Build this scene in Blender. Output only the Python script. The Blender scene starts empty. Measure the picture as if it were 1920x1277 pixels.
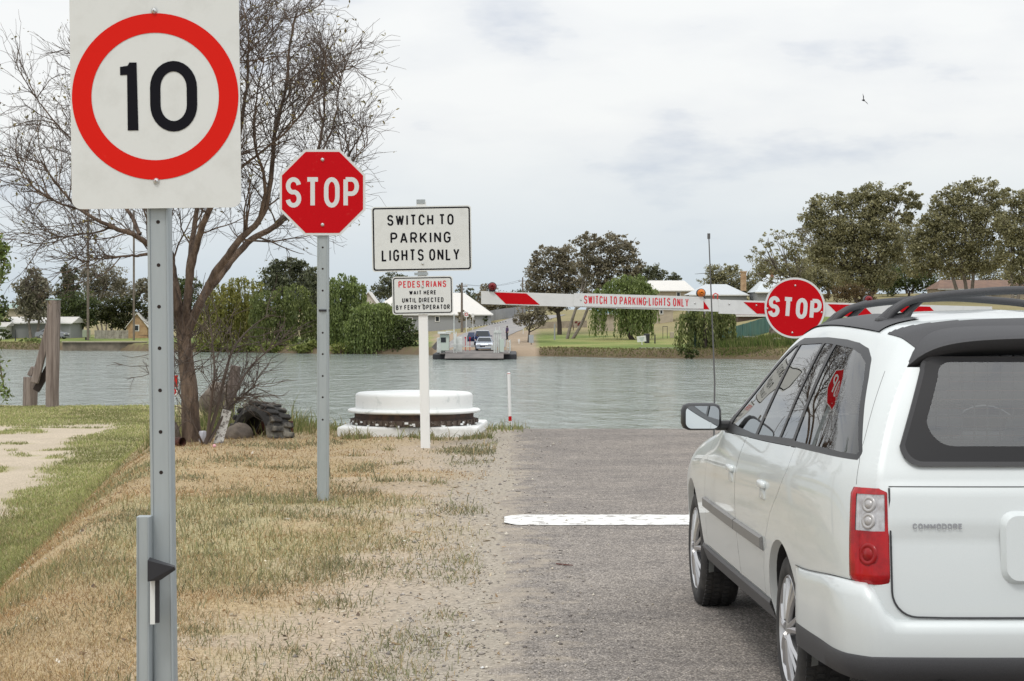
import bpy, bmesh, math, random
import numpy as np
from mathutils import Vector, Matrix
R = math.radians
SC = bpy.context.scene
# ---------------------------------------------------------------- camera
F = 3900.0; CX = 960.0; HY = 580.0; EYE = 1.65       # focal length in photo pixels, principal column, horizon row, eye height
cam = bpy.data.cameras.new('camera'); camo = bpy.data.objects.new('camera', cam); SC.collection.objects.link(camo)
camo.location = (0, 0, EYE); camo.rotation_euler = (R(90), 0, 0)
cam.sensor_width = 36; cam.lens = 36 * F / 1920; cam.shift_y = -(638.5 - HY) / 1920
cam.clip_start = .1; cam.clip_end = 6000
SC.camera = camo
# ---------------------------------------------------------------- world: overcast sky over a Nishita base
SUN_EL, SUN_AZ = 58, 200       # degrees; high sun behind cloud, from behind the camera
W = bpy.data.worlds.new('World'); SC.world = W; W.use_nodes = True
nt = W.node_tree; nt.nodes.clear()
def wn(t, **k):
    n = nt.nodes.new(t)
    for a, v in k.items(): setattr(n, a, v)
    return n
L_ = nt.links.new
out = wn('ShaderNodeOutputWorld'); bg = wn('ShaderNodeBackground'); bg.inputs[1].default_value = .10; L_(bg.outputs[0], out.inputs[0])
sky = wn('ShaderNodeTexSky', sky_type='NISHITA', sun_disc=False, sun_elevation=R(SUN_EL), sun_rotation=R(SUN_AZ), altitude=20, air_density=1.0, dust_density=1.5)
tc = wn('ShaderNodeTexCoord'); sep = wn('ShaderNodeSeparateXYZ'); L_(tc.outputs['Generated'], sep.inputs[0])
def wm(op, a, b=None, c=None, clamp=False):
    n = wn('ShaderNodeMath', operation=op, use_clamp=clamp)
    for i, v in enumerate((a, b, c)):
        if v is None: continue
        if isinstance(v, (int, float)): n.inputs[i].default_value = v
        else: L_(v, n.inputs[i])
    return n.outputs[0]
zc = wm('MAXIMUM', sep.outputs[2], 0.0); den = wm('ADD', zc, .10)
cx_ = wm('DIVIDE', sep.outputs[0], den); cy_ = wm('DIVIDE', sep.outputs[1], den)
cmb = wn('ShaderNodeCombineXYZ'); L_(cx_, cmb.inputs[0]); L_(cy_, cmb.inputs[1])
n1 = wn('ShaderNodeTexNoise'); n1.inputs['Scale'].default_value = 7.5; n1.inputs['Detail'].default_value = 6; n1.inputs['Roughness'].default_value = .52
mp = wn('ShaderNodeMapping'); mp.inputs['Scale'].default_value = (1, 1, 3.0); mp.inputs['Location'].default_value = (3.1, 1.7, 0)
L_(tc.outputs['Generated'], mp.inputs[0]); L_(mp.outputs[0], n1.inputs['Vector'])
cr = wn('ShaderNodeValToRGB'); L_(n1.outputs[0], cr.inputs[0])
e = cr.color_ramp.elements; e[0].position = .36; e[0].color = (.71, .75, .82, 1); e[1].position = .57; e[1].color = (.97, .98, .975, 1)
m = cr.color_ramp.elements.new(.45); m.color = (.915, .93, .94, 1)
# paler blue band low over the horizon, brighter cloud overhead
hz = wm('MULTIPLY_ADD', zc, -11.0, .95, True)
mixh = wn('ShaderNodeMix', data_type='RGBA'); L_(hz, mixh.inputs[0]); L_(cr.outputs[0], mixh.inputs[6]); mixh.inputs[7].default_value = (.62, .72, .80, 1)
zen = wm('MULTIPLY_ADD', wm('POWER', zc, 1.4), 6.5, 9.75)
mulz = wn('ShaderNodeVectorMath', operation='SCALE'); L_(mixh.outputs[2], mulz.inputs[0]); L_(zen, mulz.inputs['Scale'])
mixs = wn('ShaderNodeMix', data_type='RGBA'); mixs.inputs[0].default_value = .93
L_(sky.outputs[0], mixs.inputs[6]); L_(mulz.outputs[0], mixs.inputs[7]); L_(mixs.outputs[2], bg.inputs[0])
sl = bpy.data.lights.new('sun', 'SUN'); sl.energy = 1.3; sl.angle = R(14); sl.color = (1, .96, .9)
so = bpy.data.objects.new('sun', sl); SC.collection.objects.link(so)
_a = R(SUN_AZ); _e = R(SUN_EL)
sd = Vector((math.sin(_a) * math.cos(_e), math.cos(_a) * math.cos(_e), math.sin(_e)))
so.rotation_euler = sd.to_track_quat('Z', 'Y').to_euler(); so.location = (0, 0, 60)
SC.view_settings.view_transform = 'Standard'; SC.view_settings.look = 'None'; SC.view_settings.exposure = 0; SC.view_settings.gamma = 1
SC.cycles.max_bounces = 8; SC.cycles.transparent_max_bounces = 24; SC.cycles.caustics_reflective = False; SC.cycles.caustics_refractive = False
# ---------------------------------------------------------------- helpers
rng = np.random.default_rng(7); random.seed(7)
def P(px, py, d): return Vector(((px - CX) * d / F, d, EYE + (HY - py) * d / F))
def tag(o, label=None, cat=None, group=None, kind=None):
    for k, v in (('label', label), ('category', cat), ('group', group), ('kind', kind)):
        if v: o[k] = v
    return o
def thing(name, loc, label, cat, group=None, rot=(0, 0, 0), kind=None):
    o = bpy.data.objects.new(name, None); SC.collection.objects.link(o); o.empty_display_size = .2
    o.location = loc; o.rotation_euler = rot
    return tag(o, label, cat, group, kind)
_M = {}
def mat(name, col, rough=.6, metal=0, n=None, col2=None, bump=None, coat=0, attr=False, spec=.5, streak=None, band=(.4, .62), back=None, detail=6):
    """procedural Principled material: base colour broken up by noise, optional second colour, bump, per-vertex colour"""
    if name in _M: return _M[name]
    m = bpy.data.materials.new(name); m.use_nodes = True; t = m.node_tree; b = t.nodes['Principled BSDF']; lk = t.links.new
    b.inputs['Roughness'].default_value = rough; b.inputs['Metallic'].default_value = metal
    b.inputs['Specular IOR Level'].default_value = spec
    if coat: b.inputs['Coat Weight'].default_value = coat; b.inputs['Coat Roughness'].default_value = .03
    def N(k): return t.nodes.new(k)
    tcn = N('ShaderNodeTexCoord'); src = None
    if attr:
        a = N('ShaderNodeAttribute'); a.attribute_name = 'Col'; src = a.outputs['Color']
    else:
        a = N('ShaderNodeRGB'); a.outputs[0].default_value = (*col, 1); src = a.outputs[0]
    vec = tcn.outputs['Object']
    if streak:
        mp_ = N('ShaderNodeMapping'); mp_.inputs['Scale'].default_value = streak; lk(vec, mp_.inputs[0]); vec = mp_.outputs[0]
    if n:
        nz = N('ShaderNodeTexNoise'); nz.inputs['Scale'].default_value = n; nz.inputs['Detail'].default_value = detail; nz.inputs['Roughness'].default_value = .65; lk(vec, nz.inputs['Vector'])
        rp = N('ShaderNodeValToRGB'); rp.color_ramp.elements[0].position = band[0]; rp.color_ramp.elements[1].position = band[1]; lk(nz.outputs[0], rp.inputs[0])
        mx = N('ShaderNodeMix'); mx.data_type = 'RGBA'; lk(rp.outputs[0], mx.inputs[0]); lk(src, mx.inputs[6])
        mx.inputs[7].default_value = (*(col2 or [c * .7 for c in col]), 1); src = mx.outputs[2]
    lk(src, b.inputs['Base Color'])
    if bump:
        bz = N('ShaderNodeTexNoise'); bz.inputs['Scale'].default_value = bump[0]; bz.inputs['Detail'].default_value = 5; lk(vec, bz.inputs['Vector'])
        bp = N('ShaderNodeBump'); bp.inputs['Strength'].default_value = bump[1]; bp.inputs['Distance'].default_value = bump[2] if len(bump) > 2 else .02
        lk(bz.outputs[0], bp.inputs['Height']); lk(bp.outputs[0], b.inputs['Normal'])
    if back:
        g = N('ShaderNodeNewGeometry'); d = N('ShaderNodeBsdfDiffuse'); d.inputs[0].default_value = (*back, 1); ms = N('ShaderNodeMixShader')
        lk(g.outputs['Backfacing'], ms.inputs[0]); lk(b.outputs[0], ms.inputs[1]); lk(d.outputs[0], ms.inputs[2]); lk(ms.outputs[0], t.nodes['Material Output'].inputs[0])
    _M[name] = m; return m
def glass(name, tint, ior=1.5, rough=0.0):
    m = bpy.data.materials.new(name); m.use_nodes = True; t = m.node_tree; t.nodes.clear(); lk = t.links.new
    o = t.nodes.new('ShaderNodeOutputMaterial'); ms = t.nodes.new('ShaderNodeMixShader'); fr = t.nodes.new('ShaderNodeFresnel'); fr.inputs[0].default_value = ior
    tr = t.nodes.new('ShaderNodeBsdfTransparent'); tr.inputs[0].default_value = (*tint, 1); gl = t.nodes.new('ShaderNodeBsdfGlossy'); gl.inputs['Roughness'].default_value = rough
    a = t.nodes.new('ShaderNodeMath'); a.operation = 'MULTIPLY'; a.inputs[1].default_value = 2; lk(fr.outputs[0], a.inputs[0])      # two faces: 2R/(1+R)
    b = t.nodes.new('ShaderNodeMath'); b.operation = 'ADD'; b.inputs[1].default_value = 1; lk(fr.outputs[0], b.inputs[0]); c = t.nodes.new('ShaderNodeMath'); c.operation = 'DIVIDE'; lk(a.outputs[0], c.inputs[0]); lk(b.outputs[0], c.inputs[1])
    lk(c.outputs[0], ms.inputs[0]); lk(tr.outputs[0], ms.inputs[1]); lk(gl.outputs[0], ms.inputs[2]); lk(ms.outputs[0], o.inputs[0]); return m
def link_mesh(name, me, m, parent=None, smooth=False):
    if m: me.materials.append(m)
    o = bpy.data.objects.new(name, me); SC.collection.objects.link(o)
    if parent: o.parent = parent
    if smooth: me.polygons.foreach_set('use_smooth', [True] * len(me.polygons))
    return o
class MB:
    """collects simple shapes into one mesh; world=True coordinates are made local to the parent thing by subtracting its location"""
    def __init__(s): s.v = []; s.f = []
    def add(s, v, f):
        b = len(s.v); s.v += [tuple(p) for p in v]; s.f += [tuple(i + b for i in q) for q in f]; return s
    def box(s, c, d, rz=0, rx=0, ry=0, bev=0):
        M3 = Matrix.Rotation(rz, 3, 'Z') @ Matrix.Rotation(ry, 3, 'Y') @ Matrix.Rotation(rx, 3, 'X'); c = Vector(c)
        if bev:
            bm = bmesh.new(); bmesh.ops.create_cube(bm, size=1); bmesh.ops.scale(bm, vec=d, verts=bm.verts)
            bmesh.ops.bevel(bm, geom=bm.edges[:], offset=bev, segments=2, profile=.5, affect='EDGES'); bm.verts.index_update()
            s.add([c + M3 @ v.co for v in bm.verts], [[v.index for v in f.verts] for f in bm.faces]); bm.free(); return s
        x, y, z = (k / 2 for k in d)
        q = [(-x,-y,-z),(x,-y,-z),(x,y,-z),(-x,y,-z),(-x,-y,z),(x,-y,z),(x,y,z),(-x,y,z)]
        return s.add([c + M3 @ Vector(p) for p in q], [(0,3,2,1),(4,5,6,7),(0,1,5,4),(1,2,6,5),(2,3,7,6),(3,0,4,7)])
    def tube(s, pts, r, n=8, cap=True):
        pts = [Vector(p) for p in pts]; k = len(pts)
        if not hasattr(r, '__len__'): r = [r] * k
        V = []; up = None
        for i, p in enumerate(pts):
            t = (pts[min(i+1, k-1)] - pts[max(i-1, 0)]).normalized()
            if up is None: up = t.orthogonal().normalized()
            up = (up - t * up.dot(t)); up = up.normalized() if up.length > 1e-6 else t.orthogonal().normalized()
            sd_ = t.cross(up)
            for j in range(n):
                a = 2 * math.pi * j / n; V.append(p + (up * math.cos(a) + sd_ * math.sin(a)) * r[i])
        Fc = [(i*n+j, i*n+(j+1) % n, (i+1)*n+(j+1) % n, (i+1)*n+j) for i in range(k-1) for j in range(n)]
        if cap: Fc += [tuple(range(n-1, -1, -1)), tuple((k-1)*n + j for j in range(n))]
        return s.add(V, Fc)
    def lathe(s, prof, n=32, c=(0, 0, 0), axis='Z', cap=True):
        V = []; k = len(prof)
        for r, h in prof:
            for j in range(n):
                a = 2*math.pi*j/n; x, y = r*math.cos(a), r*math.sin(a)
                q = (x, y, h) if axis == 'Z' else ((x, h, y) if axis == 'Y' else (h, x, y))
                V.append((q[0]+c[0], q[1]+c[1], q[2]+c[2]))
        Fc = [(i*n+j, i*n+(j+1) % n, (i+1)*n+(j+1) % n, (i+1)*n+j) for i in range(k-1) for j in range(n)]
        if axis == 'Y': Fc = [q[::-1] for q in Fc]
        if cap: Fc += [tuple(range(n-1, -1, -1)), tuple((k-1)*n+j for j in range(n))]
        return s.add(V, Fc)
    def prism(s, poly, y0, y1):          # polygon in x,z swept from y0 (front, smaller) to y1
        n = len(poly); V = [(p[0], y0, p[1]) for p in poly] + [(p[0], y1, p[1]) for p in poly]
        return s.add(V, [tuple(range(n)), tuple(range(2*n-1, n-1, -1))] + [(i, i+n, (i+1) % n + n, (i+1) % n) for i in range(n)])
    def build(s, name, m, parent=None, world=False, smooth=False, angle=None):
        v = np.array(s.v, dtype=float).reshape(-1, 3)
        if world and parent is not None: v = v - np.array(parent.location)
        me = bpy.data.meshes.new(name); me.from_pydata(v.tolist(), [], s.f); me.validate()
        o = link_mesh(name, me, m, parent, smooth)
        if angle:
            bm = bmesh.new(); bm.from_mesh(me); bmesh.ops.recalc_face_normals(bm, faces=bm.faces)
            for ed in bm.edges: ed.smooth = not (len(ed.link_faces) == 2 and ed.calc_face_angle(0) > R(angle))
            for f_ in bm.faces: f_.smooth = True
            bm.to_mesh(me); bm.free()
        return o
def np_mesh(name, v, f, m, parent=None, col=None, world=True, smooth=False):
    """fast mesh from arrays; f is (M,k)"""
    v = np.asarray(v, dtype=np.float32).reshape(-1, 3); f = np.asarray(f, dtype=np.int32)
    if world and parent is not None: v = v - np.array(parent.location, dtype=np.float32)
    me = bpy.data.meshes.new(name); k = f.shape[1]
    me.vertices.add(len(v)); me.vertices.foreach_set('co', v.ravel()); me.loops.add(f.size); me.loops.foreach_set('vertex_index', f.ravel())
    me.polygons.add(len(f)); me.polygons.foreach_set('loop_start', np.arange(0, f.size, k, dtype=np.int32))
    if col is not None:
        at = me.attributes.new('Col', 'FLOAT_COLOR', 'POINT'); c4 = np.ones((len(v), 4), dtype=np.float32); c4[:, :3] = col; at.data.foreach_set('color', c4.ravel())
    me.update(calc_edges=True); me.validate()
    return link_mesh(name, me, m, parent, smooth)
def rrect(x0, z0, x1, z1, r, n=6):
    pts = []
    for cx, cz, a0 in ((x1-r, z0+r, -90), (x1-r, z1-r, 0), (x0+r, z1-r, 90), (x0+r, z0+r, 180)):
        for i in range(n+1):
            a = R(a0 + 90*i/n); pts.append((cx + r*math.cos(a), cz + r*math.sin(a)))
    return pts
# ---------------------------------------------------------------- a stroke alphabet like road-sign lettering
def _E(cx, cy, rx, ry, a0, a1, n=10): return [(cx + rx*math.cos(R(a0+(a1-a0)*i/n)), cy + ry*math.sin(R(a0+(a1-a0)*i/n))) for i in range(n+1)]
_P = [(0,1),(.55,1)] + _E(.55,.725,.45,.275,90,-90)[1:] + [(0,.45)]
GL = {'A': [[(0,0),(.47,1)],[(.53,1),(1,0)],[(.17,.3),(.83,.3)]], 'B': [[(0,0),(0,1)],[(0,1),(.5,1)]+_E(.5,.76,.42,.24,90,-90)[1:]+[(0,.52)],[(.3,.52),(.55,.52)]+_E(.55,.26,.45,.26,90,-90)[1:]+[(0,0)]],
 'C': [_E(.5,.68,.5,.32,12,180)+_E(.5,.32,.5,.32,180,348)], 'D': [[(0,0),(0,1),(.45,1)]+_E(.45,.65,.55,.35,90,0)[1:]+_E(.45,.35,.55,.35,0,-90)+[(0,0)]],
 'E': [[(1,1),(0,1),(0,0),(1,0)],[(0,.52),(.85,.52)]], 'F': [[(1,1),(0,1),(0,0)],[(0,.52),(.85,.52)]],
 'G': [_E(.5,.68,.5,.32,15,180)+_E(.5,.32,.5,.32,180,360)+[(1,.46),(.55,.46)]], 'H': [[(0,0),(0,1)],[(1,0),(1,1)],[(0,.5),(1,.5)]], 'I': [[(0,0),(0,1)]],
 'K': [[(0,0),(0,1)],[(1,1),(0,.35)],[(.32,.55),(1,0)]], 'L': [[(0,1),(0,0),(1,0)]], 'M': [[(0,0),(0,1)],[(0,1),(.5,.22)],[(.5,.22),(1,1)],[(1,1),(1,0)]], 'N': [[(0,0),(0,1)],[(0,.97),(1,.03)],[(1,0),(1,1)]],
 'O': [_E(.5,.66,.5,.34,0,180)+_E(.5,.34,.5,.34,180,360)+[(1,.66)]], 'P': [[(0,0),(0,1)], _P], 'R': [[(0,0),(0,1)], _P, [(.5,.45),(1,0)]],
 'S': [_E(.5,.75,.48,.25,10,255,14)+_E(.5,.26,.5,.26,75,-170,14)], 'T': [[(0,1),(1,1)],[(.5,1),(.5,0)]],
 'U': [[(0,1),(0,.32)]+_E(.5,.32,.5,.32,180,360)+[(1,1)]], 'W': [[(0,1),(.25,0)],[(.25,0),(.5,.95)],[(.5,.95),(.75,0)],[(.75,0),(1,1)]], 'Y': [[(0,1),(.5,.45),(1,1)],[(.5,.45),(.5,0)]],
 '0': [_E(.5,.64,.5,.36,0,180,14)+_E(.5,.36,.5,.36,180,360,14)+[(1,.64)]]}
GW = {'I': 0, 'M': 1.3, 'W': 1.45, 'L': .85, 'E': .85, 'F': .85, 'T': .95, 'K': 1.05, 'A': 1.1, 'Y': 1.05}
def ribbon(pts, w, mb, y, tf):
    pts = [Vector((p[0], p[1])) for p in pts]; k = len(pts); closed = (pts[0]-pts[-1]).length < 1e-5
    if closed: pts = pts[:-1]; k -= 1
    V = []
    for i in range(k):
        a = pts[i-1] if (closed or i > 0) else None; b = pts[(i+1) % k] if (closed or i < k-1) else None; p = pts[i]
        d1 = (p-a).normalized() if a is not None else None; d2 = (b-p).normalized() if b is not None else None
        if d1 is None: d1 = d2
        if d2 is None: d2 = d1
        n1 = Vector((-d1.y, d1.x)); n2 = Vector((-d2.y, d2.x)); nn = (n1+n2)
        nn = nn.normalized() if nn.length > 1e-4 else n1
        sc = min(1/max(nn.dot(n1), .2), 2.2)
        V += [p + nn*w/2*sc, p - nn*w/2*sc]
    Fc = [(2*i, 2*i+1, (2*i+3) % (2*k), (2*i+2) % (2*k)) for i in range(k if closed else k-1)]
    mb.add([tf(v.x, v.y, y) for v in V], Fc)
def lettering(text, x0, x1, z0, z1, stroke, tf, sp=.42, space=.9, italic=0):
    """text fitted between x0..x1 and z0..z1; tf(x, z, lift) gives the point on the panel"""
    ws = []; h = z1-z0; unit = 1.0
    tot = 0
    for i, ch in enumerate(text):
        w = space if ch == ' ' else GW.get(ch, 1.0); ws.append(w); tot += w + (sp if (i < len(text)-1 and ch != ' ' and text[i+1] != ' ') else 0)
    nch = sum(1 for c in text if c != ' ')
    u = ((x1-x0) - nch*stroke) / tot; x = x0; mb = MB()
    for i, ch in enumerate(text):
        if ch == ' ': x += space*u; continue
        w = ws[i]*u
        for k, stx in enumerate(GL[ch]):
            ribbon([(x + stroke/2 + p[0]*w + italic*p[1]*h, z0 + stroke/2 + p[1]*(h-stroke)) for p in stx], stroke, mb, .0004*k, tf)
        x += w + stroke + (sp*u if i < len(text)-1 and text[i+1] != ' ' else 0)
    return mb
# ---------------------------------------------------------------- foliage
def leaf_quads(c, size, asp=.6, up=0.0, hang=False):
    n = len(c); d = rng.normal(size=(n, 3)); d[:, 2] += up
    if hang: d = np.stack([rng.normal(0, .25, n), rng.normal(0, .25, n), -np.ones(n)], 1)
    d /= np.linalg.norm(d, axis=1)[:, None]; e = rng.normal(size=(n, 3)); e -= d*np.sum(d*e, 1)[:, None]; e /= np.linalg.norm(e, axis=1)[:, None]
    s = (size*rng.uniform(.6, 1.35, n))[:, None] if not hasattr(size, '__len__') else size[:, None]
    a = d*s*.5; b = e*s*.5*asp
    v = np.stack([c-a, c+b, c+a, c-b], 1).reshape(-1, 3); f = np.arange(4*n).reshape(-1, 4); return v, f
def crown_points(lobes, n, sub=.34, shell=.62):
    """leaf centres gathered into clumps that fill each ellipsoid lobe; gaps stay between the clumps"""
    vol = np.array([max(l[3]*l[4]*l[5], 1e-3)**.72 for l in lobes]); cnt = (n*vol/vol.sum()).astype(int)+1
    P_, C_ = [], []
    for l, k in zip(lobes, cnt):
        m = max(6, int(k/22)); u = rng.normal(size=(m, 3)); u /= np.linalg.norm(u, axis=1)[:, None]
        u *= (rng.uniform(shell**4, 1, m)**(1/3))[:, None]; rad = np.array(l[3:6]); cc = np.array(l[:3]) + u*rad
        w = rng.integers(0, m, k); g = rng.normal(size=(k, 3)); g *= (rng.uniform(0, 1, k)**.5/np.linalg.norm(g, axis=1))[:, None]
        sz = (rad.mean()*sub*rng.uniform(.6, 1.3, m))[w][:, None]; P_.append(cc[w] + g*sz*np.array([1.15, 1.15, .75])); C_.append(rng.normal(0, 1, m)[w])
    return np.concatenate(P_), np.concatenate(C_)
def leaf_colors(c, k, base, alt, var=.22):
    n = len(k); t = np.clip(.5 + .28*k + rng.normal(0, .2, n), 0, 1)[:, None]
    col = np.array(base)*(1-t) + np.array(alt)*t; col = col*np.exp(rng.normal(0, var, n))[:, None]
    return np.repeat(np.clip(col, .004, .7), 4, axis=0)
def bez(a, b, sag, n=5):
    a, b = Vector(a), Vector(b); mid = (a+b)/2 + Vector(sag); return [a*(1-t)**2 + mid*2*t*(1-t) + b*t*t for t in [i/(n-1) for i in range(n)]]
# ---------------------------------------------------------------- station wagon skin (car frame: +y forward, x right, z up)
# every station: 11 points from the sill to the roof centre of the left half
def st(*p): return p
CAR_ST = [
 st((-.700,-1.205,.34),(-.735,-1.215,.42),(-.748,-1.205,.62),(-.748,-1.185,.80),(-.735,-1.150,1.00),(-.715,-1.110,1.11),(-.648,-1.020,1.30),(-.560,-.930,1.455),(-.490,-.885,1.520),(-.280,-.880,1.555),(0,-.885,1.568)),
 st((-.765,-1.130,.33),(-.795,-1.140,.41),(-.808,-1.130,.62),(-.808,-1.110,.80),(-.795,-1.080,1.00),(-.770,-1.045,1.115),(-.700,-.960,1.31),(-.612,-.865,1.485),(-.530,-.800,1.565),(-.320,-.770,1.600),(0,-.760,1.612)),
 st((-.800,-.950,.32),(-.832,-.950,.41),(-.846,-.950,.62),(-.848,-.950,.80),(-.836,-.930,1.00),(-.803,-.900,1.120),(-.735,-.830,1.32),(-.650,-.740,1.500),(-.565,-.680,1.580),(-.340,-.620,1.618),(0,-.600,1.630)),
 st((-.815,-.600,.31),(-.852,-.600,.40),(-.872,-.600,.62),(-.877,-.600,.80),(-.866,-.600,.985),(-.830,-.600,1.115),(-.765,-.560,1.32),(-.680,-.480,1.515),(-.590,-.430,1.592),(-.350,-.380,1.628),(0,-.360,1.642)),
 st((-.825,0,.30),(-.858,0,.40),(-.886,0,.62),(-.893,0,.80),(-.886,0,.965),(-.845,0,1.100),(-.775,.02,1.32),(-.688,.05,1.525),(-.595,.05,1.600),(-.355,.05,1.636),(0,.05,1.650)),
 st((-.825,.60,.29),(-.860,.60,.39),(-.892,.60,.62),(-.900,.60,.80),(-.892,.60,.945),(-.852,.60,1.083),(-.775,.54,1.31),(-.685,.45,1.520),(-.590,.43,1.592),(-.350,.45,1.628),(0,.47,1.642)),
 st((-.825,1.20,.29),(-.860,1.20,.39),(-.892,1.20,.62),(-.900,1.20,.80),(-.892,1.20,.925),(-.852,1.20,1.068),(-.778,1.02,1.29),(-.685,.80,1.492),(-.585,.74,1.562),(-.345,.78,1.598),(0,.82,1.612)),
 st((-.825,1.80,.29),(-.860,1.80,.39),(-.888,1.80,.62),(-.896,1.80,.80),(-.888,1.80,.905),(-.852,1.78,1.052),(-.790,1.52,1.205),(-.715,1.24,1.345),(-.600,1.26,1.375),(-.350,1.36,1.405),(0,1.42,1.420)),
 st((-.825,2.25,.29),(-.858,2.25,.39),(-.882,2.25,.62),(-.890,2.25,.80),(-.882,2.20,.895),(-.850,2.12,1.000),(-.810,1.98,1.040),(-.740,1.86,1.070),(-.600,1.95,1.080),(-.350,2.05,1.090),(0,2.12,1.098)),
 st((-.820,2.90,.30),(-.850,2.90,.40),(-.872,2.90,.60),(-.878,2.90,.76),(-.868,2.85,.850),(-.830,2.80,.915),(-.760,2.75,.945),(-.650,2.72,.962),(-.500,2.75,.975),(-.300,2.80,.990),(0,2.85,1.000)),
 st((-.790,3.45,.30),(-.820,3.45,.40),(-.835,3.45,.58),(-.835,3.45,.68),(-.815,3.42,.740),(-.760,3.40,.790),(-.680,3.38,.810),(-.580,3.38,.825),(-.450,3.40,.835),(-.260,3.44,.845),(0,3.48,.850)),
 st((-.640,3.72,.28),(-.660,3.74,.38),(-.670,3.75,.52),(-.660,3.74,.60),(-.640,3.72,.640),(-.600,3.70,.670),(-.540,3.69,.690),(-.460,3.69,.700),(-.360,3.72,.710),(-.200,3.77,.715),(0,3.80,.720)),
]
def pchip_prep(s, v):
    h = np.diff(s)[:, None]; d = np.diff(v, axis=0) / h
    m = np.zeros_like(v); m[0] = d[0]; m[-1] = d[-1]
    for i in range(1, len(s) - 1):
        same = d[i-1] * d[i] > 0
        w1 = 2*h[i, 0] + h[i-1, 0]; w2 = h[i, 0] + 2*h[i-1, 0]
        with np.errstate(divide='ignore', invalid='ignore'):
            mm = (w1 + w2) / (w1 / d[i-1] + w2 / d[i])
        m[i] = np.where(same, mm, 0)
    return m
def pchip(s, v, m, q):
    i = np.clip(np.searchsorted(s, q, side='right') - 1, 0, len(s) - 2)
    h = (s[i+1] - s[i]); t = (q - s[i]) / h; t = t[:, None]; h = h[:, None]
    return ((1+2*t)*(1-t)**2)*v[i] + t*(1-t)**2*h*m[i] + t*t*(3-2*t)*v[i+1] + t*t*(t-1)*h*m[i+1]
def smooth_slopes(s, v):       # Catmull-Rom slopes, softer than pchip
    m = np.zeros_like(v); m[1:-1] = (v[2:] - v[:-2]) / (s[2:] - s[:-2])[:, None]
    m[0] = (v[1] - v[0]) / (s[1] - s[0]); m[-1] = (v[-1] - v[-2]) / (s[-1] - s[-2]); return m
def car_grid(nu, nt, u=None):
    A = np.array(CAR_ST)                       # S,K,3
    s = A[:, 3, 1]; q = np.linspace(s[0], s[-1], nu) if u is None else u
    B = np.zeros((len(q), 11, 3))
    for k in range(11): B[:, k] = pchip(s, A[:, k], pchip_prep(s, A[:, k]), q)
    t = np.linspace(0, 10, nt); ks = np.arange(11.)
    G = np.zeros((len(q), nt, 3))
    for i in range(len(q)):
        G[i] = pchip(ks, B[i], smooth_slopes(ks, B[i]), t)
    return q, t, G
# ---------------------------------------------------------------- the ground, the ramp, the river and the far bank
WATER = -3.35
def S_(t): t = np.clip(t, 0, 1); return t*t*(3-2*t)
def _n2(x, y, s, seed=0):           # cheap smooth value noise
    x = np.asarray(x, float)*s + seed*17.3; y = np.asarray(y, float)*s + seed*9.1
    i = np.floor(x); j = np.floor(y); u = S_(x-i); v = S_(y-j)
    def h(a, b): q = np.sin(a*127.1 + b*311.7 + seed*3.7)*43758.5453; return q - np.floor(q)
    return (h(i,j)*(1-u)+h(i+1,j)*u)*(1-v) + (h(i,j+1)*(1-u)+h(i+1,j+1)*u)*v
def fbm(x, y, s, seed=0): return (_n2(x,y,s,seed)*.5 + _n2(x,y,s*2.1,seed+1)*.27 + _n2(x,y,s*4.3,seed+2)*.15 + _n2(x,y,s*9,seed+3)*.08)
def crest(y): return -1.2 - .115*np.clip(y, 2, 36)
def gz(x, y):
    x = np.asarray(x, float); y = np.asarray(y, float)
    s = S_((crest(y) - x)/1.95)
    base = -1.15*s + .05*(fbm(x, y, .5, 4)-.5)*S_((-x-.1)/.5) + .03*(_n2(x, y, 1.7, 2)-.5)*S_((-x-.1)/.4)
    base = base - .02*S_((-x-.05)/.3)
    xl = -4.6 - .16*(y-30)
    d = np.maximum(np.minimum(y-29.7-.35*fbm(x, y, .8, 7), x-xl), y-60.6-fbm(x, y, .25, 8)*1.2)
    k = S_(d/3.2); z = base*(1-k) - 4.6*k
    ramp = -np.clip(y-28.6, 0, 40)**1.15*.13
    w = S_((x+.5)/.55)*S_((9.5-x)/.8)
    return z*(1-w) + np.maximum(ramp, -4.8)*w
def axis(*segs):
    o = []
    for a, b, st_ in segs: o += list(np.arange(a, b, st_))
    return np.array(o + [segs[-1][1]])
def sheet(name, xs, ys, fn, m, kind='structure', smooth=True):
    X, Y = np.meshgrid(xs, ys); Z = fn(X, Y); v = np.stack([X, Y, Z], -1).reshape(-1, 3)
    a = len(xs); i = np.arange(len(ys)-1)[:, None]*a + np.arange(a-1)[None, :]
    f = np.stack([i, i+1, i+a+1, i+a], -1).reshape(-1, 4); o = np_mesh(name, v, f, m, smooth=smooth); tag(o, kind=kind); return o
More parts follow.
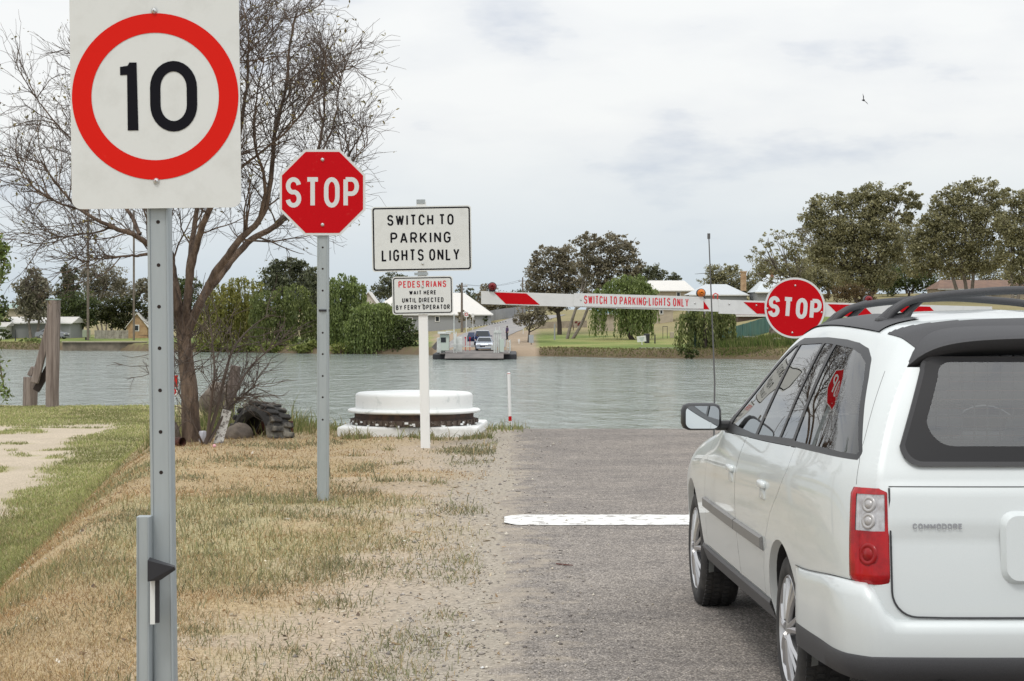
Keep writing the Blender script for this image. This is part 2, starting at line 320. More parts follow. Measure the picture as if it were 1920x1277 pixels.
# ground: sandy soil, bare dirt track on the low lawn, green and straw-coloured turf
def ground_mat():
    m = bpy.data.materials.new('soil and turf'); m.use_nodes = True; t = m.node_tree; b = t.nodes['Principled BSDF']; lk = t.links.new; b.inputs['Roughness'].default_value = .95; b.inputs['Specular IOR Level'].default_value = .15
    a = t.nodes.new('ShaderNodeAttribute'); a.attribute_name = 'Col'; g = t.nodes.new('ShaderNodeTexCoord')
    n = t.nodes.new('ShaderNodeTexNoise'); n.inputs['Scale'].default_value = 38; n.inputs['Detail'].default_value = 6; lk(g.outputs['Object'], n.inputs['Vector'])
    mr = t.nodes.new('ShaderNodeMapRange'); mr.inputs['From Min'].default_value = .25; mr.inputs['From Max'].default_value = .75; mr.inputs['To Min'].default_value = .58; mr.inputs['To Max'].default_value = 1.36; lk(n.outputs[0], mr.inputs[0])
    sc = t.nodes.new('ShaderNodeVectorMath'); sc.operation = 'SCALE'; lk(a.outputs['Color'], sc.inputs[0]); lk(mr.outputs[0], sc.inputs['Scale']); lk(sc.outputs[0], b.inputs['Base Color'])
    bp = t.nodes.new('ShaderNodeBump'); bp.inputs['Strength'].default_value = .5; bp.inputs['Distance'].default_value = .015; lk(n.outputs[0], bp.inputs['Height']); lk(bp.outputs[0], b.inputs['Normal']); return m
GM = ground_mat()
SAND = np.array((.42, .34, .25)); TRACK = np.array((.47, .40, .31)); LAWN = np.array((.30, .315, .14)); STRAW = np.array((.36, .265, .13)); GRAVEL = np.array((.36, .32, .265))
def track_w(x, y):                  # bare dirt on the low lawn
    n = fbm(x, y, .35, 11)
    n2 = fbm(x, y, 1.1, 12); xb = -6.75 - (y-29)*.128
    w1 = S_((xb - x + 1.3*(n-.5) + .7*(n2-.5))/.55)*S_((51.5 - y + 6*(n-.5) + 2*(n2-.5))/1.6)*S_((y-27)/1.4)
    return np.clip(w1*(1-S_((n2-.60)/.06)*S_((y-33)/3)), 0, 1)
def turf_w(x, y):                   # how much of the verge is covered by grass, 0 near the road
    n = fbm(x, y, .75, 21); n2 = fbm(x, y, 2.2, 22)
    e = -.55 - .55*S_((14-y)/8)
    t = (e - x)/1.5 + 1.5*(n-.5) + .9*(n2-.5)
    return S_(t*.95 + .06)
def green_w(x, y):
    s = S_((crest(y)-1.1-x)/1.1); n = fbm(x, y, .5, 31)
    band = s*S_((y-9)/9)
    far = S_((y-24)/6)*.22
    return np.clip(np.maximum(band*(.55+.9*(n-.25)), far + .6*S_((n-.53)/.12)*S_((crest(y)+3.2-x)/1.6+.3)), 0, 1)
def ground_col(X, Y):
    tw = track_w(X, Y); tf = turf_w(X, Y); gw = green_w(X, Y); n = fbm(X, Y, 1.3, 41)
    c = SAND + (GRAVEL-SAND)*S_((X+1.1+.8*(n-.5))/.9)[..., None]
    turf = STRAW*(.85+.4*n[..., None])*(1-gw[..., None]) + LAWN*(.8+.5*n[..., None])*gw[..., None]
    k = tf[..., None]*.62; c = c*(1-k) + turf*k
    k = tw[..., None]; c = c*(1-k) + TRACK*(.9+.25*n[..., None])*k
    wet = S_((-1.6-gz(X, Y))/1.2)[..., None]; c = c*(1-wet) + np.array((.10, .09, .06))*wet
    return c
xs = axis((-300,-60,24),(-60,-24,2.0),(-24,-7,.30),(-7,.8,.085),(.8,9,.6),(9,40,3),(40,300,26))
ys = axis((-200,-20,20),(-20,3,1.6),(3,5,.4),(5,14,.085),(14,34,.16),(34,66,.4),(66,90,4))
X, Y = np.meshgrid(xs, ys)
ground = sheet('ground', xs, ys, gz, GM)
at = ground.data.attributes.new('Col', 'FLOAT_COLOR', 'POINT'); c4 = np.ones((X.size, 4), dtype=np.float32); c4[:, :3] = ground_col(X, Y).reshape(-1, 3); at.data.foreach_set('color', c4.ravel())
# asphalt: worn grey chip seal with an eroded, dusty edge
def road_mat():
    m = bpy.data.materials.new('worn chip seal'); m.use_nodes = True; t = m.node_tree; b = t.nodes['Principled BSDF']; lk = t.links.new; b.inputs['Roughness'].default_value = .9; b.inputs['Specular IOR Level'].default_value = .25
    g = t.nodes.new('ShaderNodeTexCoord')
    def noise(s, d=4, r=.6):
        n = t.nodes.new('ShaderNodeTexNoise'); n.inputs['Scale'].default_value = s; n.inputs['Detail'].default_value = d; n.inputs['Roughness'].default_value = r; lk(g.outputs['Object'], n.inputs['Vector']); return n.outputs[0]
    def ramp(src, *st_):
        r_ = t.nodes.new('ShaderNodeValToRGB'); el = r_.color_ramp.elements
        while len(el) < len(st_): el.new(.5)
        for q, (p, c) in zip(el, st_): q.position = p; q.color = (*c, 1)
        lk(src, r_.inputs[0]); return r_.outputs[0]
    def mix(f, a, c, mode='MIX'):
        x_ = t.nodes.new('ShaderNodeMix'); x_.data_type = 'RGBA'; x_.blend_type = mode
        for s_, v in ((0, f), (6, a), (7, c)):
            if hasattr(v, 'links'): lk(v, x_.inputs[s_])
            else: x_.inputs[s_].default_value = v if isinstance(v, float) else (*v, 1)
        return x_.outputs[2]
    vo = t.nodes.new('ShaderNodeTexVoronoi'); vo.inputs['Scale'].default_value = 95; lk(g.outputs['Object'], vo.inputs['Vector'])
    sp = t.nodes.new('ShaderNodeSeparateColor'); lk(vo.outputs['Color'], sp.inputs[0])
    chip = ramp(sp.outputs[0], (0, (.20,.185,.175)), (.35, (.31,.29,.275)), (.75, (.42,.395,.37)), (1, (.58,.54,.49)))
    edge = ramp(vo.outputs['Distance'], (.25, (1,1,1)), (.62, (.45,.44,.43)))
    c = mix(1.0, chip, edge, 'MULTIPLY')
    c = mix(1.0, c, ramp(noise(1.1, 5), (.3, (.80,.78,.78)), (.7, (1.18,1.14,1.10))), 'MULTIPLY')
    c = mix(1.0, c, ramp(noise(9, 4), (.3, (.82,.82,.82)), (.7, (1.15,1.15,1.14))), 'MULTIPLY')
    # sand washed on from the verge, thinning away from the edge
    sx = t.nodes.new('ShaderNodeSeparateXYZ'); lk(g.outputs['Object'], sx.inputs[0])
    mr = t.nodes.new('ShaderNodeMapRange'); mr.inputs['From Min'].default_value = -.45; mr.inputs['From Max'].default_value = .75; mr.inputs['To Min'].default_value = .32; mr.inputs['To Max'].default_value = -.22; lk(sx.outputs[0], mr.inputs[0])
    ad = t.nodes.new('ShaderNodeMath'); ad.operation = 'ADD'; lk(mr.outputs[0], ad.inputs[0]); lk(noise(3.2, 8, .7), ad.inputs[1])
    c = mix(ramp(ad.outputs[0], (.50, (0,0,0)), (.74, (.85,.85,.85))), c, (.40,.345,.275))
    lk(c, b.inputs['Base Color'])
    bp = t.nodes.new('ShaderNodeBump'); bp.inputs['Strength'].default_value = .55; bp.inputs['Distance'].default_value = .006; bp.invert = True; lk(vo.outputs['Distance'], bp.inputs['Height']); lk(bp.outputs[0], b.inputs['Normal']); return m
RM = road_mat()
ry = axis((-30,4,2),(4,31,.06),(31,60,.5)); cols = axis((0,.3,.1),(.3,2,.35),(2,7.9,1.2))
edge = -.03 + .19*(fbm(ry*0, ry, .7, 51)-.5)*2 + .10*(_n2(ry*0, ry, 5, 52)-.5) + .07*(_n2(ry*0, ry, 12, 53)-.5)
X = edge[:, None]*(1-(cols/7.9)**.3)[None, :] + cols[None, :]; Y = np.repeat(ry[:, None], len(cols), 1)
v = np.stack([X, Y, gz(X, Y)+.009], -1); v[:, 0, 2] -= .009; a = len(cols); i = np.arange(len(ry)-1)[:, None]*a + np.arange(a-1)[None, :]
tag(np_mesh('road', v, np.stack([i, i+1, i+a+1, i+a], -1).reshape(-1, 4), RM, smooth=True), kind='structure')
# stop line, worn paint
pm = mat('worn road paint', (.76,.76,.74), .75, n=11, col2=(.34,.32,.30), band=(.53,.60), detail=12)
lz = F*EYE/(978-HY)
v = []; N_ = 120
for i_ in range(N_+1):
    x = .0 + .0 - .06 + 7.2*i_/N_; en = .16*max(0, 1-i_/2)**2; v += [(x + (.02 if i_ else 0), lz-.38+en+float(fbm(x, 1., 5, 5)-.5)*.09+random.uniform(-.012,.012), 0), (x, lz+.42-en+float(fbm(x, 9., 5, 6)-.5)*.08+random.uniform(-.012,.012), 0)]
v[0] = (v[0][0]+.0, v[0][1]+.05, 0); v = np.array(v); v[:, 2] = gz(np.maximum(v[:, 0], .2), v[:, 1])+.0135
tag(np_mesh('stop_line', v, np.array([(2*k, 2*k+2, 2*k+3, 2*k+1) for k in range(N_)]), pm), kind='structure')
# ---- river
def water_mat():
    m = bpy.data.materials.new('river water'); m.use_nodes = True; t = m.node_tree; b = t.nodes['Principled BSDF']; lk = t.links.new
    b.inputs['Base Color'].default_value = (.215,.252,.228,1); b.inputs['Roughness'].default_value = .10; b.inputs['IOR'].default_value = 1.33
    g = t.nodes.new('ShaderNodeTexCoord')
    def nz(s, sc, d):
        mp_ = t.nodes.new('ShaderNodeMapping'); mp_.inputs['Scale'].default_value = sc; mp_.inputs['Rotation'].default_value = (0, 0, R(s)); lk(g.outputs['Object'], mp_.inputs[0])
        n = t.nodes.new('ShaderNodeTexNoise'); n.inputs['Scale'].default_value = 1; n.inputs['Detail'].default_value = d; n.inputs['Roughness'].default_value = .62; n.inputs['Distortion'].default_value = .4; lk(mp_.outputs[0], n.inputs['Vector']); return n.outputs[0]
    a = nz(12, (.75, .36, 1), 5); c = nz(-20, (.2, .08, 1), 4)
    ad = t.nodes.new('ShaderNodeMath'); ad.operation = 'MULTIPLY_ADD'; lk(c, ad.inputs[0]); ad.inputs[1].default_value = 1.6; lk(a, ad.inputs[2])
    bp = t.nodes.new('ShaderNodeBump'); bp.inputs['Strength'].default_value = 1.0; bp.inputs['Distance'].default_value = .85; lk(ad.outputs[0], bp.inputs['Height']); lk(bp.outputs[0], b.inputs['Normal'])
    return m
WM_ = water_mat()
tag(sheet('river', np.linspace(-700, 500, 9), np.array([27.0, 60, 100, 160, 230, 320, 480, 760]), lambda x, y: x*0 + WATER, WM_, smooth=False), kind='structure')
# ---- far bank
def shore(x): return 222 - .6*np.clip(x, -75, 60) + 1.2*np.sin(np.asarray(x, float)*.35)
def fz(x, y):
    x = np.asarray(x, float); y = np.asarray(y, float); d = y - shore(x)
    w = S_((x+22)/26)                                            # 0 on the flat left lawn, 1 in the park
    z = WATER - 1.6 + 2.5*S_((d+1.6)/3.0) + np.clip(d, 0, 150)*(.003*(1-w) + .0185*w)
    z = z + 2.9*S_((x-17)/26)*S_((d+3)/14)
    z = z + 1.0*S_((d-70)/70)*w + .15*(_n2(x, y, .2, 3)-.5)*S_(d/3)
    return z - 3*S_((d-160)/500)*w
def farP(px, d): x = (px-CX)*d/F; return Vector((x, d, float(fz(x, d))))
xs = axis((-900,-80,20),(-80,75,.8),(75,700,20)); ys_ = axis((168,290,.8),(290,420,4),(420,3000,120))
X, Y = np.meshgrid(xs, ys_); fg = sheet('far_bank', xs, ys_, fz, GM)
d = Y - shore(X); n = fbm(X, Y, .11, 61); n3 = fbm(X, Y, .6, 62)
c = np.array((.145,.19,.055))*(1-S_((n-.46)/.2)[..., None]) + np.array((.26,.255,.10))*S_((n-.44)/.2)[..., None]
dry = S_((d-38)/30)[..., None]*.75; c = c*(1-dry) + np.array((.29,.235,.14))*dry
mud = (1-S_((d-.6-1.0*n3)/1.4))[..., None]; c = c*(1-mud) + np.array((.15,.115,.075))*mud
pxx = CX + X*F/Y
rr = (S_((pxx-808)/10)*S_((1010-pxx+14*(n3-.5))/10)*S_((70-d)/10))[..., None]; c = c*(1-rr) + np.array((.33,.26,.19))*(.8+.4*n3[..., None])*rr
at = fg.data.attributes.new('Col', 'FLOAT_COLOR', 'POINT'); c4 = np.ones((X.size, 4), dtype=np.float32); c4[:, :3] = c.reshape(-1, 3); at.data.foreach_set('color', c4.ravel())
# far road climbing away from the ferry landing
def path_sheet(name, pts, m, lift=.05):
    V = []
    for (x, y, w) in pts:
        for k in np.linspace(-1, 1, 7): V.append((x + k*w*.5, y, float(fz(x + k*w*.5, y))+lift))
    return tag(np_mesh(name, V, np.array([(7*i+j, 7*i+j+1, 7*i+j+8, 7*i+j+7) for i in range(len(pts)-1) for j in range(6)]), m, smooth=True), kind='structure')
pts = []
for i_ in range(40):
    t_ = i_/39; y = 224 + 118*t_; x = -4.0 + 0*t_ + 2.2*S_((t_-.25)/.5) + 12*max(0, t_-.62)**1.4*2.2; pts.append((x, y, 6.6+1.2*S_((t_-.3)/.3)))
path_sheet('far_road', pts, mat('far asphalt', (.23,.225,.23), .9, n=.6, col2=(.30,.285,.27)))
# ---------------------------------------------------------------- grass, weeds, gravel (nobody could count them)
BM = mat('grass blades', (.3,.25,.1), .8, attr=True, spec=.15)
def blades(name, x, y, h, lean, w, col, tip=1.15):
    n = len(x); z = gz(x, y); a = rng.uniform(0, 2*np.pi, n); ld = np.stack([np.cos(a), np.sin(a)], 1)*(lean*h)[:, None]
    b = rng.uniform(0, 2*np.pi, n)*.0 + rng.normal(0, .6, n); wd = np.stack([np.cos(b), np.sin(b)], 1)*w[:, None]*.5
    up = h*np.sqrt(np.clip(1-.55*lean**2, .12, 1)); base = np.stack([x, y, z-.004], 1); V = np.zeros((n, 5, 3))
    V[:, 0] = base; V[:, 0, :2] -= wd; V[:, 1] = base; V[:, 1, :2] += wd
    mid = base.copy(); mid[:, :2] += ld*.32; mid[:, 2] += up*.6; V[:, 2] = mid; V[:, 2, :2] += wd*.8; V[:, 3] = mid; V[:, 3, :2] -= wd*.8
    V[:, 4] = base; V[:, 4, :2] += ld; V[:, 4, 2] += up
    i = np.arange(n)[:, None]*5; f = np.concatenate([i+np.array([[0,1,2]]), i+np.array([[0,2,3]]), i+np.array([[3,2,4]])]); C = np.repeat(col, 5, 0).reshape(n, 5, 3); C[:, 4] *= tip
    return tag(np_mesh(name, V.reshape(-1, 3), f, BM, col=np.clip(C.reshape(-1, 3), .01, .8)), kind='stuff')
def scatter(n, y0, y1, x0, x1, p=1.0):
    """points in the part of the verge the picture sees, thinning with distance"""
    u = rng.uniform(0, 1, n); y = 1/(1/y0 + u*(1/y1-1/y0)) if p == 2 else y0*(y1/y0)**u
    lo = np.maximum(-.262*y - 2.2, x0(y)); hi = np.minimum(x1(y), .3); x = lo + rng.uniform(0, 1, n)*(hi-lo); return x, y
def mixc(n, *cs):
    k = rng.integers(0, len(cs), n); return np.array(cs)[k]*np.exp(rng.normal(0, .22, n))[:, None]
# straw and dead grass over the slope and verge
x, y = scatter(520000, 5.2, 30.2, lambda y: crest(y)-2.6, lambda y: 0*y-.1, 2)
tw = turf_w(x, y); g = green_w(x, y); pt = fbm(x, y, 1.1, 71); keep = rng.uniform(0, 1, len(x)) < np.clip(tw*(.22+2.0*(pt-.36)) + S_((-1.35-x)/.8)*S_((17-y)/6)*.75*(.4+1.2*pt), 0, 1); x, y, tw, g, pt = (q[keep] for q in (x, y, tw, g, pt))
h = np.exp(rng.normal(math.log(.031), .5, len(x)))*(.75+.6*S_((9-y)/4)); h = np.clip(h, .012, .14)
colr = mixc(len(x), (.44,.34,.20), (.37,.265,.14), (.52,.43,.29), (.30,.195,.10), (.40,.315,.17)); red = S_((fbm(x, y, .9, 72)-.52)/.1)[:, None]; colr = colr*(1-red*.55) + colr*np.array((.95,.74,.58))*red*.45
blades('dry_grass', x, y, h, rng.uniform(.45, 1.33, len(x)), np.maximum(.0032, y*.00030)*rng.uniform(.7, 1.3, len(x)), colr)
# green grass among the straw and along the foot of the slope
x, y = scatter(185000, 5.2, 30.4, lambda y: crest(y)-2.6, lambda y: 0*y-.15, 2)
tw = turf_w(x, y); g = green_w(x, y); keep = rng.uniform(0, 1, len(x)) < np.clip(tw*g*.8, 0, 1); x, y = x[keep], y[keep]
h = np.clip(np.exp(rng.normal(math.log(.06), .4, len(x))), .02, .2)
blades('green_grass', x, y, h, rng.uniform(.15, .9, len(x)), np.maximum(.0034, y*.00030)*rng.uniform(.7, 1.3, len(x)), mixc(len(x), (.24,.235,.115), (.30,.275,.145), (.18,.195,.09), (.38,.31,.17)))
# weeds in clumps, grey-green, on the sandy shoulder
cx_, cy_ = scatter(300, 5.4, 29, lambda y: crest(y)-.3, lambda y: -.25-.05*y*0-.25*S_((14-y)/6), 1)
kk = fbm(cx_, cy_, .9, 81) > .44; cx_, cy_ = cx_[kk], cy_[kk]; cr_ = rng.uniform(.05, .26, len(cx_)); nb = (cr_*950).astype(int)
x = np.repeat(cx_, nb) + rng.normal(0, 1, nb.sum())*np.repeat(cr_, nb)*.75; y = np.repeat(cy_, nb) + rng.normal(0, 1, nb.sum())*np.repeat(cr_, nb)*1.3
tone = np.repeat(rng.uniform(0, 1, len(cx_)), nb)[:, None]
col = mixc(len(x), (.22,.22,.13), (.28,.265,.16), (.18,.19,.11), (.38,.30,.18))*(.8+.4*tone)
keep = x < -.18; x, y, col = x[keep], y[keep], col[keep]
blades('weeds', x, y, np.clip(np.exp(rng.normal(math.log(.030), .55, len(x))), .010, .16), rng.uniform(.3, 1.2, len(x)), np.maximum(.0040, y*.00034)*rng.uniform(.8, 1.6, len(x)), col)
# short mown grass on the low lawn by the water
x, y = scatter(190000, 15, 60.8, lambda y: -.262*y-3, lambda y: np.where(y < 33, crest(y)-1.1, -4.9-.16*(y-30)), 1)
keep = rng.uniform(0, 1, len(x)) > track_w(x, y)*1.12-.05; x, y = x[keep], y[keep]
pt = fbm(x, y, .4, 91)[:, None]; col = mixc(len(x), (.30,.325,.13), (.36,.37,.16), (.25,.285,.11), (.43,.39,.22))*(1-.3*S_((.5-pt)/.15)); 
blades('lawn_grass', x, y, rng.uniform(.025, .075, len(x)), rng.uniform(.2, 1, len(x)), np.maximum(.006, y*.00032), col)
# thin grass on the shoulder across the road
n = 26000; y = 8*(30/8)**rng.uniform(0, 1, n); x = 9.3 + np.abs(rng.normal(0, 2.2, n)); kk = fbm(x, y, .8, 97) > .42; x, y = x[kk], y[kk]
blades('far_shoulder_grass', x, y, np.clip(np.exp(rng.normal(math.log(.05), .5, len(x))), .015, .2), rng.uniform(.3, 1.2, len(x)), np.full(len(x), .008), mixc(len(x), (.30,.275,.145), (.24,.235,.115), (.44,.34,.20), (.38,.31,.17)))
# taller grass at the top of the bank round the tree, drum and tyre
x = rng.uniform(-4.9, .25, 9000); y = 28.9 + rng.normal(0, .55, 9000) - .35*(x < -3.0); keep = (rng.uniform(0, 1, 9000) < .35+.9*S_((-2.3-x)/1.2)) & ((x < -2.35) | (x > -.35) | (y > 29.3) | (y < 26.9)) & (x < .15+.3*(y > 28.8)); x, y = x[keep], y[keep]
blades('bank_grass', x, y, np.clip(np.exp(rng.normal(math.log(.13), .5, len(x))), .04, .5)*(.5+.8*S_((-2.3-x)/1.0)), rng.uniform(.1, .8, len(x)), np.full(len(x), .010), mixc(len(x), (.20,.23,.085), (.27,.27,.12), (.14,.18,.065), (.36,.31,.17)))
# weeds against the foot of the drum slab
x = rng.uniform(-2.4, -.25, 2600); y = 26.85 + rng.normal(0, .16, 2600); kk = fbm(x, y, 2.2, 95) > .47; x, y = x[kk], y[kk]
blades('slab_weeds', x, y, np.clip(np.exp(rng.normal(math.log(.07), .5, len(x))), .02, .25), rng.uniform(.2, 1, len(x)), np.full(len(x), .010), mixc(len(x), (.19,.22,.09), (.26,.26,.13), (.33,.28,.16)))
# dead leaves, bark flakes and straw litter
n = 9000; x, y = scatter(n, 5.2, 28, lambda y: crest(y)-1.8, lambda y: 0*y+.1, 2); sz = np.exp(rng.normal(math.log(.011), .5, n))*(.8+y*.03); a = rng.uniform(0, 6.28, n); d1 = np.stack([np.cos(a), np.sin(a), rng.normal(0, .25, n)], 1)*sz[:, None]; d2 = np.stack([-np.sin(a), np.cos(a), rng.normal(0, .25, n)], 1)*(sz*rng.uniform(.15, .5, n))[:, None]
c_ = np.stack([x, y, gz(x, y)+.006], 1); V = np.stack([c_-d1, c_+d2, c_+d1, c_-d2], 1).reshape(-1, 3)
tag(np_mesh('leaf_litter', V, np.arange(4*n).reshape(-1, 4), BM, col=np.repeat(mixc(n, (.34,.24,.14), (.22,.15,.09), (.50,.43,.32), (.16,.12,.09), (.60,.56,.48)), 4, 0)), kind='stuff')
# loose stones on the shoulder
n = 9000; y = 1/(1/5.0 + rng.uniform(0, 1, n)*(1/29-1/5.0)); x = rng.normal(-.35, .45, n); keep = (x > -2.2) & (x < 1.2); x, y = x[keep], y[keep]; n = len(x)
r_ = np.clip(np.exp(rng.normal(math.log(.0052), .45, n)), .002, .022)*(.8+y*.02); z = np.where(x > .05, gz(np.maximum(x, .1), y)+.012, gz(x, y)+.002)
oc = np.array([(1,0,0),(0,1,0),(-1,0,0),(0,-1,0),(0,0,.8),(0,0,-.5)]); V = np.stack([x, y, z], 1)[:, None] + oc[None]*r_[:, None, None]*rng.uniform(.6, 1.35, (n, 6, 1))
fo = np.array([(0,1,4),(1,2,4),(2,3,4),(3,0,4),(1,0,5),(2,1,5),(3,2,5),(0,3,5)]); f = (np.arange(n)[:, None, None]*6 + fo[None]).reshape(-1, 3)
col = np.repeat(mixc(n, (.42,.37,.30), (.30,.27,.24), (.52,.48,.41), (.22,.20,.19), (.36,.33,.30)), 6, 0)
tag(np_mesh('gravel', V.reshape(-1, 3), f, mat('loose stones', (.4,.35,.3), .9, attr=True, spec=.2), col=np.clip(col, 0, .7)), kind='stuff')
# ---------------------------------------------------------------- signs, posts, boom gate
WHITE = mat('reflective white sheeting', (.67,.69,.675), .42, n=9, col2=(.60,.615,.595), band=(.50,.74), detail=11)
WHITE2 = mat('reflective white lettering', (.62,.64,.64), .4)
RED = mat('reflective red sheeting', (.50,.003,.008), .5, n=24, col2=(.58,.05,.045), band=(.63,.80), detail=8, spec=.1)
REDO = mat('orange red ring', (.66,.014,.008), .5, n=20, col2=(.70,.07,.05), band=(.66,.8), detail=8, spec=.1)
BLK = mat('black lettering', (.010,.010,.014), .6, spec=.06)
REDT = mat('red lettering', (.60,.025,.04), .45)
ALU = mat('bare aluminium', (.60,.62,.62), .42, .6)
GALV = mat('galvanised steel', (.40,.44,.455), .5, .35, n=14, col2=(.33,.37,.385), band=(.35,.7), streak=(1, 1, .12))
HOLE = mat('dark punched hole', (.02,.012,.01), .9)
BOLT = mat('dome bolt', (.62,.63,.63), .25, .8)
def post_channel(name, parent, w, h, z0=0, dep=.05, y=0):
    """galvanised post: rounded box section with a shallow rib down each front corner"""
    prof = [(-w/2,dep),(-w/2,.012),(-w*.44,.002),(-w*.36,0),(-w*.33,.004),(w*.33,.004),(w*.36,0),(w*.44,.002),(w/2,.012),(w/2,dep)]
    mb = MB(); V = []; k = len(prof)
    for z in (z0-.25, z0+h): V += [(p[0], y+p[1], z) for p in prof]
    mb.add(V, [(i, (i+1) % k, (i+1) % k + k, i+k) for i in range(k)] + [tuple(range(2*k-1, k-1, -1))]); return mb.build(name, GALV, parent)
def bolts(parent, pts, r=.012):
    for x, y, z in pts: MB().lathe([(.001, -r*.85), (r*.6, -r*.7), (r*.95, -r*.25), (r, 0)], 12, (x, y, z), 'Y').build('bolt', BOLT, parent, smooth=True)
def disc(mb, r0, r1, y, cx=0, cz=0, n=64):
    V = []; 
    for j in range(n):
        a = 2*math.pi*j/n; V += [(cx+r0*math.cos(a), y, cz+r0*math.sin(a)), (cx+r1*math.cos(a), y, cz+r1*math.sin(a))]
    return mb.add(V, [(2*j, 2*j+1, (2*j+3) % (2*n), (2*j+2) % (2*n)) for j in range(n)])
def holes(parent, pts, r=.0055):
    for x, y, z in pts: MB().lathe([(r, -.0006), (r, .002)], 10, (x, y, z), 'Y').build('bolt_hole', HOLE, parent)
# -- speed sign. local frame: x right, z up from the foot; pixel (px,py) at depth d
def loc(d, px0, base):
    def f(px, py): return ((px-px0)*d/F, EYE + (HY-py)*d/F - base)
    return f
d = 5.6; gx = float((312-CX)*d/F); gb = float(gz(gx, d)); q = loc(d, 290.5, gb)
sp = thing('speed_sign', (gx, d, gb), 'tall speed limit sign with a black 10 in a red ring, nearest on the left', 'road sign', rot=(0, R(-.7), 0))
pw = .0615
post_channel('post', sp, pw, q(0, -20)[1], y=0)
s0 = rrect(-.2275, q(0, 391)[1], .2275, q(0, -26)[1], .026)
MB().prism(s0, -.016, -.012).build('sign_panel', WHITE, sp)
for zz in (q(0, 330)[1], q(0, 30)[1]): MB().box((0, -.006, zz), (.30, .012, .035)).build('bracket', ALU, sp)
zc_ = q(0, 182)[1]; disc(MB(), .171, .2235, -.0172, 0, zc_, 96).build('red_ring', REDO, sp)
k = d/F
def tfs(x, z, l): return (x, -.0176-l, z)
mb = MB(); z0, z1 = q(0, 245)[1], q(0, 118)[1]
mb.add([tfs(*p, 0) for p in [((238.5-290.5)*k, z0), ((258.5-290.5)*k, z0), ((256.5-290.5)*k, z1), ((243-290.5)*k, z1), ((239.5-290.5)*k, q(0,124)[1]), ((225.5-290.5)*k, q(0,126)[1]), ((225.5-290.5)*k, q(0,141.5)[1]), ((238.5-290.5)*k, q(0,141)[1])]], [tuple(range(8))])
mb.build('numeral', BLK, sp)
mb = MB(); ox, ow, oh = (281-290.5)*k, 88*k, z1-z0+5*k; sw_ = 19.5*k
loop = [(ox+sw_/2+p[0]*(ow-sw_), z0-3*k+sw_/2+p[1]*(oh-sw_)) for p in GL['0'][0]]; ribbon(loop, sw_, mb, 0, tfs); mb.build('numeral', BLK, sp)
bolts(sp, [(0, -.0175, q(0, 22)[1]), (0, -.0175, q(0, 340)[1])], .0085)
holes(sp, [(0, .004, q(0, py)[1]) for py in (416, 497, 575, 653, 732, 810, 886)], .0052)
# -- short spare post bolted beside it
gx2 = (271-CX)*5.58/F; gb2 = float(gz(gx2, 5.5)); q2 = loc(5.55, 271, gb2)
st2 = thing('steel_post', (gx2, 5.55, gb2), 'short galvanised stub post beside the foot of the 10 sign, with a black wedge bracket', 'post')
post_channel('post', st2, .037, q2(0, 970)[1], dep=.06); k2 = 5.55/F
wz = q2(0, 1044)[1]; wl = q2(0, 1086)[1]
mb = MB(); mb.add([(.022,-.012,wz),(.022,-.05,wz-.004),(.090,-.03,wz-.024),(.088,-.01,wz-.022),(.022,-.012,wl),(.022,-.05,wl),(.054,-.035,wl+.002),(.054,-.012,wl+.002),(.092,-.026,wz-.032),(.090,-.008,wz-.032)],
 [(0,1,2,3),(1,5,6,8,2),(0,3,9,7,4),(4,7,6,5),(0,4,5,1),(2,8,9,3),(8,6,7,9)]); mb.build('wedge_bracket', mat('black plastic', (.02,.02,.024), .5), st2)
MB().box((.0285, -.006, q2(0,1128)[1]), (.013, .012, .118)).build('white_strip', WHITE, st2); MB().box((.0405, -.004, q2(0,1127)[1]), (.0105, .010, .114)).build('black_strip', mat('black plastic', (.02,.02,.024)), st2)
# -- octagonal stop sign
d = 18.2; gx = (605-CX)*d/F; gb = float(gz(gx, d)); q = loc(d, 604, gb); k = d/F
ss = thing('stop_sign', (gx, d, gb), 'octagonal red stop sign on its own galvanised post', 'road sign')
post_channel('post', ss, 21.5*k, q(0, 300)[1], dep=.09)
zc_ = q(0, 361)[1]
def octo(r, cx=0, cz=0): return [(cx + r/math.cos(R(22.5))*math.cos(R(22.5+45*i)), cz + r/math.cos(R(22.5))*math.sin(R(22.5+45*i))) for i in range(8)]
MB().prism(octo(80.5*k, 0, zc_), -.016, -.012).build('sign_panel', WHITE2, ss); MB().prism(octo(76*k, 0, zc_), -.0178, -.0161).build('red_face', RED, ss)
for zz in (q(0, 300)[1], q(0, 420)[1]): MB().box((0, -.006, zz), (.5, .012, .05)).build('bracket', ALU, ss)
lettering('STOP', -69*k, 68.5*k, q(0, 389.5)[1], q(0, 332.5)[1], 8.4*k, lambda x, z, l: (x, -.0186-l, z), sp=.34).build('lettering', WHITE2, ss)
bolts(ss, [(0, -.018, q(0, 299.5)[1]), (0, -.018, q(0, 421.5)[1])], .017)
holes(ss, [(0, .004, q(0, py)[1]) for py in (464, 504, 545, 624, 664, 705, 745, 787)], .009)
MB().lathe([(.056, 0), (.056, .018)], 16, (0, .045, q(0, 584)[1])).build('strap', mat('black plastic', (.02,.02,.024)), ss)
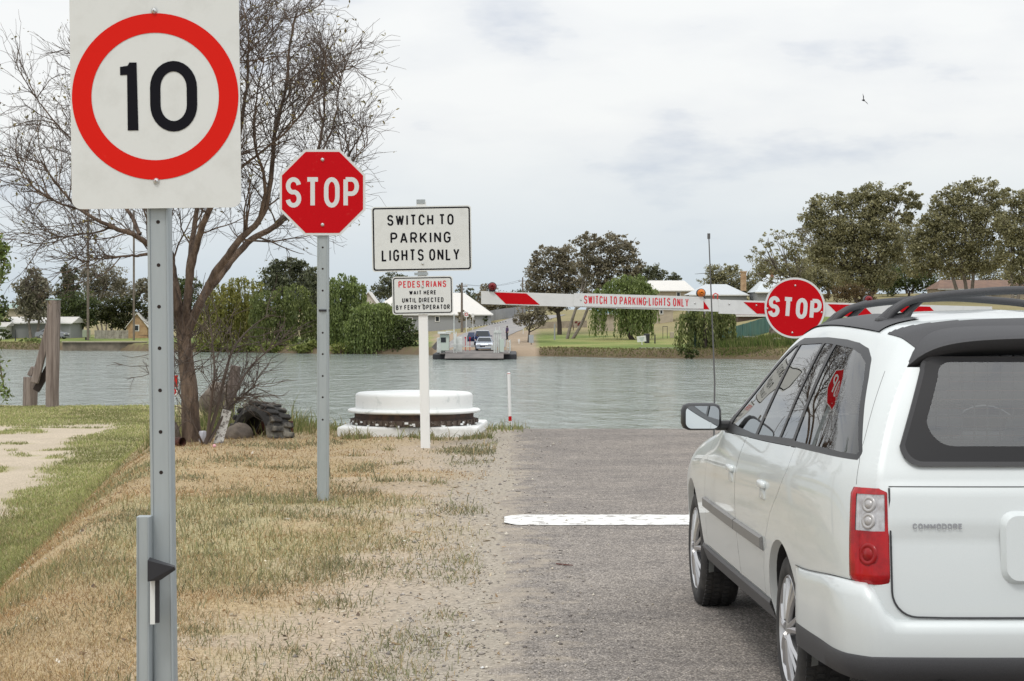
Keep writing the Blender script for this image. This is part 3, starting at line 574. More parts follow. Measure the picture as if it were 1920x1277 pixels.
# -- white post with the two worded signs
d = 25.0; gx = (797.5-CX)*d/F; gb = float(gz(gx, d)); q = loc(d, 789, gb); k = d/F
ws = thing('sign_post', (gx, d, gb), 'white painted post carrying the parking lights and pedestrians signs', 'road sign', rot=(0, R(-1.0), 0))
WP = mat('white painted timber', (.80,.81,.80), .6, n=9, col2=(.66,.67,.66), band=(.52,.75), streak=(1,1,.2))
MB().box((0, .055, q(0, 377)[1]/2-.15), (17.5*k, .09, q(0, 377)[1]+.3), bev=.006).build('post', WP, ws)
MB().box((-.6*k, .055, q(0, 381)[1]+.02), (16*k, .10, 8*k)).build('post_cap', GALV, ws)
def worded(cx, x0, y0, x1, y1, lines, bw, dy, name):
    cz0, cz1 = q(0, y1)[1], q(0, y0)[1]; X0, X1 = (x0-cx)*k, (x1-cx)*k; off = 0
    p = MB().prism(rrect(X0, cz0, X1, cz1, 6*k), dy-.006, dy).build('sign_panel', WHITE, ws)
    a = rrect(X0+2.2*k, cz0+2.2*k, X1-2.2*k, cz1-2.2*k, 4.5*k); b = rrect(X0+(2.2+bw)*k, cz0+(2.2+bw)*k, X1-(2.2+bw)*k, cz1-(2.2+bw)*k, 3.2*k); n = len(a)
    MB().add([(p_[0], dy-.0075, p_[1]) for p_ in a+b], [(i, (i+1) % n, (i+1) % n + n, i+n) for i in range(n)]).build('border', BLK, p)
    for (t, lx0, lx1, ly0, ly1, sw, m_) in lines:
        lettering(t, (lx0-cx)*k, (lx1-cx)*k, q(0, ly1)[1], q(0, ly0)[1], sw*k, lambda x, z, l: (x, dy-.0078-l, z), sp=.5, space=1.25).build('lettering', m_, p)
    return p
worded(789.5, 696, 386.5, 883, 508.5, [('SWITCH TO', 725.5, 850, 402, 422.5, 3.3, BLK), ('PARKING', 731, 844, 435, 456, 3.3, BLK), ('LIGHTS ONLY', 714, 860, 467, 489, 3.3, BLK)], 2.6, -.004, 'large')
worded(790.5, 733.5, 518, 847.5, 589.5, [('PEDESTRIANS', 745.5, 835, 526.5, 539, 2.0, REDT), ('WAIT HERE', 765.5, 816, 544.5, 552.5, 1.6, BLK), ('UNTIL DIRECTED', 752, 829.5, 558, 567, 1.6, BLK), ('BY FERRY OPERATOR', 740, 841, 571.5, 580.5, 1.6, BLK)], 1.8, -.004, 'small')
bolts(ws, [(1*k, -.011, q(0, 401)[1]), (1.2*k, -.011, q(0, 494.5)[1]), (0, -.011, q(0, 537.5)[1]), (0, -.011, q(0, 569.5)[1])], .016)
MB().box((-2*k, .01, q(0, 513.5)[1]), (26*k, .03, 5*k)).build('bracket', GALV, ws)
# -- boom gate across the ramp
d = 26.0; k = d/F; sl_ = -math.tan(R(2.0))
bx = (1800-CX)*k; bg_ = thing('boom_gate', (bx, d, float(gz(bx, d))), 'red and white boom gate lowered across the road with a round stop disc and lamps', 'boom gate'); b0 = bg_.location
def bp(px, py, y=0): v = P(px, py, d); return (v.x, d+y, v.z)
GREY = mat('boom white paint', (.66,.68,.68), .45, n=6, col2=(.58,.60,.60), band=(.5,.75))
def quadbox(name, c4, y0, y1, m, parent=bg_):
    V = [bp(*p, y0) for p in c4] + [bp(*p, y1) for p in c4]
    o = MB().add(V, [(0,1,2,3),(7,6,5,4),(0,4,5,1),(1,5,6,2),(2,6,7,3),(3,7,4,0)][:]).build(name, m, None)
    me = o.data; L = Vector(b0)
    for v_ in me.vertices: v_.co -= L
    o.parent = parent; return o
beam = quadbox('beam', [(902,570),(1350,584.5),(1350,561),(902,545.5)], 0, .07, GREY)
quadbox('beam', [(1348,588),(1860,602.5),(1860,575),(1348,562)], -.01, .09, GREY)
tp = quadbox('text_panel', [(1076,574),(1319,579),(1319,556.5),(1076,549.5)], -.012, -.001, GREY)
lt = lettering('SWITCH TO PARKING LIGHTS ONLY', 1095, 1291, 0, 15.5, 2.0, lambda x, z, l: tuple(Vector(bp(x, 569.5 + (x-1095)*.0295 - z, -.0135-l)) - Vector(b0)), sp=.42, space=1.2); lt.build('lettering', REDT, tp)
for c4 in ([(948.5,569.8),(1012,571.2),(987,550.3),(926,548)], [(1394,566.5),(1432,567.5),(1452,589),(1419,588.2)][::-1], [(1310,579.2),(1330,580),(1318.5,563),(1310,562.6)], [(1575,592.8),(1640,594.6),(1618,572),(1552,570.2)], [(1700,596.5),(1765,598.2),(1743,575),(1677,573.2)]):
    quadbox('red_stripe', c4, -.0135 if c4[0][0] > 1345 else -.004, -.0115 if c4[0][0] > 1345 else -.001, RED) if c4[0][0] > 1345 or c4[0][0] < 1345 else None
def lamp(px, py, r, m):
    c = Vector(bp(px, py, .03)) - Vector(b0)
    l = MB().lathe([(r*k*.35, -.09), (r*k*.8, -.07), (r*k*.98, -.03), (r*k, .03), (r*k*.9, .07)], 20, tuple(c), 'Y').build('lamp', m, bg_, smooth=True)
    MB().lathe([(r*k*1.12, -.02), (r*k*1.12, .09)], 20, tuple(c), 'Y').build('lamp_housing', mat('black plastic', (.02,.02,.024)), l)
    MB().box(c - Vector((0, 0, r*k*1.05)), (r*k*1.5, .08, r*k*.3)).build('lamp_foot', mat('black plastic', (.02,.02,.024)), l)
LR = mat('red lamp lens', (.22,.004,.008), .3, n=60, col2=(.12,.003,.005), spec=.25); LA = mat('amber lamp lens', (.70,.20,.012), .3, n=60, col2=(.5,.12,.008), spec=.25)
lamp(923, 537.5, 7.6, LR); lamp(1315, 549.5, 7.6, LA); lamp(1629, 562, 7.6, LR)
v_ = [Vector(bp(px, py, .0)) - Vector(b0) for px, py in ((1338,560),(1337,553),(1341,550),(1346,552),(1345,561))]; MB().tube(v_, .008, 6).build('padlock_chain', mat('red plastic', (.6,.05,.04), .4), bg_)
cab = [Vector(bp(px, py, .04)) - Vector(b0) for px, py in ((1318,556),(1326,561.5),(1336,563),(1350,563.5),(1380,563.5),(1410,564.5),(1432,565.5))]; MB().tube(cab, .007, 6).build('cable', mat('black plastic', (.02,.02,.024)), bg_)
sdz = Vector(bp(1490, 577.5, -.03)) - Vector(b0); r_ = 57*k
sdp = MB().lathe([(r_, 0), (r_, .004)], 72, tuple(sdz), 'Y').build('stop_disc', WHITE2, bg_)
mb = MB(); mb.lathe([(53.3*k, -.0012), (53.3*k, -.0002)], 72, tuple(sdz), 'Y').build('red_face', RED, sdp)
ca, sa = math.cos(R(-4)), math.sin(R(-4))
lettering('STOP', -50*k, 49.5*k, -19.5*k, 19.5*k, 7.4*k, lambda x, z, l: (sdz.x + x*ca - z*sa, sdz.y-.002-l, sdz.z + x*sa + z*ca), sp=.34).build('lettering', WHITE2, sdp)
bolts(sdp, [(sdz.x+.5*k, sdz.y-.0012, sdz.z+42*k), (sdz.x-5*k, sdz.y-.0012, sdz.z-46*k), (sdz.x+50*k, sdz.y-.0012, sdz.z-8*k), (sdz.x-52*k, sdz.y-.0012, sdz.z-1*k)], .014)
bolts(bg_, [tuple(Vector(bp(px, py, -.012)) - Vector(b0)) for px, py in ((1089,562),(1303,568.5),(1367,570),(1418,572.5),(1213,565))], .012)
MB().box((0, .12, .60), (.42, .46, 1.2), bev=.02).box((0, .12, 1.3), (.30, .36, .5), bev=.02).build('pedestal', mat('pedestal grey', (.5,.52,.52), .5), bg_)
# ---------------------------------------------------------------- near bank: cable drum, tree, tyre, piles and litter
RUST = mat('rusty iron', (.115,.07,.05), .85, n=9, col2=(.055,.045,.045), bump=(30,.5,.01))
WHP = mat('thick white paint', (.80,.815,.805), .6, n=5, col2=(.52,.56,.55), band=(.56,.72), bump=(8,.4,.01), detail=11)
CONC = mat('painted concrete', (.80,.81,.80), .7, n=3, col2=(.50,.49,.47), band=(.55,.75), bump=(14,.4,.01), detail=9)
d = 28.0; k = d/F
c = Vector(((776.5-CX)*k, d, 0)); dr = thing('cable_drum', (c.x, d, 0), 'white capped ferry cable drum with a rusty rim on a white concrete slab', 'cable drum')
MB().lathe([(.01,.545),(.55,.545),(.745,.535),(.775,.52),(.787,.495),(.787,.325)], 72).build('cap', WHP, dr, angle=40)
MB().lathe([(.787,.33),(.875,.315),(.892,.30),(.892,.285),(.86,.27),(.80,.265)], 72).build('flange', WHP, dr, angle=40)
MB().lathe([(.80,.275),(.80,.20),(.835,.185),(.835,.16)], 64).build('rim', RUST, dr, angle=40)
mb = MB()
for i in range(58):
    a = 2*math.pi*i/58; mb.box((.835*math.cos(a), .835*math.sin(a), .155), (.055, .045, .055), rz=a)
mb.lathe([(.80,.19),(.84,.185),(.84,.115),(.80,.11)], 64).build('toothed_ring', mat('rust with paint flecks', (.10,.075,.06), .85, n=22, col2=(.55,.53,.5), band=(.6,.68)), dr)
for i in range(26):
    a = random.uniform(-math.pi, 0)
    MB().box((.868*math.cos(a), .868*math.sin(a), .135+random.uniform(-.03,.03)), (.012, random.uniform(.02,.06), random.uniform(.01,.03)), rz=a).build('paint_drip', WHP, dr)
sb = MB(); sb.box((.0, .15, -.10), (1.86, 1.9, .42), rz=R(-3), bev=.03); sb.build('base_slab', CONC, dr)
# red and white marker stake at the ramp edge
d = 29.3; b0 = P(957, 796, d); b0.z = float(gz(b0.x, d)); mk = thing('marker_stake', b0, 'thin white stake with a red band at the left edge of the ramp', 'stake', rot=(0, R(-1.5), 0))
h = EYE + (HY-699)*d/F - b0.z; MB().lathe([(.021,-.2),(.021,h),(.012,h+.01)], 10).build('stake', mat('white plastic', (.78,.78,.77), .5), mk)
MB().lathe([(.0225,h*.19),(.0225,h*.27)], 10, cap=False).build('red_band', RED, mk); MB().lathe([(.0225,h*.985),(.0225,h*.992)], 10, cap=False).build('red_band', RED, mk)
# ---- the bare tree
BARK = mat('grey brown bark', (.21,.15,.11), .95, n=9, col2=(.075,.052,.04), bump=(24,1.0,.05), streak=(1,1,.22), band=(.38,.60))
TWIG = mat('reddish twigs', (.12,.09,.075), .9, n=2, col2=(.085,.07,.06))
def tw_pts(pix, d): return [np.array(((px-CX)*(d+dy)/F, d+dy, EYE+(HY-py)*(d+dy)/F)) for px, py, dy in pix]
class Tubes:
    def __init__(s): s.v = []; s.f = []; s.n = 0
    def add(s, pts, r, n):
        pts = np.asarray(pts); k = len(pts); t = np.gradient(pts, axis=0); t /= np.linalg.norm(t, axis=1)[:, None]+1e-9
        ref = np.array((0.,0,1)) if abs(t[0][2]) < .9 else np.array((1.,0,0)); u = np.cross(t, ref); u /= np.linalg.norm(u, axis=1)[:, None]+1e-9; w = np.cross(t, u)
        a = np.arange(n)*2*np.pi/n; ring = u[:, None]*np.cos(a)[None, :, None] + w[:, None]*np.sin(a)[None, :, None]
        s.v.append((pts[:, None] + ring*np.asarray(r)[:, None, None]).reshape(-1, 3)); i = s.n + np.arange(k-1)[:, None]*n; j = np.arange(n)[None]; j2 = (j+1) % n
        s.f.append(np.stack([i+j, i+j2, i+n+j2, i+n+j], -1).reshape(-1, 4)); s.n += k*n
    def build(s, name, m, parent, world=True): return np_mesh(name, np.concatenate(s.v), np.concatenate(s.f), m, parent, smooth=True, world=world)
def resample(pts, n):
    pts = np.asarray(pts); t = np.linspace(0, len(pts)-1, n); i = np.clip(t.astype(int), 0, len(pts)-2); f = (t-i)[:, None]
    p0 = pts[np.maximum(i-1, 0)]; p1 = pts[i]; p2 = pts[i+1]; p3 = pts[np.minimum(i+2, len(pts)-1)]
    return .5*((2*p1) + (p2-p0)*f + (2*p0-5*p1+4*p2-p3)*f**2 + (3*p1-p0-3*p2+p3)*f**3)
def grow(start, direc, length, r0, r1, n, wob, up):
    d_ = direc/np.linalg.norm(direc); p = [start]; st_ = length/(n-1)
    for i in range(n-1):
        d_ = d_ + rng.normal(0, wob, 3) + np.array((0, 0, up)); d_ /= np.linalg.norm(d_); p.append(p[-1] + d_*st_)
    return np.array(p), np.linspace(r0, r1, n)
td = 26.3; base = P(362, 836, td); base.z = float(gz(base.x, td))-.02
tree = thing('bare_tree', base, 'leafless many branched tree on the bank behind the 10 sign', 'tree')
tr = Tubes(); br = Tubes(); tg = Tubes(); k = td/F
trunk = resample(tw_pts([(364,850,0),(358,800,0),(355,730,0),(350,690,.05),(347,655,.05),(344,625,.05)], td), 16); tr.add(trunk, np.array([.175,.150,.132,.120,.114,.11,.108,.105,.102,.10,.098,.095,.092,.09,.088,.08]), 12)
limbs = [ # pixel path with depth offset, start radius, end radius
 ([(346,640,.05),(335,585,0),(318,520,-.1),(296,470,-.2),(262,440,-.35),(215,420,-.5),(165,395,-.6),(120,350,-.7),(85,290,-.8)], .085, .012),
 ([(344,630,.05),(332,560,.1),(318,490,.25),(309,420,.4),(300,340,.6),(285,250,.8),(280,160,.9)], .075, .012),
 ([(346,640,.05),(352,560,.0),(362,480,-.1),(388,410,-.3),(420,345,-.5),(446,280,-.7),(462,200,-.9),(470,110,-1.0),(475,50,-1.1)], .085, .010),
 ([(345,630,.05),(350,540,.2),(358,440,.5),(366,350,.7),(380,260,.9),(392,170,1.1),(398,100,1.2)], .07, .010),
 ([(347,640,.05),(372,575,0),(408,505,-.1),(447,452,-.2),(488,405,-.2),(505,330,-.3),(512,250,-.4),(530,160,-.5),(538,70,-.6),(545,25,-.6)], .09, .009),
 ([(350,625,.05),(380,560,.2),(428,500,.4),(470,455,.5),(518,422,.6),(552,380,.7),(585,320,.8),(600,250,.9),(605,180,1.0),(600,120,1.0)], .085, .009),
 ([(518,422,.6),(552,398,.5),(590,360,.4),(632,315,.3),(660,275,.2),(680,230,.1)], .045, .008),
 ([(590,360,.4),(630,335,.2),(668,295,0),(700,265,-.1)], .022, .006),
 ([(488,405,-.2),(498,340,-.4),(480,265,-.7),(490,190,-.9),(505,110,-1.1)], .04, .008),
 ([(262,440,-.35),(235,385,-.1),(195,330,.2),(150,275,.3),(95,215,.4),(60,165,.4)], .04, .008),
 ([(296,470,-.2),(262,478,-.4),(225,482,-.6),(185,488,-.8),(150,500,-.9)], .03, .006),
 ([(165,395,-.6),(120,385,-.6),(75,360,-.7),(40,330,-.7),(15,280,-.8)], .025, .006),
 ([(318,490,.25),(290,420,.4),(250,350,.5),(215,270,.6),(190,190,.7),(175,120,.7)], .045, .008),
 ([(215,420,-.5),(170,440,-.5),(120,445,-.4),(75,450,-.4)], .022, .005),
 ([(446,280,-.7),(430,210,-.9),(425,140,-1.0),(440,60,-1.0),(470,20,-1.0)], .03, .007),
 ([(392,170,1.1),(440,120,1.1),(490,70,1.2),(530,30,1.2)], .022, .007),
 ([(420,345,-.5),(470,300,-.6),(540,240,-.7),(585,170,-.8),(610,115,-.8)], .03, .007),
 ([(585,320,.8),(625,240,.9),(640,170,1.0),(650,130,1.0)], .022, .006),
]
limbs = [(p_, a_*.68, b_*.7) for p_, a_, b_ in limbs]
twn = 0
for path, r0, r1 in limbs:
    pts = resample(tw_pts(path, td), 6*len(path)); pts[3:] += np.cumsum(rng.normal(0, .006, (len(pts)-3, 3)), 0); rr_ = np.linspace(r0, r1, len(pts)); br.add(pts, rr_, 8)
    Ltot = np.sum(np.linalg.norm(np.diff(pts, axis=0), axis=1)); n2 = int(8 + Ltot*5.0)
    for _ in range(n2):
        f_ = rng.uniform(.22, 1)**.8; i = min(int(f_*(len(pts)-1)), len(pts)-2); tdir = pts[i+1]-pts[i]; tdir /= np.linalg.norm(tdir)
        out_ = rng.normal(size=3); out_ -= tdir*out_.dot(tdir); out_ /= np.linalg.norm(out_)
        L2 = rng.uniform(.35, 1.1)*(1.15-.45*f_); low = pts[i][2] < 2.0
        p2, q2_ = grow(pts[i], tdir*.8+out_*.85+np.array((0,0,.05)), L2, max(.008, min(rr_[i]*.36, .018)), .0036, 9, .13, .035)
        ex = CX+p2[-1][0]*F/p2[-1][1]
        if ex > 700 or (ex > 560 and p2[-1][2] < 2.3): continue
        br.add(p2, q2_, 5)
        for _ in range(int(4+L2*6)):
            j = rng.integers(2, 8); t2 = p2[j+1]-p2[j] if j < 8 else p2[j]-p2[j-1]; t2 /= np.linalg.norm(t2); o2 = rng.normal(size=3); o2 -= t2*o2.dot(t2); o2 /= np.linalg.norm(o2)
            L3 = rng.uniform(.22, .62); p3, q3 = grow(p2[j], t2*.9+o2*.75, L3, .0040, .0022, 6, .18, .03); tg.add(p3, q3, 3)
            for _ in range(rng.integers(2, 5)):
                m_ = rng.integers(1, 6); o3 = rng.normal(size=3); t3 = p3[min(m_+1, 5)]-p3[m_-1]; t3 /= np.linalg.norm(t3); o3 -= t3*o3.dot(t3)
                p4, q4 = grow(p3[m_], t3*.9+o3*.45, rng.uniform(.09, .3), .0027, .0017, 4, .18, .02); tg.add(p4, q4, 3)
                if rng.uniform() < .10: twn += 1; (leafp := globals().setdefault('leafp', [])).append(p4[-1])
# epicormic shoots and the wispy low growth about the trunk
for _ in range(70):
    i = rng.integers(7, 16); o2 = rng.normal(size=3); o2[2] = abs(o2[2])*.8+.4
    p2, q2_ = grow(trunk[i]+rng.normal(0, .03, 3), o2, rng.uniform(.3, 1.0), .007, .003, 8, .16, .02); tg.add(p2, q2_, 3)
tr.build('trunk', BARK, tree); br.build('branches', BARK, tree); tg.build('twigs', TWIG, tree)
lp = np.array(leafp); lp = np.concatenate([lp + rng.normal(0, .02, lp.shape), lp + rng.normal(0, .04, lp.shape)]); v, f = leaf_quads(lp, .055, .4)
np_mesh('leaves', v, f, mat('sparse old leaves', (.2,.16,.05), .7, attr=True), tree, col=leaf_colors(lp, rng.normal(0, 1, len(lp)), (.22,.17,.05), (.14,.13,.05)))
# low leafless shrub at the foot of the tree
sb0 = P(395, 828, 25.9); sb0.z = float(gz(sb0.x, 25.9)); shr = thing('bare_shrub', sb0, 'leafless twiggy shrub growing beside the trunk of the bare tree', 'shrub'); ts = Tubes()
for path, r0 in (([(385,832,0),(400,790,0),(412,745,0),(425,690,.1),(440,650,.2),(470,615,.3),(505,590,.3)], .030), ([(392,830,0),(418,780,.1),(445,730,.2),(468,690,.3),(500,660,.3),(528,640,.4)], .020), ([(388,830,0),(395,760,-.1),(402,700,-.2),(398,640,-.2),(392,590,-.2)], .022), ([(380,832,0),(360,790,-.2),(335,735,-.3),(318,700,-.3),(300,680,-.3)], .014), ([(390,830,0),(425,770,.2),(452,745,.3),(478,725,.3)], .015)):
    pts = resample(tw_pts(path, 25.9), 24); ts.add(pts, np.linspace(r0, .006, 24), 6)
    for _ in range(26):
        i = rng.integers(5, 23); t_ = pts[i+1]-pts[i]; t_ /= np.linalg.norm(t_); o2 = rng.normal(size=3); p2, q2_ = grow(pts[i], t_+o2*.6, rng.uniform(.2, .7), .006, .003, 7, .18, .03); ts.add(p2, q2_, 3)
        for _ in range(4):
            j = rng.integers(1, 6); p3, q3 = grow(p2[j], rng.normal(size=3)*.7 + (p2[j+1]-p2[j])*12, rng.uniform(.08, .3), .004, .0025, 4, .15, .02); ts.add(p3, q3, 3)
ts.build('stems', TWIG, shr)
# ---- big worn tyre leaning at the bank edge
tb = P(497, 822, 27.2); tb.z = float(gz(tb.x, 27.2)); k = 27.2/F
ty = thing('tractor_tyre', (tb.x-.06, 27.2, tb.z-.07), 'huge worn tractor tyre half buried at the edge of the bank', 'tyre', rot=(R(-6), R(0), R(-44)))
RUB = mat('weathered rubber', (.035,.033,.032), .85, n=4, col2=(.27,.25,.21), band=(.48,.66), bump=(18,.6,.02))
mb = MB(); RO, RI, WD = .44, .27, .22
prof = [(RI, -.11), (RI+.02, -.15), (RO-.10, -.19), (RO-.03, -.17), (RO, -.10), (RO, .10), (RO-.03, .17), (RO-.10, .19), (RI+.02, .15), (RI, .11), (RI+.05, .09), (RO-.05, .08), (RO-.05, -.08), (RI+.05, -.09)]
V = []; n = 64; kk = len(prof)
for j in range(n):
    a = 2*math.pi*j/n
    for r_, y_ in prof: V.append((r_*math.cos(a), y_, r_*math.sin(a)+.06))
mb.add(V, [(j*kk+i, j*kk+(i+1) % kk, ((j+1) % n)*kk+(i+1) % kk, ((j+1) % n)*kk+i) for j in range(n) for i in range(kk)]); mb.build('casing', RUB, ty, angle=35)
mb = MB()
for j in range(22):
    for s_ in (-1, 1):
        a = 2*math.pi*(j+.5*(s_ > 0))/22; mb.box((math.cos(a)*(RO+.005), s_*.085, math.sin(a)*(RO+.005)+.06), (.055, .19, .07), ry=-a, rz=0, rx=0, bev=.012)
mb.build('tread_lugs', RUB, ty)
rp = thing('rusty_plate', P(470, 812, 27.6), 'red brown rusty steel bracket standing inside the tractor tyre', 'scrap metal'); RB = mat('red rust', (.11,.032,.018), .9, n=7, col2=(.05,.025,.02), bump=(20,.5,.01))
k = 27.6/F; rz = -float(rp.location.z)+float(gz(rp.location.x, 27.6))
MB().box((0*k, 0, rz+.16), (22*k, .12, .50), ry=R(4)).box((30*k, .02, rz+.12), (44*k, .05, .30), ry=R(14)).box((62*k, .02, rz+.08), (34*k, .06, .20)).build('bracket', RB, rp)
# timber pile, white board, rocks, pipe and can at the foot of the tree
TIM = mat('weathered grey timber', (.30,.25,.225), .95, n=5, col2=(.13,.10,.088), streak=(3.2,3.2,.14), bump=(14,.9,.03), band=(.38,.66))
def pile(name, px0, py0, px1, py1, d, wpx, label, cat='post', dd=0, m=TIM):
    a = P(px0, py0, d); b = P(px1, py1, d+dd); o = thing(name, a, label, cat); r_ = wpx*d/F/2; L = (b-a)
    pts = [a + L*t for t in (-.15, 0, .3, .6, .9, 1)]; mb = MB(); mb.tube(pts, [r_*1.05, r_*1.03, r_, r_*1.0, r_*.97, r_*.95], 9); 
    mb.v = [(x+random.uniform(-1,1)*r_*.06, y+random.uniform(-1,1)*r_*.06, z+random.uniform(-1,1)*r_*.05) for x, y, z in mb.v]; mb.build('shaft', m, o, world=True); return o
pile('timber_pile', 424, 800, 442, 686, 28.6, 21, 'single leaning grey pile standing in the water behind the tyre')
wb = P(410, 826, 26.0); pl = thing('white_plank', (wb.x, wb.y, float(gz(wb.x, 26))), 'short flaking white plank leaning beside the bare shrub', 'plank')
k = 26/F; MB().box((7*k, 0, .19), (17*k, .03, .46), ry=R(15)).build('board', mat('flaking white paint', (.66,.66,.65), .8, n=26, col2=(.22,.20,.19), band=(.5,.56)), pl)
ROCK = mat('brown rock', (.20,.165,.13), .95, n=4, col2=(.12,.10,.085), bump=(12,.9,.03))
def rock(px, py, d, sx, sy, sz, label, name='rock', m=ROCK):
    a = P(px, py, d); bm = bmesh.new(); bmesh.ops.create_icosphere(bm, subdivisions=3, radius=1); L = []
    for v in bm.verts:
        c_ = v.co; f_ = 1 + .35*(float(fbm(c_.x*1.1+px, c_.y*1.1+c_.z*.7, 1.3, 5))-.5)*2; L.append((c_.x*sx*f_, c_.y*sy*f_, c_.z*sz*f_))
    fs = [[v.index for v in f.verts] for f in bm.faces]; bm.free(); o = MB().add(L, fs).build(name, m, smooth=True); o.location = a; return tag(o, label, 'rock')
rock(447, 815, 27.0, .17, .2, .16, 'brown boulder in the grass between white plank and tyre'); rock(405, 755, 29.2, .25, .3, .30, 'tall grey brown rock at the water edge behind the shrub')
rock(318, 815, 26.2, .14, .15, .2, 'grey stone in the shade left of the bare tree trunk')
pp = P(325, 842, 25.6); pp.z = float(gz(pp.x, 25.6))+.05; ob = MB().tube([(-.12,.1,-.02),(.0,0,0),(.13,-.12,.0)], [.06,.06,.06], 14, cap=False).tube([(-.12,.1,-.02),(.13,-.12,0)], [.045,.045], 14, cap=False).build('rusty_pipe', RB, smooth=True); ob.location = pp; tag(ob, 'short orange brown rusty pipe lying at the foot of the tree', 'pipe')
cn = P(380, 822, 26.1); cn.z = float(gz(cn.x, 26.1)); ob = MB().lathe([(.045,0),(.048,.01),(.048,.13),(.04,.145)], 14).build('drink_can', mat('faded can', (.55,.55,.6), .4, .3), smooth=True); ob.location = cn; tag(ob, 'pale drink can standing in the grass under the shrub', 'can')
bl = P(402, 842, 25.0); bl.z = float(gz(bl.x, 25.0))+.02; ob = MB().lathe([(.0,-.022),(.015,-.017),(.022,0),(.015,.017),(.0,.022)], 12, cap=False).build('pink_ball', mat('pink plastic', (.75,.40,.45), .5), smooth=True); ob.location = bl; tag(ob, 'small pale pink ball in the grass below the white plank', 'ball')
# red and white river sign half hidden by the 10 sign post
rs = P(323, 760, 31); st3 = thing('river_sign', rs, 'small red and white sign half hidden behind the post of the 10 sign', 'sign'); k = 31/F
MB().box((0, .02, .25), (.05, .04, 1.2)).build('post', TIM, st3); MB().box((2*k, -.01, 45*k), (17*k, .01, 22*k)).build('red_panel', REDO, st3); MB().box((2*k, -.01, 25*k), (17*k, .01, 16*k)).build('white_panel', WHITE, st3); disc(MB(), 3*k, 6*k, -.017, 2*k, 26*k, 20).build('red_ring', RED, st3)
# mooring piles on the low lawn
d = 60.0; k = d/F; a = P(98, 757, d); g0 = float(gz(a.x, d)); mp_ = thing('mooring_piles', (a.x, d, g0), 'two weathered wharf piles tied by slanting braces at the water edge', 'mooring piles')
def rough_tube(pts, r, n, j=.05): 
    mb = MB().tube(pts, r, n); rr_ = r if not hasattr(r, '__len__') else r[0]; mb.v = [tuple(c_+random.uniform(-1,1)*rr_*j for c_ in v) for v in mb.v]; return mb
def LP(px, py, y=0): v = P(px, py, d); return Vector((v.x-a.x, y, v.z-g0))
rough_tube([LP(98, 775), LP(98, 730), LP(99, 680), LP(99, 640), LP(100.5, 600), LP(101, 563)], [12.5*k]*6, 11).build('tall_pile', TIM, mp_)
MB().prism([(LP(88,0).x, LP(0,562.5).z), (LP(112,0).x, LP(0,562.5).z), (LP(113,0).x, LP(0,560.5).z), (LP(89,0).x, LP(0,560.5).z)], -12*k, 12*k).build('pile_cap', mat('verdigris cap', (.30,.42,.38), .6), mp_)
rough_tube([LP(44, 772, .8), LP(45, 740, .8), LP(46, 709, .8)], [14*k]*3, 11).build('short_pile', TIM, mp_)
def beam4(p, q_, w, dp): 
    p, q_ = Vector(p), Vector(q_); c_ = (p+q_)/2; L = q_-p; return MB().box(c_, (w, dp, L.length), ry=math.atan2(L.x, L.z), bev=.02)
beam4(LP(62, 718, .3), LP(91, 608, .1), 14*k, .18).build('brace', TIM, mp_); beam4(LP(62, 733, .5), LP(94, 676, .3), 13*k, .16).build('brace', mat('tarred timber', (.055,.042,.04), .9, n=4, streak=(3,3,.2)), mp_)
beam4(LP(43, 706, .8), LP(52, 690, .8), 9*k, .2).build('brace', TIM, mp_)
# ---- leaves of a tree standing left of the picture
def pxl_(l, d): p = P(l[0], l[1], d); return (p.x, d, p.z, l[2]*d/F, .5*(l[2]+l[3])*d/F, l[3]*d/F)
def hang(name, d, px, py0, py1, wob, n, label, cat, cols, size, base_px):
    o = thing(name, (float((base_px-CX)*d/F), d, float(gz((base_px-CX)*d/F, d))), label, cat); t = Tubes(); C = []
    for (p0, p1, ya, yb_) in px:
        A = P(base_px+20, py0[0]-80, d); B = P(p0, ya, d); E_ = P(p1, yb_, d); pts = resample([np.array(A), np.array((A+B)/2+Vector((0,0,.1))), np.array(B), np.array((B+E_)/2), np.array(E_)], 24); t.add(pts, np.linspace(.02, .004, 24), 5)
        for i in range(6, 24):
            for _ in range(n): C.append(pts[i]+rng.normal(0, wob, 3))
    tk = resample([np.array((o.location.x, d, o.location.z-.2)), np.array((o.location.x+.1, d, o.location.z+1.5)), np.array(P(base_px+20, py0[0]-80, d))], 10); t.add(tk, np.linspace(.14, .05, 10), 8)
    t.build('trunk', BARK, o); cp, _k = crown_points([pxl_(l, d) for l in ((-190,300,110,90),(-130,250,70,60),(-260,260,90,80),(-110,360,60,50),(-240,380,80,60))], 5200, .35, .6); C = np.concatenate([np.array(C), cp]); v, f = leaf_quads(C, size, .45); np_mesh('foliage', v, f, mat('leaf', (.1,.15,.04), .55, attr=True), o, col=leaf_colors(C, rng.normal(0, 1, len(C)), *cols))
hang('pepper_tree', 20.0, [(-6,12,450,500),(-20,6,440,520),(-30,14,430,470),(-40,0,470,600),(-25,11,560,742),(-60,2,600,735)], (420, 470), 520, .032, 13, 'bright green leafy branch hanging in from the left edge', 'tree', ((.10,.15,.035),(.17,.22,.06)), .055, -140)
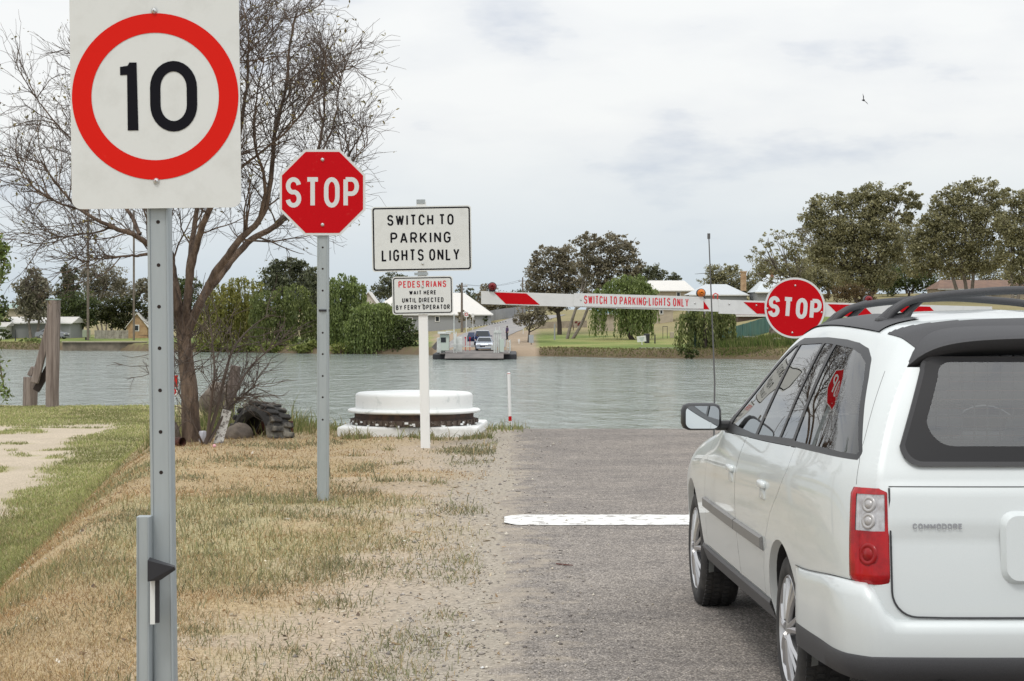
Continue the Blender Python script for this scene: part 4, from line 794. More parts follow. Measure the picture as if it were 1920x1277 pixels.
# ---------------------------------------------------------------- the station wagon
PAINT = mat('silver white paint', (.66,.70,.705), .42, .10, coat=.65, n=900, col2=(.60,.64,.645), back=(.28,.29,.28))
TRIM = mat('charcoal trim', (.028,.029,.032), .42); GREYP = mat('dark grey plastic', (.045,.046,.050), .62, n=260, col2=(.06,.06,.065)); MIDG = mat('grey side moulding', (.19,.185,.18), .5)
SKIRT = mat('grey sill skirt', (.085,.085,.09), .6)
GL_S = glass('side glass', (.62,.66,.65), 1.55); GL_R = glass('rear glass', (.88,.92,.91), 1.9)
TYRE = mat('tyre rubber', (.032,.031,.031), .85, n=9, col2=(.075,.07,.065), band=(.45,.7)); ALLOY = mat('silver alloy', (.52,.52,.53), .32, .8)
DARK = mat('dark cabin', (.03,.03,.032), .9); CAB = mat('grey cabin carpet', (.10,.105,.11), .95); SEATM = mat('grey seat cloth', (.19,.20,.21), .95)
yaw = R(2.4); CO = (2.0, 8.69, float(0)); car = thing('station_wagon', CO, 'white station wagon with roof rails waiting at the stop line, tail towards us', 'car', rot=(0, 0, yaw))
us = np.concatenate([np.linspace(CAR_ST[0][3][1], -1.0, 14)[:-1], np.arange(-1.0, 3.5, .021), np.linspace(3.5, CAR_ST[-1][3][1], 14)])
q_, t_, G = car_grid(0, 241, us); nu, nt_ = G.shape[:2]
def poly(*p): return np.array(p, float)
BAND = poly((1.90,1.052),(1.62,1.150),(1.28,1.285),(1.02,1.395),(.80,1.475),(.66,1.508),(.56,1.523),(.0,1.534),(-.35,1.530),(-.56,1.520),(-.69,1.500),(-.775,1.462),(-.84,1.395),(-.95,1.255),(-1.05,1.125),(-1.045,1.098),(-.60,1.094),(0,1.083),(.60,1.066),(1.20,1.052),(1.78,1.036))
WIN = [poly((1.66,1.083),(1.60,1.122),(1.25,1.262),(1.00,1.370),(.80,1.447),(.66,1.484),(.60,1.492),(.865,1.078)),
       poly((.555,1.494),(.05,1.508),(.255,1.103),(.80,1.082)), poly((.01,1.509),(-.17,1.508),(-.045,1.114),(.215,1.104)),
       poly((-.22,1.507),(-.52,1.497),(-.65,1.477),(-.745,1.445),(-.815,1.378),(-.925,1.24),(-1.028,1.128),(-1.02,1.118),(-.60,1.117),(-.09,1.109))]
DF = poly((2.06,1.20),(2.10,1.02),(2.26,.82),(2.36,.64),(2.40,.44),(2.37,.40),(1.215,.395),(1.185,.60),(1.175,.83),(1.12,.98),(.98,1.20))
DR = poly((.98,1.20),(1.12,.98),(1.175,.83),(1.185,.60),(1.215,.395),(.50,.395),(.46,.50),(.36,.63),(.20,.78),(.0,.895),(-.13,.99),(-.19,1.20))
def inside(pg, y, z):
    r = np.zeros(np.shape(y), bool); j = len(pg)-1
    for i in range(len(pg)):
        a, b = pg[i], pg[j]; c = (a[1] > z) != (b[1] > z)
        with np.errstate(divide='ignore', invalid='ignore'): r ^= c & (y < (b[0]-a[0])*(z-a[1])/(b[1]-a[1]) + a[0])
        j = i
    return r
def closest(pg, p):
    best = None
    for i in range(len(pg)):
        a, b = pg[i-1], pg[i]; ab = b-a; t = np.clip(np.dot(p-a, ab)/np.dot(ab, ab), 0, 1); c = a+ab*t; d_ = np.hypot(*(p-c))
        if best is None or d_ < best[0]: best = (d_, c)
    return best
ARCH = [(0.0, .318, .372), (2.965, .322, .385)]
fc = .25*(G[:-1,:-1]+G[1:,:-1]+G[1:,1:]+G[:-1,1:]); fy, fz_ = fc[..., 1], fc[..., 2]; tm = .5*(t_[:-1]+t_[1:])[None, :]; um = .5*(us[:-1]+us[1:])[:, None]
reg = np.zeros(fy.shape, int)        # 0 body 1 trim 2-5 glass 6 front door 7 rear door 8 hole 9 roof strip 10 windscreen 11 spoiler skin
side = tm < 7.45
reg[side & inside(DF, fy, fz_)] = 6; reg[side & inside(DR, fy, fz_)] = 7
reg[side & inside(BAND, fy, fz_)] = 1
for i, w in enumerate(WIN): reg[side & inside(w, fy, fz_)] = 2+i
for ay, az, ar in ARCH: reg[(tm < 4) & (np.hypot(fy-ay, fz_-az) < ar)] = 8
reg[(tm > 7.62) & (tm < 8.62) & (um > -.90) & (fy < .95)] = 9
reg[(tm > 7.45) & (fy > .98) & (fy < 2.02) & (fc[..., 2] > 1.10)] = 10
reg[(tm > 7.62) & (um < -.90) & (fy < -.735)] = 11
reg[(tm < 1.25) & (fy < -.30)] = 12; reg[(tm < .95) & (fy > .3) & (fy < 2.7) & (reg != 8)] = 12
# snap region borders onto the drawn outlines
nrm = np.cross(np.gradient(G, axis=0), np.gradient(G, axis=1)); nrm /= np.linalg.norm(nrm, axis=2)[..., None]+1e-9
pad = np.pad(reg, 1, constant_values=-1); cs = [pad[:-1,:-1], pad[1:,:-1], pad[:-1,1:], pad[1:,1:]]
for i, j in np.argwhere((np.maximum.reduce(cs) != np.minimum.reduce([np.where(c < 0, 99, c) for c in cs]))):
    rs_ = {int(c[i, j]) for c in cs if c[i, j] >= 0}; p = G[i, j, 1:].copy(); best = None
    if 8 in rs_:
        ay, az, ar = min(ARCH, key=lambda a: abs(a[0]-p[0])); v_ = p-np.array((ay, az)); L = np.hypot(*v_); best = (abs(L-ar), np.array((ay, az))+v_/L*ar)
    elif rs_ & {2,3,4,5}: best = min((closest(WIN[r-2], p) for r in rs_ if 2 <= r <= 5), key=lambda b: b[0])
    elif 1 in rs_ and t_[j] < 7.5: best = closest(BAND, p)
    elif 6 in rs_ or 7 in rs_: best = closest(DF if 6 in rs_ else DR, p)
    if best and best[0] < .03:
        dl = best[1]-p; n_ = nrm[i, j]
        if abs(n_[0]) > .2: G[i, j, 0] -= (n_[1]*dl[0]+n_[2]*dl[1])/n_[0]; G[i, j, 1:] = best[1]
def part_from(region, mirror, name, m, parent, off=0.0, shrink=0.0, extra=None, smooth=True):
    ids = np.argwhere(np.isin(reg, region)); 
    if extra is not None: ids = np.array([q for q in ids if extra(*q)])
    used = {}; V = []; Fc = []
    cnt = {}
    for i, j in ids:
        f = []
        for a, b in ((i, j), (i+1, j), (i+1, j+1), (i, j+1)):
            key = (a, b)
            if key not in used: used[key] = len(V); V.append(G[a, b] + nrm[a, b]*(-off))
            f.append(used[key]); cnt[key] = cnt.get(key, 0)+1
        Fc.append(f)
    V = np.array(V); Fc = np.array(Fc)
    if shrink:
        bk = [(k_, used[k_]) for k_ in used if cnt[k_] < 4]; 
        for (a, b), vi in bk:
            nb = [used[x] for x in ((a+1,b),(a-1,b),(a,b+1),(a,b-1),(a+1,b+1),(a-1,b-1),(a+1,b-1),(a-1,b+1)) if x in used and cnt[x] == 4]
            if nb: dv = V[nb].mean(0)-V[vi]; V[vi] = V[vi] + dv/np.linalg.norm(dv)*shrink
    if mirror: V = V*np.array((-1, 1, 1)); Fc = Fc[:, ::-1]
    return np_mesh(name, V, Fc, m, parent, world=False, smooth=smooth)
_s = np.sign(np.dot(nrm[nu//2, 60], (-1, 0, 0))); nrm *= -_s       # so that -nrm points outwards
FLIP = (np.cross(G[nu//2+1, 60]-G[nu//2, 60], G[nu//2, 61]-G[nu//2, 60])[0] > 0)
if FLIP: G = G[::-1].copy(); reg = reg[::-1].copy(); nrm = nrm[::-1].copy()
# ---- shell: both sides, roof, tail panel
ids = np.argwhere(reg == 0); V = G.reshape(-1, 3); base_i = lambda a, b: a*nt_+b
i_, j_ = ids[:, 0], ids[:, 1]; fL = np.stack([i_*nt_+j_, (i_+1)*nt_+j_, (i_+1)*nt_+j_+1, i_*nt_+j_+1], 1)
VR = V*np.array((-1, 1, 1)); fR = fL[:, ::-1] + len(V)
ring = G[0] if not FLIP else G[-1]
jt = np.argmin(abs(t_-7.0)); rows = np.arange(0, jt+1, 4); mcol = 49
def panel_y(zv, xn):  # tail panel relief: step at the number plate line and roll under the window
    return -.035*(1-xn**2) - .010*np.clip((zv-.845)/.010, 0, 1)*np.clip((1.02-zv)/.02, 0, 1)*np.clip((1-abs(xn))/.08, 0, 1) + .012*np.exp(-((zv-.66)/.05)**2)*np.clip((.9-abs(xn))/.1, 0, 1)*0
RP = np.zeros((len(rows), mcol, 3)); xn = np.linspace(-1, 1, mcol)
for a_, r_ in enumerate(rows):
    p = ring[r_]; RP[a_, :, 0] = -p[0]*xn*-1 if False else xn*(-p[0]); RP[a_, :, 1] = p[1]+panel_y(p[2], xn); RP[a_, :, 2] = p[2]
rz_ = RP[:-1, :, 2]
VP = RP.reshape(-1, 3); ii = np.arange(len(rows)-1)[:, None]*mcol+np.arange(mcol-1)[None]; fP = np.stack([ii, ii+1, ii+mcol+1, ii+mcol], -1)
cz_ = .25*(RP[:-1,:-1]+RP[1:,:-1]+RP[1:,1:]+RP[:-1,1:]); hole = (cz_[..., 2] > 1.12) & (abs(cz_[..., 0]) < .648-.40*(cz_[..., 2]-1.085)) | (cz_[..., 2] > 1.44)
fP = fP[~hole]
Vall = np.concatenate([V, VR, VP]); Fall = np.concatenate([fL, fR, fP + 2*len(V)])
body = np_mesh('body', Vall, Fall, PAINT, car, world=False)
bm = bmesh.new(); bm.from_mesh(body.data); bmesh.ops.delete(bm, geom=[v for v in bm.verts if not v.link_faces], context='VERTS'); bmesh.ops.remove_doubles(bm, verts=bm.verts, dist=.0012)
bm.to_mesh(body.data); bm.free(); body.data.polygons.foreach_set('use_smooth', [True]*len(body.data.polygons))
RLIST = (False, True)
for mir in RLIST:
    dfp = part_from([6], mir, 'door', PAINT, car, shrink=.0028); drp = part_from([7], mir, 'door', PAINT, car, shrink=.0028)
    part_from([1], mir, 'window_surround', TRIM, car)
    for r_ in (2, 3, 4, 5): part_from([r_], mir, 'side_window', GL_S, car, off=-.003)
    part_from([9], mir, 'roof_strip', GREYP, car, off=.006); part_from([11], mir, 'spoiler_end', GREYP, car, off=.003)
    sx = -1 if not mir else 1
    def sp_(y, z):       # point on the left skin nearest to y,z
        k_ = np.argmin((G[:, :int(nt_*.72), 1]-y)**2+(G[:, :int(nt_*.72), 2]-z)**2); a, b = divmod(k_, int(nt_*.72)); return G[a, b], -nrm[a, b]
    # side mouldings, one per door
    for dp, (ya, yb) in ((dfp, (2.34, 1.185)), (drp, (1.165, .40))):
        mb = MB(); V_ = []; ys_ = np.linspace(ya, yb, 22); 
        for y_ in ys_:
            for zz, o_ in ((.662,.001),(.655,.016),(.612,.018),(.598,.001)):
                p, n_ = sp_(y_, zz + .012*(1.3-y_)/1.0*0); V_.append(((p[0]+n_[0]*o_)*(1 if not mir else -1), y_, zz))
        f_ = [(4*a+b, 4*a+b+1, 4*a+b+5, 4*a+b+4) for a in range(21) for b in range(3)] + [(0,3,2,1), tuple(84+b for b in range(4))]
        mb.add(V_, f_).build('moulding', MIDG, dp, smooth=False)
    for dp, yh in ((dfp, 1.30), (drp, .375)):
        p, n_ = sp_(yh, .872); h_ = MB(); x0 = (p[0]-.004); V_ = []
        h_.box((0, 0, .018), (.028, .15, .034), bev=.012).box((.008, -.0, -.022), (.02, .12, .05), bev=.009); o = h_.build('handle', PAINT, dp); o.data.transform(Matrix.Translation((x0*(1 if not mir else -1), yh, .872))); [setattr(pg_, 'use_smooth', True) for pg_ in o.data.polygons]
    # sill skirt
    V_ = []
    for y_ in np.linspace(2.59, .375, 22):
        for zz, o_ in ((.392,.004),(.375,.012),(.30,.006),(.275,-.03)):
            p, n_ = sp_(y_, max(zz, .30)); V_.append(((p[0]-o_)*(1 if not mir else -1), y_, zz))
    MB().add(V_, [(4*a+b, 4*a+b+1, 4*a+b+5, 4*a+b+4) for a in range(21) for b in range(3)]).build('sill_skirt', SKIRT, car)
    # wheel arch liners
    for ay, az, ar in ARCH:
        V_ = []
        for a in np.linspace(-.25, math.pi+.25, 26):
            yy, zz = ay+ar*math.cos(a), az+ar*math.sin(a); p, n_ = sp_(yy, max(zz, .31)); x_ = p[0]*(1 if not mir else -1)
            V_ += [(x_-sx*-.0-sx*.001*0, yy, zz), (x_-sx*.03, ay+(ar-.012)*math.cos(a), az+(ar-.012)*math.sin(a)), (x_-sx*.32, ay+(ar-.012)*math.cos(a), az+(ar-.012)*math.sin(a))]
        MB().add([v for n3_, v in enumerate(V_)], [(3*a, 3*a+1, 3*a+4, 3*a+3) for a in range(25)]).build('arch_lip', PAINT, car, smooth=True)
        MB().add(V_, [(3*a+1, 3*a+2, 3*a+5, 3*a+4) for a in range(25)]).build('arch_liner', DARK, car)
    # wheels
    for wy, wz in ((0, .318), (2.965, .318)):
        wh = bpy.data.objects.new('wheel', None); SC.collection.objects.link(wh); wh.parent = car; wh.location = (sx*.845, wy, wz); wh.rotation_euler = (0, 0, R(0))
        rt = .322; s_ = sx
        pr = [(.225,.0),(.235,.008),(.265,.012),(.300,.004),(.316,-.018),(rt,-.04),(rt,-.165),(.30,-.20),(.22,-.20)]
        MB().lathe([(r_, s_*h_) for r_, h_ in pr], 56, axis='X', cap=False).build('tyre', TYRE, wh, smooth=True)
        tb_ = MB()
        for a in range(60):
            an = 2*math.pi*a/60
            for w_ in (-.030, -.075, -.13): tb_.box((s_*w_, rt*1.004*math.cos(an+w_), rt*1.004*math.sin(an+w_)), (.034, .021, .010), rx=an+w_-math.pi/2)
        tb_.build('tread', TYRE, wh)
        rm = MB(); rm.lathe([(.228,-s_*.0),(.222,s_*.006),(.214,-s_*.004),(.205,-s_*.035),(.205,-s_*.15)], 48, axis='X', cap=False)
        for a in range(7):
            for o2 in (-.135, .135):
                an = 2*math.pi*a/7+.2; c0, c1 = an+o2*.9, an+o2*1.15
                pts_ = [(s_*.004, .045*math.cos(c0), .045*math.sin(c0)), (s_*.002, .12*math.cos(c0), .12*math.sin(c0)), (-s_*.010, .214*math.cos(c1), .214*math.sin(c1))]; rm.tube(pts_, [.017,.015,.014], 6)
        rm.lathe([(.058,-s_*.03),(.058,s_*.006),(.04,s_*.012),(.001,s_*.013)], 24, axis='X'); rm.build('rim', ALLOY, wh, angle=40)
        MB().lathe([(.20,-s_*.11),(.001,-s_*.11)], 32, axis='X', cap=False).lathe([(.13,-s_*.07),(.13,-s_*.09)], 32, axis='X').build('brake', mat('dark brake', (.05,.045,.04), .7, .4), wh)
    # door mirror
    bx_ = sx*.862; mb = MB(); mb.box((sx*.985, 1.735, 1.115), (.20, .10, .135), bev=.036); mr_ = mb.build('mirror', TRIM, car, smooth=True)
    MB().box((sx*.875, 1.75, 1.07), (.09, .05, .05), bev=.015).build('mirror_arm', TRIM, mr_)
    MB().prism(rrect(sx*.985-.083, 1.058, sx*.985+.083, 1.170, .03), 1.676, 1.690).build('mirror_glass', mat('mirror', (.85,.88,.9), .01, 1.0), mr_)
    # taillight wrapping the corner
    zs = np.linspace(.662, 1.003, 30); rows_ = []
    for zz in zs:
        row = []; A_ = G[::-1] if FLIP else G
        for f_ in np.linspace(0, 1, 15):
            if f_ < .62:
                u_ = -1.095 + (us[0]+1.095)*(f_/.62); a = np.argmin(abs(us-u_)); p = np.array([np.interp(zz, A_[a, :160, 2], A_[a, :160, 0]), np.interp(zz, A_[a, :160, 2], A_[a, :160, 1]), zz])
            else:
                p = np.array([np.interp(zz, ring[:160, 2], ring[:160, 0]), np.interp(zz, ring[:160, 2], ring[:160, 1]), zz]); p[0] = p[0] + (-.690-p[0])*((f_-.62)/.38)
            p[2] = zz; row.append(p)
        row = np.array(row); row[:, 0] = np.interp(np.arange(15), np.arange(15), np.convolve(np.pad(row[:, 0], 1, 'edge'), [.25,.5,.25], 'valid')); rows_.append(row)
    T_ = np.array(rows_); tn = np.cross(np.gradient(T_, axis=0), np.gradient(T_, axis=1)); tn /= np.linalg.norm(tn, axis=2)[..., None]+1e-9
    if tn[15, 3, 0] > 0: tn = -tn
    edge_ = np.minimum.outer(np.minimum(np.arange(30), 29-np.arange(30))/2., np.full(15, 9)); edge_ = np.minimum(edge_, np.minimum(np.arange(15), 14-np.arange(15))[None]/1.); T_ = T_ + tn*(.002+.012*np.clip(edge_, 0, 1)[..., None])
    mm = np.array((1, 1, 1)) if not mir else np.array((-1, 1, 1)); idx = np.arange(29)[:, None]*15+np.arange(14)[None]; fq = np.stack([idx, idx+1, idx+16, idx+15], -1)
    clear = np.zeros((29, 14), bool); clear[16:27, 3:12] = True
    TL = mat('red lamp lens', (.34,.004,.010), .12) if False else None
    lens = mat('tail lamp red', (.42,.003,.007), .22, n=9, col2=(.22,.002,.005), coat=.35, spec=.3, band=(.42,.62)); tl_ = np_mesh('taillight', T_.reshape(-1, 3)*mm, fq[~clear] if not mir else fq[~clear][:, ::-1], lens, car, world=False, smooth=True)
    np_mesh('clear_lens', (T_-tn*.003).reshape(-1, 3)*mm, fq[clear] if not mir else fq[clear][:, ::-1], mat('clear lamp lens', (.55,.55,.56), .08, .35, n=30, col2=(.38,.36,.36)), tl_, world=False, smooth=True)
    for rr0, cc0, rad in ((24, 7.4, .030), (19, 7.4, .030), (9, 7.2, .042)):
        p = T_[rr0, int(cc0)]*mm; n_ = tn[rr0, int(cc0)]*mm; ob = MB().lathe([(.001,.0035),(rad*.5,.003),(rad*.52,.0008),(rad*.62,.0008),(rad*.66,.003),(rad*.95,.0018),(rad,-.003)], 28, cap=False).build('reflector', mat('reflector bowl', (.44,.43,.43), .3, .2) if rr0 > 15 else mat('tail lamp deep red', (.28,.003,.006), .3, coat=.2, spec=.3), tl_, smooth=True)
        ob.data.transform(Matrix.Translation(p) @ Vector(n_).to_track_quat('Z', 'Y').to_matrix().to_4x4())
# two cross bars on curved feet
def rf(y_): b = np.argmin(abs(t_-8.30)); a = np.argmin(abs(G[:, b, 1]-y_)); return G[a, b]
for yb_ in (-.42, .70):
    a = rf(yb_); x0, z0 = a[0], a[2]; half = [(x0-.005, z0+.0), (x0+.03, z0+.040), (x0+.085, z0+.074), (x0+.17, z0+.094), (x0+.30, z0+.108), (0, z0+.122)]
    pth = half + [(-x, z) for x, z in reversed(half[:-1])]; mb = MB()
    pp_ = resample([np.array((x, yb_, z)) for x, z in pth], 48); mb.tube(pp_+np.array((0,-.022,.0)), .0145, 8).tube(pp_+np.array((0,.022,-.004)), .0145, 8); bar = mb.build('roof_bar', GREYP, car, smooth=True)
    for s_ in (1, -1):
        X = lambda v: v*s_; MB().tube([(X(x0-.012), yb_, z0-.008), (X(x0+.02), yb_, z0+.035), (X(x0+.07), yb_, z0+.068), (X(x0+.16), yb_, z0+.094)], [.030,.019,.016,.017], 8).tube([(X(x0+.02), yb_, z0-.004), (X(x0+.075), yb_, z0+.012), (X(x0+.10), yb_, z0+.045), (X(x0+.15), yb_, z0+.090)], [.030,.022,.014,.012], 8).box((X(x0+.02), yb_, z0-.002), (.12, .075, .028), bev=.01).build('bar_foot', GREYP, bar)
# windscreen, spoiler, rear glass
GL_W = glass('windscreen glass', (.84,.88,.87), 1.5); ids_ = [part_from([10], m_, 'windscreen', GL_W, car) for m_ in RLIST]
A_ = CAR_ST; nseg = 41; V_ = []
for i in range(nseg):
    s_ = -1+2*i/(nseg-1); ax = abs(s_); e_ = ax**7
    zt = 1.598-.012*ax**2-.055*e_; yt = -.70-.05*ax**2+.02*e_; xt = .575*s_
    zl = 1.548-.030*ax**2-.105*e_; yl = -1.005+.035*ax**2+.05*e_; xl = .60*s_*(1-.015*e_)
    zb = 1.515-.030*ax**2-.100*e_; yb = -.985+.035*ax**2+.055*e_; xb = .585*s_
    zi = 1.47-.02*ax**2-.06*e_; V_ += [(xt, yt, zt-.012), (xt*1.0, yt-.012, zt+.006), ((xt+xl)/2, (yt+yl)/2, (zt+zl)/2+.014-.01*e_), (xl, yl+.012, zl+.008), (xl, yl, zl-.004), (xb, yb, zb), (xb*.965, yb+.10, zi+.01)]
MB().add(V_, [(7*i+j, 7*i+j+1, 7*i+j+8, 7*i+j+7) for i in range(nseg-1) for j in range(6)] + [tuple(range(6, -1, -1)), tuple(7*(nseg-1)+j for j in range(7))]).build('spoiler', GREYP, car, angle=50)
# rear window: dark edge band with a clear pane inside, on the tail panel
def tail(x, z, lift=0):
    p = (np.interp(z, ring[:jt+1, 2], ring[:jt+1, 0]), np.interp(z, ring[:jt+1, 2], ring[:jt+1, 1])); xn_ = np.clip(x/-p[0], -1.05, 1.05); return (x, p[1]+float(panel_y(z, xn_))-lift, z)
def hw(z): return .665 - .40*(z-1.085)
outer = []; 
def winloop(inset, r):
    z0, z1 = 1.083+inset, 1.475-inset*.3; pts = []
    def c(x, z): pts.append((x, z))
    for i in range(9): a = i/8*math.pi/2; c(hw(z0+r)-inset-r+r*math.sin(a), z0+r-r*math.cos(a))
    for i in range(1, 10): z = z0+r+(z1-z0-r-.05)*i/9; c(hw(z)-inset, z)
    zt = pts[-1][1]; xt = pts[-1][0]
    for i in range(1, 9): a = i/8*math.pi/2; c(xt-.05*(1-math.cos(a)), zt+.05*math.sin(a))
    xt = pts[-1][0]; zt = pts[-1][1]; xb = pts[0][0]; zb = pts[0][1]
    R_ = [(xb*i/12, zb) for i in range(12)] + pts + [(xt*(1-i/12), zt) for i in range(1, 12)]; L_2 = [(-x, z) for x, z in reversed(R_)]
    return R_+L_2
O1 = winloop(0, .07); O2 = winloop(.016, .06); I1 = winloop(.070, .09); n = len(O1)
FR = mat('window frit', (.014,.014,.016), .5, spec=.3); RUBT = mat('window rubber', (.03,.03,.033), .55)
rw = MB().add([tail(*p, .004) for p in O1]+[tail(*p, .016) for p in O1]+[tail(*p, .014) for p in O2], [(i, (i+1) % n, (i+1) % n+n, i+n) for i in range(n)]+[(i+n, (i+1) % n+n, (i+1) % n+2*n, i+2*n) for i in range(n)]).build('rear_window', RUBT, car, smooth=False)
MB().add([tail(*p, .0135) for p in O2]+[tail(*p, .0135) for p in I1], [(i, (i+1) % n, (i+1) % n+n, i+n) for i in range(n)]).build('frit', FR, rw, smooth=True)
cz0, cz1 = 1.165, 1.455; grid_ = []; 
mb = MB(); m_ = len(I1)//2; rows_ = [I1[i] for i in range(11, m_-10)]
for (xa, za), (xb_, zb_) in zip(rows_, rows_[1:]):
    for a in range(24):
        u0, u1 = -1+a/12, -1+(a+1)/12; mb.add([tail(xa*u0, za, .0135), tail(xa*u1, za, .0135), tail(xb_*u1, zb_, .0135), tail(xb_*u0, zb_, .0135)], [(0, 1, 2, 3)])
mb.build('pane', GL_R, rw)
mb = MB()
for i in range(8):
    z = 1.19+.032*i; w_ = hw(z)-.11; mb.add([tail(-w_, z, .0128), tail(w_, z, .0128), tail(w_, z+.0016, .0128), tail(-w_, z+.0016, .0128)], [(0,1,2,3)])
mb.build('heater_lines', mat('heater line', (.12,.05,.03), .6), rw)
# panel gaps on the tail (dark grooves) and tailgate outline
def groove(pts, name, w=.0035):
    mb = MB(); V_ = [(p[0]+a, p[1], p[2]+b) for p in pts for a, b in ((0, 0),)]
    return MB().tube(pts, w*.5, 4).build(name, TRIM, car)
groove([tail(x, 1.010, .0006) for x in np.linspace(-.69, .69, 40)], 'tailgate_seam', .005)
cor = [(-.690,1.005),(-.690,.80),(-.690,.64)] + [(-.690+.09*(1-math.cos(a)), .64-.092*math.sin(a)) for a in np.linspace(0, math.pi/2, 8)] + [(x, .546) for x in np.linspace(-.5, .5, 12)] + [(.690-.09*(1-math.cos(a)), .64-.092*math.sin(a)) for a in np.linspace(math.pi/2, 0, 8)] + [(.690,.64),(.690,1.005)]
groove([tail(x, z, .003) for x, z in cor], 'tailgate_gap', .009)
# number plate garnish and plate recess
mb = MB(); V_ = []; ol = rrect(-.30, .665, .30, .925, .05); il = rrect(-.285, .68, .285, .91, .045); n = len(ol)
MB().add([tail(*p, .0) for p in ol]+[tail(*p, .026) for p in il], [(i, (i+1) % n, (i+1) % n+n, i+n) for i in range(n)]+[tuple(range(n, 2*n))]).build('plate_garnish', PAINT, car, angle=30)
MB().add([tail(*p, .0275) for p in rrect(-.186, .70, .186, .835, .008)], [tuple(range(28))]).build('number_plate', mat('plate', (.72,.72,.68), .5), car)
lettering('COMMODORE', -.612, -.435, .862, .881, .0042, lambda x, z, l: tail(x, z, .004+l), sp=.30).build('badge', mat('chrome letters', (.30,.30,.31), .25, .7), car)
# rear bumper round the tail
def bump_path():
    A = G[::-1] if FLIP else G; pts = []
    b = int(np.argmin(abs(t_-2.0)))
    for u_ in np.linspace(-.345, us[0], 26): a = np.argmin(abs(us-u_)); pts.append((A[a, b, 0], A[a, b, 1]))
    xe, ye = ring[b][0], ring[b][1]
    for f_ in np.linspace(0, 1, 22)[1:]: x = xe*(1-f_); pts.append((x, ye-.035*(1-(x/xe)**2)))
    pts = pts+[(-x, y) for x, y in reversed(pts[:-1])]; return np.array(pts)
bp_ = bump_path(); tg_ = np.gradient(bp_, axis=0); tg_ /= np.linalg.norm(tg_, axis=1)[:, None]; no = np.stack([tg_[:, 1], -tg_[:, 0]], 1); no *= np.sign(np.sum(no*(bp_-np.array((0, .5))), 1))[:, None]
# smooth the corner
for _ in range(6): no[1:-1] = .25*no[:-2]+.5*no[1:-1]+.25*no[2:]; no /= np.linalg.norm(no, axis=1)[:, None]
def bumper(prof, name, m):
    V_ = []
    for (x, y), nn in zip(bp_, no):
        c_ = float(S_((.78-abs(x))/.10)) if y < -1.05 else 0.0; fr = float(S_((-y-.345)/.08)); blend = float(S_((-y-.35)/.75))
        for o_, z in prof:
            zt = .628+.040*blend; 
            if z == 'top': z2 = zt*(1-c_)+.540*c_
            elif z == 'top2': z2 = (zt-.012)*(1-c_)+.532*c_
            elif z == 'sh': z2 = (zt-.05)*(1-c_)+.515*c_
            else: z2 = z
            oo = o_*(.10+.25*fr+.65*float(S_((-y-.75)/.45))) if o_ > 0 else o_; V_.append((x+nn[0]*oo, y+nn[1]*oo, z2))
    k_ = len(prof); return MB().add(V_, [(k_*i+j, k_*i+j+1, k_*i+k_+j+1, k_*i+k_+j) for i in range(len(bp_)-1) for j in range(k_-1)]).build(name, m, car, angle=60)
bo = bumper([(-.03,'top'),(.006,'top'),(.026,'top2'),(.040,'sh'),(.044,.49),(.042,.44),(.038,.408)], 'bumper', PAINT)
bumper([(.040,.410),(.044,.402),(.034,.36),(.006,.315),(-.06,.30)], 'valance', GREYP)
MB().tube([(-.50,-1.24,.30),(-.50,-1.02,.30)], .034, 14, cap=False).build('exhaust', mat('exhaust', (.16,.15,.14), .4, .8), car)
gl_ = []
for (x, y), nn in zip(bp_[:24], no[:24]): bl_ = float(S_((-y-.35)/.75)); gl_.append((x+nn[0]*.0045, y+nn[1]*.0045, .6295+.040*bl_))
for s_ in (1, -1):
    groove([(p[0]*s_, p[1], p[2]) for p in gl_], 'bumper_seam', .0035)
    a = int(np.argmin(abs(us+1.12))); A_2 = G[::-1] if FLIP else G; N_2 = nrm[::-1] if FLIP else nrm
    groove([((A_2[a, b]-N_2[a, b]*-.0)*np.array((s_, 1, 1))).tolist() for b in range(int(np.argmin(abs(t_-4.1))), int(np.argmin(abs(t_-6.7))), 3)], 'pillar_seam', .002)
# front: hood nose closure, bumper, lamps (hidden in the photograph)
MB().box((0, 3.72, .50), (1.36, .16, .40), bev=.06).build('front_bumper', PAINT, car, smooth=True)
MB().box((0, 3.80, .63), (.60, .05, .10), bev=.02).build('grille', TRIM, car)
for s_ in (-1, 1): MB().box((s_*.60, 3.66, .665), (.30, .14, .11), rz=s_*-.35, bev=.03).build('headlight', mat('clear lamp lens', (.5,.5,.5)), car, smooth=True)
# antenna on the left front fender
b_ = (-.80, 2.60, .92); MB().tube([b_, (-.795, 2.60, 1.25), (-.83, 2.58, 2.05)], [.0055,.0045,.003], 6).lathe([(.008,0),(.008,.03)], 8, (-.83, 2.58, 2.03)).build('antenna', mat('aerial', (.10,.10,.10), .5), car)
MB().lathe([(.018,-.03),(.014,.035)], 10, (b_[0], b_[1], b_[2])).build('antenna_base', TRIM, car)
